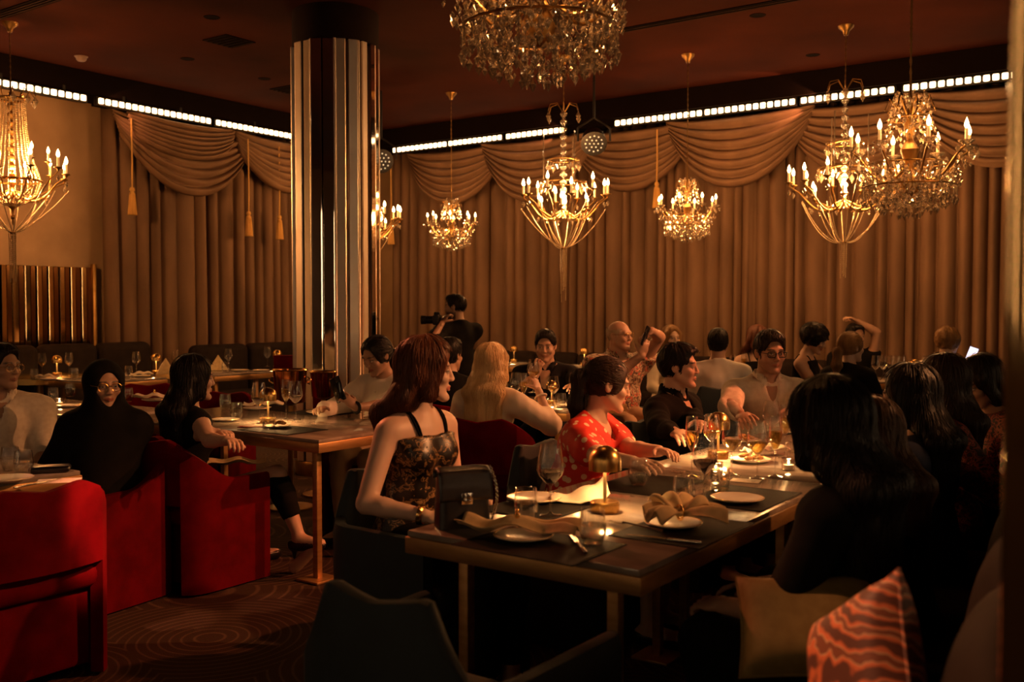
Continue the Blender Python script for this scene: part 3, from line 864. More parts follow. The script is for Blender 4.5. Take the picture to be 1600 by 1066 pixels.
for i, (p, z, s, lab, pw) in enumerate(cl):
    o = cc if i == 0 else dup(cc, (p.x, p.y, z))
    o.location = (p.x, p.y, z); o['label'] = lab; o.scale = (s, s, s); o.rotation_euler = (0, 0, 0.35 * i)
    if s > 1.2: o['group'] = 'large round crystal chandeliers'
    h = beads([(0, 0, 0.40), (0, 0, (CEIL - z) / s - 0.05)], 0.007, 0.05, 5).build('chain', brass_dark, o)
    MB().lathe([(0.02, (CEIL - z) / s - 0.08), (0.03, (CEIL - z) / s - 0.05), (0.06, (CEIL - z) / s - 0.02), (0.065, (CEIL - z) / s - 0.002)], 16).build('ceiling_rose', brass_dark, o)
    point_light('chandelier_inner_light', (0, 0, 0.09), pw, WARM, 0.08, o)
# the chandelier cut off by the frame is not switched on: plain bulbs, plus an added inner light for sparkle
unlit = mat('unlit bulb', (0.5, 0.36, 0.22), rough=0.2, spec=0.7)
uf = flame_me.copy(); uf.materials.clear(); uf.materials.append(unlit)
for c in list(o.children):
    for g in c.children:
        if g.name.startswith('flame'): g.data = uf
us = sleeve_me.copy(); us.materials.clear(); us.materials.append(mat('unlit sleeve', (0.6, 0.46, 0.3), rough=0.5))
for c in list(o.children):
    if c.name.startswith('candle'): c.data = us
# ================================================================== chairs
def tub_chair(name, cover, back_h=0.75, arm_h=0.60, gap=True, step=0.22):
    """upholstered armchair, local +Y is its front, wrap-round shell standing on the floor"""
    t = thing(name, '', 'chair', (0, 0, 0), 0)
    Wd, Dp, th = 0.285, 0.27, 0.05
    # plan path of the shell: front right -> back right corner -> back -> front left
    path = []
    rc = 0.13
    def P(s):            # s in [-1,1]; |s|<0.42 back, corners, sides
        a = abs(s); sg = 1 if s > 0 else -1
        if a < 0.40:
            x = (Wd - rc) * (s / 0.40); y = -Dp - 0.02 * (1 - (s / 0.4) ** 2)
        elif a < 0.60:
            th_ = (a - 0.40) / 0.20 * math.pi / 2
            x = sg * (Wd - rc + rc * math.sin(th_)); y = -Dp + rc - rc * math.cos(th_)
        else:
            f = (a - 0.60) / 0.40
            x = sg * (Wd + 0.01 * f); y = -Dp + rc + (Dp + 0.23 - rc) * f
        return Vector((x, y, 0))
    def ztop(s):
        a = abs(s)
        f = min(1, max(0, (a - 0.36) / step)); f = f * f * (3 - 2 * f)
        return back_h + (arm_h - back_h) * f + 0.025 * (a / 0.4 if a < 0.4 else 1) * (1 - f)
    def shell(s0, s1, zb, n, nm, flare=True):
        mb = MB(); rows = []
        prof = [(-1, 0.0), (-1, 0.5), (-1, 0.94), (-0.7, 0.99), (0, 1.0), (0.7, 0.99), (1, 0.94), (1, 0.5), (1, 0.0)]
        for k in range(n + 1):
            s = s0 + (s1 - s0) * k / n
            p = P(s); tng = (P(min(1, s + 0.01)) - P(max(-1, s - 0.01))).normalized(); nr = Vector((tng.y, -tng.x, 0))
            zt = ztop(s); b0 = zb(s)
            rows.append([p + nr * (q * th / 2 + (0.035 * (zt - (b0 + (zt - b0) * h)) * -0.2 if flare else 0)) + Vector((0, 0, b0 + (zt - b0) * h)) for (q, h) in prof])
        m = len(prof); vs = [v for r in rows for v in r]; fs = []
        for k in range(n):
            for j in range(m):
                j2 = (j + 1) % m
                fs.append((k * m + j, k * m + j2, (k + 1) * m + j2, (k + 1) * m + j))
        fs.append(tuple(range(m))); fs.append(tuple(n * m + j for j in range(m - 1, -1, -1)))
        return mb.add(vs, fs).build(nm, cover, t, angle=50)
    shell(-0.47, 0.47, lambda s: 0.45 if gap else 0.30, 20, 'backrest')
    shell(-1.0, -0.47, lambda s: 0.012, 14, 'side_panel'); shell(0.47, 1.0, lambda s: 0.012, 14, 'side_panel')
    MB().box((0, -0.005, 0.395), (0.50, 0.50, 0.11), r=0.045, seg=3).build('seat', cover, t)
    MB().box((0, 0.0, 0.19), (0.47, 0.42, 0.30), r=0.02).build('base', cover, t)
    return t
red0 = tub_chair('red_armchair', red_velvet, step=0.42, arm_h=0.56)
teal0 = tub_chair('teal_armchair', teal_velvet, 0.79, 0.64, gap=False, step=0.13)
_used = set()
def chair(proto, pos, dirv, label, group=None):
    o = proto if proto.name not in _used else dup(proto, (0, 0, 0))
    _used.add(proto.name)
    o.location = (pos[0], pos[1], 0.0); o.rotation_euler = (0, 0, heading(dirv[0], dirv[1]))
    o['label'] = label; o['group'] = group or ('red velvet tub chairs' if proto is red0 else 'dark teal velvet tub chairs')
    return o

# ================================================================== tables
def table(name, K, lu, lw, label, z=0.755, th=0.05, legs=None, top=marble, rotu=None):
    """K = corner nearest; spans lu along U and lw along W (signed)"""
    c = K + U * (lu / 2) + W * (lw / 2)
    t = thing(name, label, 'table', (c.x, c.y, 0), PHI, 'marble dining tables with bronze edges')
    a, b = abs(lw), abs(lu)
    MB().box((0, 0, z - 0.009), (a - 0.012, b - 0.012, 0.018), r=0.003).build('marble_top', top, t)
    MB().box((0, 0, z - 0.018 - th / 2), (a, b, th), r=0.004).build('edge_band', bronze, t)
    if legs is None: legs = [(sx * (a / 2 - 0.14), sy * (b / 2 - 0.12)) for sx in (-1, 1) for sy in (-1, 1)]
    for (x, y) in legs:
        MB().box((x, y, (z - 0.018 - th) / 2 + 0.006), (0.035, 0.035, z - 0.018 - th - 0.012), r=0.003).build('leg', bronze, t)
        MB().box((x, y, 0.008), (0.16, 0.16, 0.012), r=0.003).build('foot', bronze, t)
    return t
K1 = Vector((-0.32, 2.944, 0)); L1 = 3.0; W1 = 0.79
K2 = Vector((-0.966, 4.955, 0))
table('dining_table', K1, L1 / 2 - 0.002, W1, 'front marble dining table with the black handbag and the nearest brass lamp')
table('dining_table', K1 + U * (L1 / 2 + 0.002), L1 / 2, W1, 'marble dining table behind the front one, crowded with wine glasses')
table('dining_table', K2, 0.82, -1.75, 'marble dining table between the white-bloused woman and the dark-haired woman on the left')
K0 = Vector((-1.80, 4.15, 0))
table('dining_table', K0, -0.9, -1.6, 'marble dining table at the lower left corner of the frame', z=0.735)
K3 = on(276, 640, 0.755); K3 = Vector((K3.x, K3.y, 0))
table('dining_table', K3, -0.62, -1.5, 'marble dining table behind the person in the black headscarf')
# tables along the left wall
def wall_table_left(px, py, lw, lu, label):
    p = on(px, py, 0.755); return table('dining_table', Vector((p.x, p.y, 0)), lu, lw, label)
TL2 = on(262, 590, 0.755); TL3 = on(428, 580, 0.755)
table('dining_table', Vector((TL2.x, TL2.y, 0)), -0.75, -0.85, 'small marble table by the left banquette with a pyramid napkin')
table('dining_table', Vector((TL3.x, TL3.y, 0)), -0.75, -0.95, 'small marble table by the left banquette, nearest the mirrored column')
p = on(62, 588, 0.755)
t = thing('round_table', 'round brass-rimmed table by the left banquette below the mirror slats', 'table', (p.x, p.y, 0))
MB().lathe([(0.0, 0.735), (0.42, 0.735), (0.42, 0.755), (0.0, 0.755)], 40).build('marble_top', marble, t)
MB().lathe([(0.41, 0.70), (0.432, 0.70), (0.432, 0.756), (0.424, 0.756)], 40).build('brass_rim', brass, t)
MB().lathe([(0.22, 0.0), (0.22, 0.015), (0.035, 0.03), (0.03, 0.70), (0.1, 0.73)], 20).build('pedestal', bronze, t)
TR = Vector((p.x, p.y, 0))
# middle and far tables
K7 = Vector((0.35, 6.35, 0))
table('dining_table', K7, 0.8, -0.82, 'marble dining table between the blonde woman and the suited man')
table('dining_table', room(2.25, 1.35), 0.70, 1.0, 'far marble table by the right-hand curtains with a small lamp, behind the suited man')
table('dining_table', room(0.85, 1.4), 0.70, 1.0, 'far marble table by the curtains, behind the photographer')
table('dining_table', room(3.5, 1.35), 0.70, 1.0, 'far marble table by the curtains behind the man holding up a phone')
table('dining_table', room(6.75, 1.38), 0.62, 1.75, 'far marble table on the right covered with rows of glasses')

# ================================================================== banquettes
def banquette(name, loc, rotz, length, label, back_h=1.0, seg=0.62, seat=True):
    """local x runs along it, -y is its front"""
    t = thing(name, label, 'banquette', loc, rotz)
    n = max(1, int(length / seg)); s = length / n
    MB().box((length / 2, -0.22, 0.14), (length, 0.52, 0.26), r=0.01).build('plinth', dark_uphol, t)
    for k in range(n):
        MB().box((s * (k + 0.5), -0.25, 0.355), (s - 0.006, 0.56, 0.17), r=0.05, seg=3).build('seat_cushion', dark_uphol, t)
        h = back_h - 0.36
        MB().box((s * (k + 0.5), 0.10, 0.36 + h / 2), (s - 0.006, 0.2, h), r=0.085, seg=4).build('back_cushion', dark_uphol, t)
    return t
banquette('banquette', room(0.22, 3.3), PHI + math.pi / 2, 2.4, 'dark banquette along the left wall under the brown curtain', 0.98)
banquette('banquette', room(0.16, 9.0), PHI + math.pi / 2, 5.2, 'dark banquette along the left wall below the mirror slats', 1.04)
banquette('banquette', room(0.86, 0.12), PHI, 11.2, 'long dark banquette along the right-hand curtains', 0.86)
# the curved banquette in the right foreground: channelled back, seat
t = thing('banquette', 'dark brown channelled banquette filling the lower right foreground', 'banquette', (0.54, 1.535, 0), math.atan2(0.872, 0.49))
bl = 4.025
MB().box((bl / 2, 0.20, 0.14), (bl, 0.42, 0.26), r=0.01).build('plinth', dark_uphol, t)
sg = 0.575
for k in range(7):
    MB().box((sg * (k + 0.5), 0.20, 0.35), (sg - 0.006, 0.50, 0.16), r=0.05, seg=3).build('seat_cushion', dark_uphol, t)
    x0 = sg * (k + 0.5)
    def fn(i, j):
        a = (i - 0.5) * 2; v = j
        bul = (1 - abs(a) ** 2.6)
        ang = v * math.pi
        yy = -0.20 + 0.13 * math.cos(ang) * (0.55 + 0.45 * bul)
        if v < 0.5: pass
        zz = 0.36 + (0.50 + 0.06 * bul) * math.sin(ang) ** 0.55
        return (x0 + a * (sg / 2 - 0.002), yy, zz)
    MB().grid(fn, 13, 22).build('back_cushion', dark_uphol, t, angle=180)

# ================================================================== table lamps
lampglow_m = emit_mat('lamp diffuser', (1.0, 0.62, 0.25), 8.0)
stem_lit = mat('lamp stem', (0.85, 0.62, 0.30), rough=0.3, metal=0.8)
def make_lamp():
    t = thing('table_lamp', '', 'lamp', (0, 0, 0), 0, 'brass mushroom table lamps')
    MB().lathe([(0.0, 0.0), (0.043, 0.0), (0.045, 0.003), (0.045, 0.030), (0.042, 0.033), (0.0, 0.033)], 28).build('base', brass, t)
    MB().lathe([(0.0055, 0.03), (0.0055, 0.155)], 12).build('stem', stem_lit, t)
    dome = []
    for k in range(11):
        a = math.pi / 2 * k / 10
        dome.append((0.050 * math.cos(a), 0.132 + 0.022 + 0.050 * math.sin(a)))
    prof = [(0.044, 0.128), (0.050, 0.128)] + dome[:-1] + [(0.0005, dome[-1][1])]
    MB().lathe(prof + [], 32, caps=False).build('dome', brass, t)
    MB().lathe([(0.0, 0.150), (0.026, 0.150), (0.026, 0.157)], 16).build('diffuser', lampglow_m, t)
    MB().ball((0.045, 0, 0.017), 0.004, 6, 4).build('switch', brass_dark, t)
    return t
lamp0 = make_lamp()
LAMP_USED = []
def lamp(pos, z, label, power=2.2, s=1.0):
    o = lamp0 if not LAMP_USED else dup(lamp0, (0, 0, 0)); LAMP_USED.append(1)
    o.location = (pos[0], pos[1], z); o['label'] = label; o.scale = (s, s, s); o.rotation_euler = (0, 0, 1.2)
    point_light('lamp_bulb', (pos[0], pos[1], z + 0.138 * s), power * 3.4, AMBER, 0.018)

# ================================================================== tableware
def lathe_obj(prof, seg=20): return MB().lathe(prof, seg, caps=False).mesh('lathe')
def make_glass(kind):
    t = thing({'red': 'red_wine_glass', 'white': 'white_wine_glass', 'flute': 'champagne_flute', 'tumbler': 'water_tumbler', 'rocks': 'rocks_glass', 'empty': 'wine_glass'}[kind], '', 'glass', (0, 0, 0), 0)
    if kind in ('red', 'white', 'empty'):
        k = 1.0 if kind != 'white' else 0.92
        foot = [(0.036, 0.0), (0.036, 0.0015), (0.012, 0.005), (0.004, 0.012)]
        stem = [(0.0035, 0.012), (0.003, 0.05), (0.0035, 0.093)]
        bowl = [(0.0035, 0.093), (0.016, 0.103), (0.036, 0.126), (0.0425, 0.142), (0.040, 0.17), (0.034, 0.205), (0.031, 0.222)]
        liq = [(0.0, 0.099), (0.014, 0.1035), (0.0345, 0.1265), (0.0405, 0.1405), (0.0, 0.1405)]
    elif kind == 'flute':
        k = 1.0
        foot = [(0.032, 0.0), (0.032, 0.0015), (0.01, 0.005), (0.0035, 0.012)]
        stem = [(0.0033, 0.012), (0.003, 0.06), (0.0034, 0.10)]
        bowl = [(0.0034, 0.10), (0.012, 0.112), (0.024, 0.142), (0.0265, 0.165), (0.0245, 0.205), (0.0215, 0.235)]
        liq = [(0.0, 0.108), (0.011, 0.1125), (0.0228, 0.1425), (0.0252, 0.165), (0.0248, 0.178), (0.0, 0.178)]
    else:
        k = 1.0
        foot = None
        if kind == 'tumbler':
            bowl = [(0.0, 0.004), (0.020, 0.0), (0.027, 0.003), (0.037, 0.03), (0.038, 0.048), (0.035, 0.078), (0.0325, 0.098)]
            liq = [(0.0, 0.006), (0.019, 0.0045), (0.0262, 0.006), (0.0357, 0.03), (0.0368, 0.048), (0.0366, 0.055), (0.0, 0.055)]
        else:
            bowl = [(0.0, 0.008), (0.030, 0.0), (0.033, 0.002), (0.036, 0.085)]
            liq = [(0.0, 0.010), (0.031, 0.010), (0.0335, 0.045), (0.0, 0.045)]
    if foot:
        me = lathe_obj([(r * k, z * k) for r, z in foot], 24); link('foot', me, glass_m, t, angle=60)
        me = lathe_obj([(r, z * k) for r, z in stem], 10); link('stem', me, glass_m, t, angle=60)
    me = lathe_obj([(r * k, z * k) for r, z in bowl], 24); link('bowl', me, glass_m, t, angle=60)
    rim = bowl[-1]
    link('rim', MB().tube([(rim[0] * k * math.cos(2 * math.pi * q / 24), rim[0] * k * math.sin(2 * math.pi * q / 24), rim[1] * k) for q in range(25)], 0.0007, 4).mesh('rim'), glass_m, t)
    if kind != 'empty':
        me = MB().lathe([(r * k, z * k) for r, z in liq], 24).mesh('liq')
        link('wine' if kind in ('red', 'white', 'flute') else 'water', me, redwine_m if kind == 'red' else whitewine_m if kind in ('white', 'flute') else water_m, t, angle=60)
    return t
GP = {k: make_glass(k) for k in ('red', 'white', 'flute', 'tumbler', 'rocks', 'empty')}
_gused = set()
def glass(kind, pos, z, label, s=1.0, group=None):
    p = GP[kind]
    o = p if kind not in _gused else dup(p, (0, 0, 0)); _gused.add(kind)
    o.location = (pos[0], pos[1], z); o.scale = (s, s, s); o['label'] = label
    if group: o['group'] = group
    return o
def gl(kind, px, py, label, z=0.7555, s=1.0, group=None):
    """glass whose foot stands at image point px,py on a table of height z"""
    return glass(kind, on(px, py, z), z, label, s, group)

plate_prof = [(0.0, 0.004), (0.045, 0.003), (0.055, 0.0), (0.062, 0.003), (0.094, 0.013), (0.096, 0.016), (0.092, 0.016), (0.064, 0.008), (0.0, 0.007)]
plate_me = MB().lathe(plate_prof, 36).mesh('plate'); plate_me.materials.append(china); plate_me.shade_smooth()
food_m = mat('garnish', (0.55, 0.30, 0.10), (0.25, 0.12, 0.03), scale=60, rough=0.6)
def plate(pos, z, label, s=1.0, food=0):
    t = thing('dinner_plate', label, 'plate', (pos[0], pos[1], z), random.uniform(0, 6), 'cream dinner plates')
    link('dish', plate_me, None, t, smooth='done').scale = (s, s, s)
    MB().tube([(0.0935 * s * math.cos(2 * math.pi * q / 36), 0.0935 * s * math.sin(2 * math.pi * q / 36), 0.0162 * s) for q in range(37)], 0.0012, 5).build('rim_line', brass, t)
    if food:
        rnd = random.Random(food); mb = MB()
        for q in range(7): mb.ball((rnd.uniform(-0.035, 0.035), rnd.uniform(-0.03, 0.03), 0.013 + rnd.uniform(0, 0.018)), (rnd.uniform(0.012, 0.022), rnd.uniform(0.012, 0.022), 0.010), 8, 5)
        mb.build('food', food_m, t)
    return t
def pl(px, py, label, z=0.7555, s=1.0, food=0): return plate(on(px, py, z), z, label, s, food)

def placemat(pos, rz, label, z=0.7555, d=(0.40, 0.29)):
    t = thing('placemat', label, 'placemat', (pos[0], pos[1], z), rz, 'black leather placemats')
    MB().box((0, 0, 0.0015), (d[0], d[1], 0.003), r=0.0012, seg=1).build('mat', leather_black, t)
    mb = MB()
    for (x0, y0, x1, y1) in ((-1, -1, 1, -1), (1, -1, 1, 1), (1, 1, -1, 1), (-1, 1, -1, -1)):
        mb.tube([(x0 * (d[0] / 2 - 0.01), y0 * (d[1] / 2 - 0.01), 0.0032), (x1 * (d[0] / 2 - 0.01), y1 * (d[1] / 2 - 0.01), 0.0032)], 0.0006, 4)
    mb.build('stitching', mat('dark thread', (0.05, 0.035, 0.025), rough=0.8), t)

def napkin(pos, z, rz, label, kind='fold', m=None, s=1.0, seed=0, ring=False, over=0.0):
    """soft cloth shapes: 'fold' lies flat, 'bow' is gathered in a ring, 'peak' stands up, 'pyramid' a stiff fold"""
    m = m or linen
    t = thing('napkin', label, 'napkin', (pos[0], pos[1], z), rz, 'linen napkins')
    rnd = random.Random(seed); ph = rnd.uniform(0, 6)
    if kind == 'fold':
        def fn(i, j):
            x = (i - 0.5) * 0.34 * s; y = (j - 0.5) * 0.12 * s * (1 + 0.25 * math.sin(i * 5 + ph))
            zz = 0.012 + over + 0.011 * math.sin(j * 9 + i * 4 + ph) + 0.008 * math.sin(i * 14 + ph) + 0.012 * math.exp(-((i - 0.5) / 0.25) ** 2)
            return (x, y + 0.012 * math.sin(i * 9 + ph), max(0.006, zz))
        o = MB().grid(fn, 40, 18).build('cloth', m, t, angle=180)
    elif kind == 'bow':
        o = None
        for q, (ang, ln, wd, lift) in enumerate(((-2.6, 0.12, 0.085, 0.030), (-0.35, 0.14, 0.115, 0.022), (0.55, 0.11, 0.09, 0.045), (2.0, 0.10, 0.09, 0.050), (3.2, 0.11, 0.08, 0.028))):
            def fn(i, j):
                x = i; y = (j - 0.5) * 2
                w = wd * (0.12 + 0.95 * math.sin(min(1.0, x * 0.62 + 0.05) * math.pi) ** 0.8) * (1.0 if x < 0.8 else 1 - 0.5 * (x - 0.8))
                zz = over + 0.018 + lift * math.sin(x * 2.4) + 0.014 * math.cos(y * 4.5 + q) * (0.3 + x) - 0.012 * x * x
                px_, py_ = x * ln * s, y * w / 2 * s
                return (px_ * math.cos(ang) - py_ * math.sin(ang), px_ * math.sin(ang) + py_ * math.cos(ang), max(over + 0.004, zz))
            o = MB().grid(fn, 18, 17).build('cloth_fold', m, t, angle=180)
            if q < 4: sd = o.modifiers.new('thick', 'SOLIDIFY'); sd.thickness = 0.003
    elif kind == 'peak':
        def fn(i, j):
            x = i; y = (j - 0.5) * 2
            w = 0.035 + 0.055 * math.sin(min(1, x * 1.1) * math.pi * 0.55)
            zz = 0.010 + over + 0.075 * max(0, x - 0.25) ** 1.5 + 0.016 * math.cos(y * 3.2) * (0.4 + x) + 0.006 * math.sin(x * 13)
            return ((x - 0.5) * 0.19, y * w * (1 - 0.35 * max(0, x - 0.7)) + 0.015 * math.sin(x * 6), max(0.004 + over, zz))
        o = MB().grid(fn, 26, 17).build('cloth', m, t, angle=180)
    else:
        def fn(i, j):
            a = 2 * math.pi * i; q = math.floor(i * 4 % 4)
            r = 0.1 * (1 - j) * (1 - 0.16 * math.sin(2 * a) ** 2)
            return (r * math.cos(a) * s, r * 0.6 * math.sin(a) * s, over + 0.004 + 0.145 * j * s)
        o = MB().grid(fn, 32, 10, closed_u=True).build('cloth', m, t, angle=50)
    if kind != 'pyramid':
        sd = o.modifiers.new('thick', 'SOLIDIFY'); sd.thickness = 0.003
    if ring:
        if kind == 'bow': MB().tube([(0.0, 0.026 * math.cos(2 * math.pi * q / 16), 0.024 + over + 0.022 * math.sin(2 * math.pi * q / 16)) for q in range(17)], 0.004, 6).build('napkin_ring', brass, t)
        else:
            MB().ball((0, -0.03, 0.045 + over), 0.009).ball((0, -0.03, 0.058 + over), 0.006).build('napkin_ring', brass, t)
    return t

def cutlery(pos, z, rz, kind, label):
    t = thing(kind, label, 'cutlery', (pos[0], pos[1], z), rz, 'steel table cutlery')
    if kind == 'table_knife':
        MB().box((0, -0.055, 0.004), (0.012, 0.10, 0.006), r=0.0025).build('handle', silver, t)
        MB().prism([(-0.006, 0), (0.006, 0), (0.009, 0.05), (0.004, 0.11), (-0.005, 0.12)], lambda p, q: (p[0], p[1], 0.004 + q), -0.0008, 0.0008).build('blade', silver, t)
    else:
        MB().tube([(0, -0.10, 0.004), (0, -0.02, 0.006), (0, 0.03, 0.009), (0, 0.045, 0.007)], [0.006, 0.0035, 0.003, 0.006], 6, flat=0.5).build('handle', silver, t)
        for k in range(4): MB().tube([((k - 1.5) * 0.006, 0.045, 0.006), ((k - 1.5) * 0.0065, 0.075, 0.003), ((k - 1.5) * 0.006, 0.098, 0.006)], 0.0014, 4).build('tine', silver, t)
    return t
# ================================================================== people: smooth implicit surfaces
V3 = lambda *a: np.array(a, np.float32)

def d_cone(P, a, b, ra, rb):
    ba = b - a; L2 = float(ba @ ba) + 1e-9
    q = P - a
    t = np.clip(q @ ba / L2, 0, 1)
    return np.sqrt(((q - t[..., None] * ba) ** 2).sum(-1)) - (ra + t * (rb - ra))
def d_ell(P, c, r, Rm):
    q = (P - c)
    if Rm is not None: q = q @ Rm          # columns of Rm are local axes
    k0 = np.sqrt(((q / r) ** 2).sum(-1)); k1 = np.sqrt(((q / (r * r)) ** 2).sum(-1)) + 1e-9
    return k0 * (k0 - 1) / k1

class Field:
    def __init__(s): s.p = []
    def cone(s, a, b, ra, rb, k=0.02, op='+'): s.p.append(('c', np.asarray(a, np.float32), np.asarray(b, np.float32), float(ra), float(rb), k, op)); return s
    def ell(s, c, r, Rm=None, k=0.02, op='+'): s.p.append(('e', np.asarray(c, np.float32), np.asarray(r, np.float32), Rm, None, k, op)); return s
    def plane(s, pt, n, k=0.005): s.p.append(('p', np.asarray(pt, np.float32), np.asarray(n, np.float32) / np.linalg.norm(n), None, None, k, 'i')); return s   # removes the side n points to
    def bbox(s):
        lo = np.full(3, 9.0); hi = np.full(3, -9.0)
        for q in s.p:
            if q[6] != '+': continue
            if q[0] == 'c':
                r = max(q[3], q[4]); l = np.minimum(q[1], q[2]) - r; h = np.maximum(q[1], q[2]) + r
            else:
                r = max(q[2]); l = q[1] - r; h = q[1] + r
            lo = np.minimum(lo, l); hi = np.maximum(hi, h)
        return lo, hi
    def dist(s, q, P):
        if q[0] == 'c': return d_cone(P, q[1], q[2], q[3], q[4])
        if q[0] == 'e': return d_ell(P, q[1], q[2], q[3])
        return (P - q[1]) @ q[2]
    @staticmethod
    def comb(F, d, k, op):
        if op == '+':
            h = np.clip(0.5 + 0.5 * (F - d) / k, 0, 1); return F * (1 - h) + d * h - k * h * (1 - h)
        if op == '-': d = -d
        h = np.clip(0.5 - 0.5 * (F - d) / k, 0, 1); return F * (1 - h) + d * h + k * h * (1 - h)
    def eval(s, P):
        F = np.full(P.shape[:-1], 0.25, np.float32)
        for q in s.p: F = s.comb(F, s.dist(q, P), q[5], q[6])
        return F
    def grid(s, lo, hi, h):
        n = np.ceil((hi - lo) / h).astype(int) + 1
        ax = [lo[i] + h * np.arange(n[i], dtype=np.float32) for i in range(3)]
        F = np.full(n, 0.25, np.float32)
        for q in s.p:
            if q[0] == 'p': sl = (slice(None),) * 3
            else:
                if q[0] == 'c':
                    r = max(q[3], q[4]); l = np.minimum(q[1], q[2]) - r; hh = np.maximum(q[1], q[2]) + r
                else:
                    r = max(q[2]); l = q[1] - r; hh = q[1] + r
                m = q[5] + 2.5 * h
                i0 = np.clip(np.floor((l - m - lo) / h).astype(int), 0, n); i1 = np.clip(np.ceil((hh + m - lo) / h).astype(int) + 1, 0, n)
                if (i1 <= i0).any(): continue
                sl = tuple(slice(a, b) for a, b in zip(i0, i1))
            X, Y, Z = np.meshgrid(ax[0][sl[0]], ax[1][sl[1]], ax[2][sl[2]], indexing='ij')
            P = np.stack([X, Y, Z], -1)
            F[sl] = s.comb(F[sl], s.dist(q, P), q[5], q[6])
        return F, ax

CE = [((0,0,0),(1,0,0)),((0,1,0),(1,1,0)),((0,0,1),(1,0,1)),((0,1,1),(1,1,1)),((0,0,0),(0,1,0)),((1,0,0),(1,1,0)),((0,0,1),(0,1,1)),((1,0,1),(1,1,1)),((0,0,0),(0,0,1)),((1,0,0),(1,0,1)),((0,1,0),(0,1,1)),((1,1,0),(1,1,1))]
def surf_nets(F, lo, h):
    s = F < 0
    n = s.shape
    c = np.zeros([x - 1 for x in n], np.int8)
    for dx in (0, 1):
        for dy in (0, 1):
            for dz in (0, 1): c += s[dx:n[0]-1+dx, dy:n[1]-1+dy, dz:n[2]-1+dz]
    act = (c > 0) & (c < 8)
    ijk = np.argwhere(act)
    if len(ijk) == 0: return np.zeros((0, 3)), np.zeros((0, 4), int)
    idx = np.full(act.shape, -1, np.int32); idx[act] = np.arange(len(ijk))
    acc = np.zeros((len(ijk), 3), np.float32); cnt = np.zeros(len(ijk), np.float32)
    i, j, k = ijk.T
    for (a, b) in CE:
        v0 = F[i + a[0], j + a[1], k + a[2]]; v1 = F[i + b[0], j + b[1], k + b[2]]
        m = (v0 < 0) != (v1 < 0)
        t = np.where(m, v0 / np.where(m, v0 - v1, 1), 0)
        pos = np.array(a, np.float32) + t[:, None] * (np.array(b, np.float32) - np.array(a, np.float32))
        acc += pos * m[:, None]; cnt += m
    V = lo + h * (ijk + acc / cnt[:, None])
    Q = []
    def faces(m, cells):
        e = np.argwhere(m); return e
    # x edges
    for ax in range(3):
        o1, o2 = (ax + 1) % 3, (ax + 2) % 3
        sl0 = [slice(1, -1)] * 3; sl1 = [slice(1, -1)] * 3
        sl0[ax] = slice(0, -1); sl1[ax] = slice(1, None)
        a_, b_ = s[tuple(sl0)], s[tuple(sl1)]
        e = np.argwhere(a_ != b_)
        if len(e) == 0: continue
        ins = a_[tuple(e.T)]
        e = e.copy(); e[:, o1] += 1; e[:, o2] += 1
        def cell(d1, d2):
            q = e.copy(); q[:, o1] += d1; q[:, o2] += d2; return idx[tuple(q.T)]
        q4 = np.stack([cell(-1, -1), cell(0, -1), cell(0, 0), cell(-1, 0)], 1)
        q4[~ins] = q4[~ins][:, ::-1]
        Q.append(q4)
    Q = np.concatenate(Q); Q = Q[(Q >= 0).all(1)]
    return V, Q

def fbm(P, f, seed=0.0):
    x, y, z = (P * f).T if P.ndim == 2 else np.moveaxis(P * f, -1, 0)
    return (np.sin(x * 1.0 + 2.1 * np.sin(y * 0.7 + seed) + seed) + np.sin(y * 1.3 + 1.7 * np.sin(z * 0.9 + seed * 2)) + np.sin(z * 1.1 + 1.9 * np.sin(x * 0.8 + seed * 3))
            + 0.5 * np.sin(x * 2.3 + y * 1.9 + seed) + 0.5 * np.sin(z * 2.7 - x * 1.6 + seed)) / 4.0

def field_mesh(field, h, wr=0.0, wf=30.0, seed=0.0, fine=None, zstretch=1.0, bias=0.0):
    """mesh a field; fine = list of (lo, hi, h) boxes meshed at higher resolution"""
    lo, hi = field.bbox(); lo = (lo - 2.2 * h).astype(np.float32); hi = (hi + 2.2 * h).astype(np.float32)
    def one(lo, hi, h):
        F, ax = field.grid(lo, hi, h)
        if wr:
            X, Y, Z = np.meshgrid(*ax, indexing='ij')
            F = F + wr * (fbm(np.stack([X, Y, Z * zstretch], -1), wf, seed).astype(np.float32) - bias)
        return surf_nets(F, lo, h)
    V, Q = one(lo, hi, h)
    parts = [(V, Q)]
    if fine:
        for (fl, fh, hf) in fine:
            fl = np.asarray(fl, np.float32); fh = np.asarray(fh, np.float32)
            V0, Q0 = parts[0]
            ins = ((V0 > fl + h * 0.9) & (V0 < fh - h * 0.9)).all(1)
            parts[0] = (V0, Q0[~ins[Q0].all(1)])
            parts.append(one(fl, fh, hf))
    Vs = []; Qs = []; n = 0
    for (a, b) in parts:
        used = np.unique(b); mp = np.full(len(a), -1); mp[used] = np.arange(len(used))
        Vs.append(a[used]); Qs.append(mp[b] + n); n += len(used)
    return np.concatenate(Vs), np.concatenate(Qs)

def rotm(yaw=0, pitch=0, roll=0):
    """columns: right, forward, up.  yaw to the left (+), pitch up (+), roll to the right shoulder (+)"""
    return np.array(Matrix.Rotation(R(yaw), 3, 'Z') @ Matrix.Rotation(R(pitch), 3, 'X') @ Matrix.Rotation(R(roll), 3, 'Y'), np.float32)

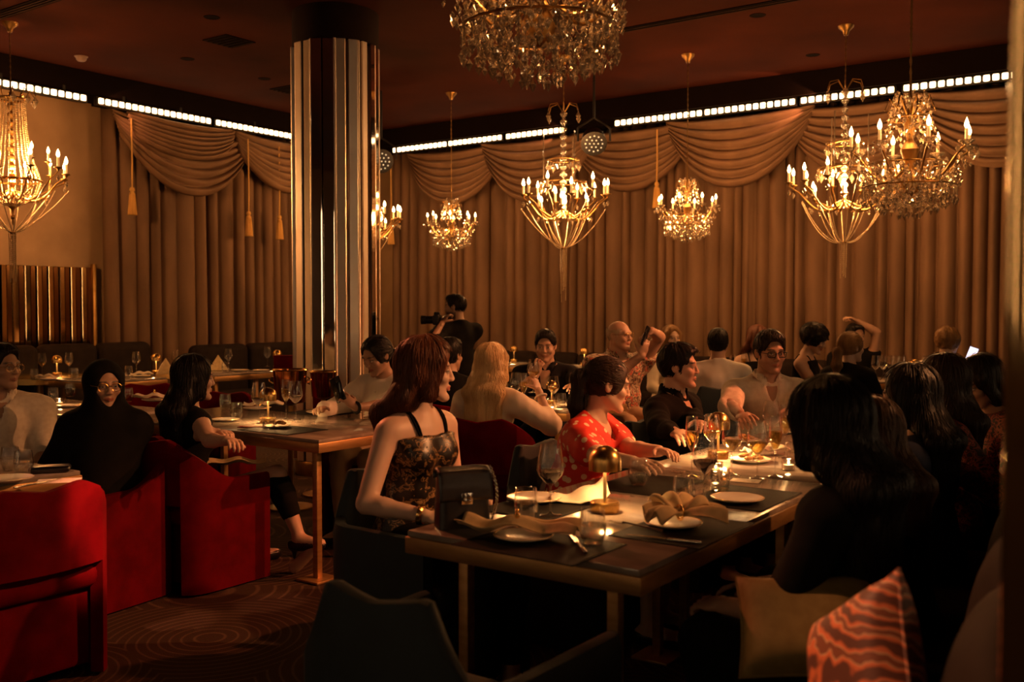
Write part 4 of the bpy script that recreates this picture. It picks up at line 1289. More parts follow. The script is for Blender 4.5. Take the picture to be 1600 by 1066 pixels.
def skin_mat():
    if 'skin' in MATS: return MATS['skin']
    m = bpy.data.materials.new('skin'); m.use_nodes = True
    nt = m.node_tree; N = nt.nodes; L = nt.links; b = N['Principled BSDF']
    b.inputs['Roughness'].default_value = 0.46; b.inputs['Specular IOR Level'].default_value = 0.45
    at_ = N.new('ShaderNodeAttribute'); at_.attribute_name = 'tint'
    tc = N.new('ShaderNodeTexCoord'); nz = N.new('ShaderNodeTexNoise'); nz.inputs['Scale'].default_value = 35
    L.new(tc.outputs['Object'], nz.inputs['Vector'])
    mx = N.new('ShaderNodeMix'); mx.data_type = 'RGBA'; mx.blend_type = 'MULTIPLY'; mx.inputs[0].default_value = 0.12
    L.new(at_.outputs['Color'], mx.inputs[6]); L.new(nz.outputs['Color'], mx.inputs[7]); L.new(mx.outputs[2], b.inputs['Base Color'])
    MATS['skin'] = m
    return m

def hair_mat(name, c1, c2):
    return mat('hair ' + name, c1, c2, scale=22, rough=0.45, spec=0.3, stretch=(1, 1, 0.10), bump=0.5, bscale=60, contrast=(0.3, 0.7))

def smooth01(x): 
    x = np.clip(x, 0, 1); return x * x * (3 - 2 * x)

def ik(sh, target, l1, l2, pole):
    sh = np.asarray(sh, float); tg = np.asarray(target, float)
    d = tg - sh; L = np.linalg.norm(d); Lm = min(L, (l1 + l2) * 0.985)
    d = d / max(L, 1e-6); tg = sh + d * Lm
    a = (l1 * l1 - l2 * l2 + Lm * Lm) / (2 * Lm); hh = math.sqrt(max(0, l1 * l1 - a * a))
    pole = np.asarray(pole, float); pv = pole - d * (pole @ d); pv /= max(1e-6, np.linalg.norm(pv))
    return sh + d * a + pv * hh, tg

def hand_prims(F, wrist, d, up, curl, side, sc=1.0, spread=1.0):
    """d: direction along the hand, up: back-of-hand normal, side +1: thumb towards +cross"""
    d = d / np.linalg.norm(d); up = up - d * (up @ d); up /= max(1e-6, np.linalg.norm(up)); lat = np.cross(d, up) * side
    s = sc
    palm = wrist + d * 0.048 * s
    Rm = np.stack([lat, d, up], 1).astype(np.float32)
    F.ell(palm, V3(0.038, 0.052, 0.017) * s, Rm, 0.012)
    pts = [palm]
    for q, (off, ln) in enumerate(((0.030, 0.070), (0.010, 0.080), (-0.010, 0.074), (-0.029, 0.058))):
        b = wrist + d * 0.088 * s + lat * off * s
        c = R(curl) * (0.8 + 0.12 * q)
        dd = d + lat * off * 1.5 * spread; dd = dd / np.linalg.norm(dd)
        p = b; ang = c * 0.5
        for seg, fr in enumerate((0.45, 0.32, 0.23)):
            e = p + (dd * math.cos(ang) - up * math.sin(ang)) * ln * fr * s
            F.cone(p, e, (0.0092 - 0.0008 * seg) * s, (0.0086 - 0.0008 * seg) * s, 0.004)
            pts.append(e); p = e; ang += c * 0.85
    p = wrist + d * 0.03 * s + lat * 0.030 * s; ang = 0.3
    td = lat * 0.72 + d * 0.62 - up * (0.25 + 0.4 * math.sin(R(curl)))
    td /= np.linalg.norm(td)
    e = p + td * 0.036 * s; F.cone(p, e, 0.013 * s, 0.0105 * s, 0.008)
    td2 = td * 0.6 + d * 0.6 - up * 0.5 * math.sin(R(curl)); td2 /= np.linalg.norm(td2)
    e2 = e + td2 * 0.032 * s; F.cone(e, e2, 0.0100 * s, 0.0082 * s, 0.004)
    pts.append(e2)
    return pts

SKIN = dict(fair=(0.70, 0.47, 0.36), light=(0.62, 0.40, 0.29), tan=(0.50, 0.30, 0.20), mid=(0.42, 0.25, 0.165), brown=(0.30, 0.17, 0.11))
HAIRC = dict(black=((0.008, 0.005, 0.004), (0.004, 0.0025, 0.002)), dark=((0.035, 0.017, 0.010), (0.018, 0.009, 0.006)),
             auburn=((0.15, 0.048, 0.020), (0.075, 0.024, 0.011)), brown=((0.11, 0.055, 0.028), (0.06, 0.03, 0.016)),
             blonde=((0.95, 0.72, 0.40), (0.72, 0.48, 0.22)), grey=((0.45, 0.36, 0.26), (0.30, 0.22, 0.15)), ash=((0.34, 0.19, 0.075), (0.16, 0.085, 0.03)))

PEOPLE = {}
def person(key, label, crown, face, D, scale=0.96, female=True, build=1.0, lean=4, sway=0, twist=0, head=(0, 0, 0), armR=None, armL=None,
           skin='light', hair=None, top=None, bottom=None, hip_z=0.525, stand=False, legs=None, beard=0.0, glasses=None, smile=0.0, hands=(35, 35), palms=None, extra=None, headscarf=None, bald=False):
    """pos: ground point under the hips (world), face: world direction the pelvis faces.  local +Y forward, +X the person's right."""
    seed = (sum(ord(c) for c in key) * 7919) % 1000 / 37.0
    hd_ = heading(face[0], face[1])
    RZ = np.array(Matrix.Rotation(hd_, 3, 'Z'), np.float32)
    top_w = np.array(at(crown[0], crown[1], D), np.float32)
    if crown[2:] : top_w[2] = crown[2]
    near = D < 4.6
    hb = min(0.024, max(0.013, D * 0.0030)); hf = min(0.0085, max(0.0036, D * 0.00098)); hc = min(0.020, max(0.0095, D * 0.0021))
    S = scale
    body = Field(); 
    hip = V3(0, 0, hip_z)
    le = R(lean)
    sp1 = rotm(0, -lean * 0.7, sway) @ V3(0, 0, 1); sp2 = rotm(0, -lean * 1.3, sway * 1.2) @ V3(0, 0, 1)
    mid = hip + sp1 * 0.20 * S; nb = mid + sp2 * 0.265 * S
    Rp = rotm(0, 0, 0); Rm_ = rotm(twist * 0.5, -lean, sway); Rc = rotm(twist, -lean * 1.2, sway * 1.2)
    sw = (0.158 if female else 0.182) * S * (0.6 + 0.4 * build)
    rx, fw, up = Rc[:, 0], Rc[:, 1], Rc[:, 2]
    chest = nb - sp2 * 0.125 * S + fw * 0.005
    b = build
    def torso(F, inf, k=0.05):
        F.ell(hip + V3(0, -0.01, 0.0), (V3(0.168, 0.120, 0.125) if female else V3(0.160, 0.118, 0.12)) * S * V3(b, b, 1) + inf, None, 0.03)
        F.ell(hip + sp1 * 0.15 * S, (V3(0.130, 0.098, 0.145) if female else V3(0.148, 0.108, 0.15)) * S * V3(b, b ** 1.4, 1) + inf, Rm_, k)
        F.ell(chest, (V3(0.138, 0.098, 0.15) if female else V3(0.162, 0.110, 0.155)) * S * V3(b, b, 1) + inf, Rc, k)
        if female:
            for sg in (-1, 1): F.ell(chest + fw * 0.072 * S * b + rx * sg * 0.067 * S - up * 0.02 * S, V3(0.058, 0.052, 0.056) * S * b + inf * 0.8, Rc, 0.03)
        shl = nb - up * 0.052 * S
        F.cone(shl - rx * sw * 0.86, shl + rx * sw * 0.86, 0.058 * S + inf, 0.058 * S + inf, 0.045)
        for sg in (-1, 1): F.cone(nb + up * 0.035 * S - fw * 0.015, shl + rx * sg * sw * 0.8 + up * 0.012, 0.030 * S + inf * 0.8, 0.036 * S + inf, 0.035)
    # head
    lk = RZ.T @ np.array(head[:3], np.float32); lk /= np.linalg.norm(lk)
    rt = np.cross(lk, V3(0, 0, 1)); rt /= np.linalg.norm(rt)
    Rh = np.stack([rt, lk, np.cross(rt, lk)], 1).astype(np.float32)
    if len(head) > 3: Rh = Rh @ rotm(0, 0, head[3])
    hs = 0.985 * (0.5 + 0.5 * S)
    neckv = (0.55 * up + 0.45 * Rh[:, 2]); neckv /= np.linalg.norm(neckv)
    hc0 = nb + neckv * 0.128 * S + Rh[:, 2] * 0.045 * S + (0.5 * fw + 0.5 * Rh[:, 1]) * 0.028 * S
    # put the crown of the head where the photograph has it
    crown_l = hc0 + Rh[:, 2] * 0.116 * hs
    pos = top_w - RZ @ crown_l; dz = pos[2]
    dz = float(np.clip(dz, -0.13, 0.13)) if not stand else 0.0
    dv = V3(0, 0, dz)
    hip = hip + dv; mid = mid + dv; nb = nb + dv; chest = chest + dv; hc0 = hc0 + dv; hip_z += dz
    t = thing('person', label, 'person', (pos[0], pos[1], 0), hd_)
    loc = lambda p: (RZ.T @ (np.array(p, np.float32) - V3(pos[0], pos[1], 0))).astype(np.float32)
    def tl(a):
        if a is None: return None
        w_, p_ = a if isinstance(a, tuple) else (a, None)
        return (loc(w_), None if p_ is None else (RZ.T @ np.array(p_, np.float32)))
    armR, armL = tl(armR), tl(armL)
    if palms: palms = [None if p_ is None else [None if v is None else RZ.T @ np.array(v, np.float32) for v in p_] for p_ in palms]
    if legs: legs = [None if l_ is None else [loc(v) for v in l_] for l_ in legs]
    Hh = lambda x, y, z: (hc0 + Rh @ (np.array([x, y, z], np.float32) * hs)).astype(np.float32)
    torso(body, 0.0)
    nr = (0.047 if female else 0.056) * S * (0.7 + 0.3 * b)
    body.cone(nb - up * 0.03, Hh(0, -0.022, -0.045), nr * 1.12, nr, 0.03)
    def cranium(F, inf, k=0.02): F.ell(Hh(0, -0.012, 0.030), V3(0.074, 0.094, 0.086) * hs + inf, Rh, k)
    cranium(body, 0.0)
    jw = 0.92 if female else 1.06
    jw *= (0.75 + 0.25 * b)
    body.ell(Hh(0, 0.030, -0.030), V3(0.058 * jw, 0.060, 0.078) * hs, Rh, 0.02)
    for sg in (-1, 1):
        body.cone(Hh(sg * 0.048 * jw, 0.005, -0.048), Hh(sg * 0.016, 0.068, -0.096), 0.020 * hs, 0.016 * hs, 0.02)
        body.ell(Hh(sg * 0.040, 0.060, -0.022), V3(0.022, 0.024, 0.020) * hs, Rh, 0.015)
    body.ell(Hh(0, 0.078, -0.098), V3(0.019 * jw, 0.017, 0.016) * hs, Rh, 0.012)
    body.cone(Hh(-0.034, 0.076, 0.026), Hh(0.034, 0.076, 0.026), 0.013 * hs, 0.013 * hs, 0.015)
    for sg in (-1, 1): body.ell(Hh(sg * 0.031, 0.094, 0.004), V3(0.018, 0.013, 0.011) * hs, Rh, 0.010, '-')
    for sg in (-1, 1): body.ell(Hh(sg * 0.031, 0.0755, 0.004), V3(0.0135, 0.0125, 0.0115) * hs, Rh, 0.003)
    body.cone(Hh(0, 0.086, 0.018), Hh(0, 0.1025, -0.024), 0.0072 * hs, 0.0100 * hs, 0.007)
    for sg in (-1, 1): body.ell(Hh(sg * 0.011, 0.097, -0.028), V3(0.008, 0.010, 0.007) * hs, Rh, 0.005)
    mz = -0.058; mw = 0.021 + 0.007 * smile
    for sg in (-1, 1):
        body.cone(Hh(0, 0.0925, mz + 0.004), Hh(sg * mw, 0.080, mz + 0.002 + 0.007 * smile), 0.0050 * hs, 0.003 * hs, 0.003)
        body.cone(Hh(0, 0.0905, mz - 0.008), Hh(sg * mw * 0.9, 0.080, mz - 0.002 + 0.006 * smile), 0.0058 * hs, 0.003 * hs, 0.003)
        if smile: body.ell(Hh(sg * 0.040, 0.068, -0.030), V3(0.018, 0.018, 0.015) * hs, Rh, 0.012)
    body.cone(Hh(-mw, 0.090, mz - 0.002 + 0.006 * smile), Hh(0, 0.101, mz - 0.002), 0.0018, 0.0022, 0.002, '-').cone(Hh(mw, 0.090, mz - 0.002 + 0.006 * smile), Hh(0, 0.101, mz - 0.002), 0.0018, 0.0022, 0.002, '-')
    for sg in (-1, 1):
        body.ell(Hh(sg * 0.076, -0.010, 0.0), V3(0.009, 0.019, 0.031) * hs, Rh @ rotm(sg * 18, 8, 0), 0.006)
        body.ell(Hh(sg * 0.085, -0.005, 0.004), V3(0.006, 0.010, 0.018) * hs, Rh @ rotm(sg * 18, 8, 0), 0.004, '-')
    # arms
    arms = {}
    l1, l2 = 0.275 * S, 0.235 * S
    fine = []
    hl = 0.135
    fine.append((hc0 - hl, hc0 + hl, hf))
    for nm, sg, spec, cu in (('R', 1, armR, hands[0]), ('L', -1, armL, hands[1])):
        shj = nb - up * 0.058 * S + rx * sg * (sw + 0.012)
        if spec is None: spec = (V3(sg * 0.13, 0.34, hip_z + 0.11), None)
        tg, pole = spec if isinstance(spec, tuple) else (spec, None)
        if pole is None: pole = -fw * 0.55 + rx * sg * 0.5 - V3(0, 0, 0.8)
        el, wr = ik(shj, tg, l1, l2, pole)
        shj, el, wr = (np.asarray(v, np.float32) for v in (shj, el, wr))
        ab = 0.7 + 0.3 * b
        fs_ = (1.0 if female else 1.14) * S * ab
        body.cone(shj, el, 0.047 * fs_, 0.038 * fs_, 0.03)
        mid_f = el + (wr - el) * 0.3
        body.cone(el, mid_f, 0.037 * fs_, 0.036 * fs_, 0.012); body.cone(mid_f, wr, 0.036 * fs_, 0.0245 * fs_, 0.015)
        d = wr - el; d /= np.linalg.norm(d)
        pal = palms[0 if sg > 0 else 1] if palms and palms[0 if sg > 0 else 1] is not None else None
        hd = d
        if pal is None: backn = V3(0, 0, 1) + rx * sg * 0.35
        else:
            backn = np.asarray(pal[0], np.float32)
            if pal[1] is not None: hd = np.asarray(pal[1], np.float32)
        hp = hand_prims(body, wr, hd, backn, cu, -1 if sg > 0 else 1, (0.93 if female else 1.03) * S)
        lo = np.min(hp, 0) - 0.03; hi = np.max(hp, 0) + 0.03
        lo = np.minimum(lo, wr - 0.025); hi = np.maximum(hi, wr + 0.025)
        fine.append((lo, hi, max(0.0042, hf)))
        arms[nm] = (shj, el, wr, hp)
    # legs
    legj = []
    for sg in (1, -1):
        h0 = hip + V3(sg * 0.085 * S, 0.02, -0.02)
        if stand: kn = hip + V3(sg * 0.10, 0.03, -0.40 * S); an = V3(sg * 0.11, 0.0, 0.085); toe = V3(sg * 0.13, 0.17, 0.03)
        elif legs and legs[0 if sg > 0 else 1] is not None: kn, an, toe = (np.asarray(v, np.float32) for v in legs[0 if sg > 0 else 1])
        else: kn = hip + V3(sg * 0.10, 0.42 * S, -0.01); an = V3(sg * 0.10, 0.40 * S, 0.085); toe = V3(sg * 0.11, 0.40 * S + 0.18, 0.03)
        legj.append((h0, kn, an, toe))
    def legsf(F, inf, full=True, feet=False):
        for (h0, kn, an, toe) in legj:
            F.cone(h0, kn, 0.082 * S * b + inf, 0.056 * S + inf, 0.03)
            cf = kn + (an - kn) * 0.35
            F.cone(kn, cf, 0.053 * S + inf, 0.053 * S + inf, 0.015); F.cone(cf, an, 0.053 * S + inf, 0.034 * S + inf, 0.02)
            if feet:
                F.cone(an + V3(0, 0, -0.03), toe, 0.036, 0.027, 0.02)
                bk = an - (toe - an) * V3(1, 1, 0) * 0.18; F.cone(V3(bk[0], bk[1], 0.035), toe, 0.034, 0.026, 0.02)
    legsf(body, 0.0, feet=True)
    V, Q = field_mesh(body, hb, fine=fine)
    me = fast_mesh('body', V, Q)
    # colours: skin, lips, brows, eyes, beard
    base = np.array(SKIN[skin], np.float32)
    colr = np.tile(base, (len(V), 1))
    q = (V - hc0) @ Rh / hs
    isf = (q[:, 1] > 0.03)
    lips = smooth01((0.010 - np.abs(q[:, 2] - mz + 0.002 - 0.006 * smile * (np.abs(q[:, 0]) / mw) ** 2)) / 0.004) * smooth01((mw + 0.003 - np.abs(q[:, 0])) / 0.004) * isf * (q[:, 1] > 0.078)
    lipc = base * np.array([0.80, 0.42, 0.42]) if female else base * np.array([0.85, 0.6, 0.58])
    colr = colr * (1 - lips[:, None]) + lipc * lips[:, None]
    brz = 0.0255 + 0.004 * (1 - ((np.abs(q[:, 0]) - 0.032) / 0.02) ** 2)
    brow = smooth01((0.0048 - np.abs(q[:, 2] - brz)) / 0.002) * smooth01((np.abs(q[:, 0]) - 0.009) / 0.004) * smooth01((0.052 - np.abs(q[:, 0])) / 0.006) * isf
    browc = np.array(HAIRC[hair.get('color', 'black') if hair else 'black'][1], np.float32) * 1.5
    colr = colr * (1 - 0.85 * brow[:, None]) + browc * 0.85 * brow[:, None]
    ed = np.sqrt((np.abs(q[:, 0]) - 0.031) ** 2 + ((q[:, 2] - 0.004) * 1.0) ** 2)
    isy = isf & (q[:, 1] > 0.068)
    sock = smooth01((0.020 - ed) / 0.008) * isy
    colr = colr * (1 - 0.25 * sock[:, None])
    exy = np.sqrt(((np.abs(q[:, 0]) - 0.031) / 0.0115) ** 2 + ((q[:, 2] - 0.003) / (0.0062 if smile < 0.5 else 0.0035)) ** 2)
    eyew = smooth01((1.15 - exy) / 0.25) * isy
    colr = colr * (1 - eyew[:, None]) + np.array([0.55, 0.50, 0.46]) * eyew[:, None]
    iris = smooth01((0.0056 - ed) / 0.0012) * eyew
    colr = colr * (1 - iris[:, None]) + np.array([0.012, 0.008, 0.006]) * iris[:, None]
    lash = smooth01((0.0030 - np.abs(q[:, 2] - 0.0085 + 14 * (np.abs(q[:, 0]) - 0.031) ** 2)) / 0.0015) * smooth01((0.0145 - np.abs(np.abs(q[:, 0]) - 0.031)) / 0.002) * isy
    colr = colr * (1 - 0.8 * lash[:, None]) + np.array([0.01, 0.007, 0.005]) * 0.8 * lash[:, None]
    if beard:
        bd = smooth01((-0.030 - q[:, 2]) / 0.02) * smooth01((q[:, 2] + 0.125) / 0.02) * (q[:, 1] > -0.02) * beard * (1 - lips)
        colr = colr * (1 - bd[:, None]) + np.array([0.02, 0.012, 0.008]) * bd[:, None]
    # nails a little paler
    ca = me.color_attributes.new('tint', 'FLOAT_COLOR', 'POINT')
    ca.data.foreach_set('color', np.concatenate([colr, np.ones((len(V), 1))], 1).astype(np.float32).ravel())
    link('body', me, skin_mat(), t, smooth='done')
    info = dict(t=t, hip=hip, mid=mid, nb=nb, Rc=Rc, Rh=Rh, Hh=Hh, hc0=hc0, hs=hs, arms=arms, S=S, chest=chest, sw=sw, nr=nr, hc=hc, legj=legj, D=D, seed=seed, torso=torso, legsf=legsf, cranium=cranium, fw=fw, up=up, rx=rx, face=face, pos=pos, RZ=RZ, hip_z=hip_z)
    PEOPLE[key] = info
    # ---------------- clothing
    if top:
        F = Field(); inf = top.get('inf', 0.008)
        torso(F, inf)
        if top.get('kind') == 'cami':
            F.plane(chest + up * top.get('cut', 0.055) * S, up * 1.0 + fw * top.get('tilt', -0.25), 0.006)
            for nm in ('R', 'L'): F.cone(arms[nm][0] + up * 0.03, arms[nm][0] * 0.6 + arms[nm][1] * 0.4, 0.064 * S, 0.050 * S, 0.012, '-')
        else:
            sl = top.get('sleeve', 2.0); si = top.get('sinf', 0.012)
            for nm in ('R', 'L'):
                shj, el, wr, hp = arms[nm]
                fs_ = (1.0 if female else 1.14) * S * (0.7 + 0.3 * b)
                f1 = min(1, sl)
                if f1 > 0.05: F.cone(shj, shj + (el - shj) * f1, 0.047 * fs_ + si + 0.004, (0.047 - 0.009 * f1) * fs_ + si + (0.012 if sl < 1 else 0), 0.03)
                if sl > 1: F.cone(el, el + (wr - el) * (sl - 1) * 0.94, 0.038 * fs_ + si, 0.027 * fs_ + si * (top.get('cuff', 0.8)), 0.025)
            # neckline
            F.cone(nb - up * 0.03, Hh(0, -0.022, -0.045), nr * 1.12 + inf, nr + inf, 0.03)
            nk = top.get('nk', 0.030)
            F.plane(nb + up * nk * S + fw * 0.0, up - fw * -0.35, 0.004)
            v = top.get('vee', 0.0)
            if v > 0:
                p0 = nb + fw * 0.055 * S + up * 0.03; p1 = chest + fw * 0.15 * S - up * (v - 0.09) 
                F.cone(p0, p1, 0.045 + v * 0.10, 0.004, 0.006, '-')
        if top.get('hem'): legsf_h = top['hem']
        if top.get('dress'):
            legsf(F, 0.02); h0 = [l[0] for l in legj]; kn = [l[1] for l in legj]
            F.cone((h0[0] + h0[1]) / 2, (kn[0] + kn[1]) / 2, 0.10, 0.09, 0.06)
            for l in legj: F.plane(l[1] + (l[2] - l[1]) * top['dress'], (l[2] - l[1]), 0.005)
        V, Q = field_mesh(F, hc, wr=top.get('wr', 0.006), wf=top.get('wf', 34), seed=seed, zstretch=0.6, bias=0.8)
        link(top.get('name', 'shirt'), fast_mesh('top', V, Q), top['mat'], t, smooth='done')
        if top.get('collar'):
            F = Field()
            rr = nr * 1.12 + 0.014
            F.cone(nb - up * 0.012 - fw * 0.006, nb + up * 0.038 * S - fw * 0.004, rr + 0.012, rr + 0.004, 0.01)
            F.cone(nb - up * 0.05, nb + up * 0.12, rr - 0.004, rr - 0.004, 0.004, '-')
            F.cone(nb + fw * 0.09 + up * 0.05, chest + fw * 0.13 + up * 0.05, 0.042, 0.006, 0.004, '-')
            # collar points
            for sg in (-1, 1): F.cone(nb + fw * 0.06 * S + rx * sg * 0.050 * S + up * 0.005, nb + fw * 0.095 * S + rx * sg * 0.045 * S - up * 0.055 * S, 0.017, 0.006, 0.01)
            V, Q = field_mesh(F, 0.006)
            link('collar', fast_mesh('collar', V, Q), top['mat'], t, smooth='done')
        if top.get('buttons'):
            mb = MB()
            for q_ in range(4):
                p_ = chest + fw * (0.118 * S * b + inf) + up * (0.07 - 0.055 * q_); mb.ball(p_, (0.005, 0.005, 0.005), 8, 5)
            mb.build('button', MATS.get('pearl') or mat('pearl', (0.8, 0.7, 0.6), rough=0.3), t)
        if top.get('kind') == 'cami' and top.get('straps', True):
            for sg in (-1, 1):
                for dx in ((0.058, 0.085) if top.get('double') else (0.07,)):
                    p0 = chest + up * (top.get('cut', 0.055) - 0.015) * S + rx * sg * (0.085 if not top.get('double') else 0.075) * S + fw * 0.118 * S
                    p2 = nb - up * 0.0 + rx * sg * dx * S; p3 = chest + up * 0.03 * S - fw * 0.115 * S + rx * sg * 0.07 * S
                    n_ = 14; pts = []
                    for q_ in range(n_ + 1):
                        f = q_ / n_
                        p_ = p0 * (1 - f) ** 2 + 2 * f * (1 - f) * (p2 + up * 0.04 + fw * 0.01) + p3 * f * f
                        # pull onto the body surface
                        for _ in range(6):
                            e = 0.003; d_ = float(body.eval(p_[None])[0])
                            g = np.array([float(body.eval((p_ + np.eye(3)[a] * e)[None].astype(np.float32))[0]) - d_ for a in range(3)]) / e
                            g /= max(1e-6, np.linalg.norm(g)); p_ = (p_ - g * (d_ - 0.005)).astype(np.float32)
                        pts.append(Vector(p_))
                    MB().tube(pts, 0.0045, 6).build('strap', top['mat'] if not top.get('strapmat') else top['strapmat'], t)
    if bottom:
        F = Field(); inf = bottom.get('inf', 0.012)
        F.ell(hip + V3(0, -0.01, 0.0), V3(0.168, 0.120, 0.125) * S * V3(b, b, 1) - 0.004, None, 0.03)
        legsf(F, inf)
        if bottom.get('skirt'):
            h0 = [l[0] for l in legj]; kn = [l[1] for l in legj]
            F.cone((h0[0] + h0[1]) / 2, (kn[0] + kn[1]) / 2, 0.10, 0.09, 0.06)
        cut = bottom.get('cut', 0.92)
        for l in legj: F.plane(l[1] + (l[2] - l[1]) * cut, (l[2] - l[1]), 0.005)
        F.plane(hip + sp1 * 0.10 * S, sp1, 0.01)
        V, Q = field_mesh(F, min(0.022, hc * 1.3), wr=0.004, wf=22, seed=seed)
        link('skirt' if bottom.get('skirt') else 'trousers', fast_mesh('bottom', V, Q), bottom['mat'], t, smooth='done')
    if bottom or (top and top.get('dress')):
        sm = (bottom or {}).get('shoe') or mat('black shoe leather', (0.012, 0.010, 0.009), rough=0.35)
        for (h0, kn, an, toe) in legj:
            F = Field(); bk = an - (toe - an) * V3(1, 1, 0) * 0.18; bz = max(0.035, float(an[2]) - 0.055); tz = max(0.030, float(toe[2]))
            F.cone(V3(bk[0], bk[1], bz), V3(toe[0], toe[1], tz), 0.040, 0.032, 0.02).cone(V3(toe[0], toe[1], tz), toe + (toe - bk) * V3(.12, .12, 0), 0.03, 0.014, 0.02)
            F.plane(V3(bk[0], bk[1], bz + 0.02), V3(0, 0, 1), 0.004)
            if bz > 0.1: F.cone(V3(bk[0], bk[1], bz), V3(bk[0], bk[1], bz - 0.09), 0.02, 0.007, 0.01)
            V, Q = field_mesh(F, 0.012); link('shoe', fast_mesh('shoe', V, Q), sm, t, smooth='done')
    # ---------------- hair
    if hair: make_hair(info, hair, hf)
    if glasses:
        mb = MB()
        rad = 0.021 if glasses == 'square' else 0.022
        for sg in (-1, 1):
            pts = []
            for q_ in range(21):
                a = 2 * math.pi * q_ / 20; e = 0.55 if glasses == 'square' else 1.0
                cx = math.copysign(abs(math.cos(a)) ** e, math.cos(a)); sx = math.copysign(abs(math.sin(a)) ** e, math.sin(a))
                pts.append(Vector(Hh(sg * 0.032 + cx * rad * 1.1, 0.100 - 0.006 * abs(cx * rad + 0.032) / 0.05, 0.002 + sx * rad * (0.78 if glasses == 'square' else 0.95))))
            mb.tube(pts, 0.0022 if glasses == 'square' else 0.0012, 6)
            mb.tube([Vector(Hh(sg * 0.055, 0.097, 0.008)), Vector(Hh(sg * 0.079, 0.07, 0.010)), Vector(Hh(sg * 0.082, -0.01, 0.012))], 0.0016, 6)
        mb.tube([Vector(Hh(-0.011, 0.101, 0.006)), Vector(Hh(0, 0.103, 0.009)), Vector(Hh(0.011, 0.101, 0.006))], 0.0016, 6)
        gm = black_metal if glasses == 'square' else brass
        g = mb.build('glasses', gm, t)
        for sg in (-1, 1):
            MB().ball((0, 0, 0), (rad * 1.05, 0.001, rad * 0.8), 16, 8, Matrix(np.array(Rh, float).tolist())).build('lens', lens_m, g, Vector(Hh(sg * 0.032, 0.099, 0.002)))
    if headscarf: make_scarf(info, headscarf)
    return info

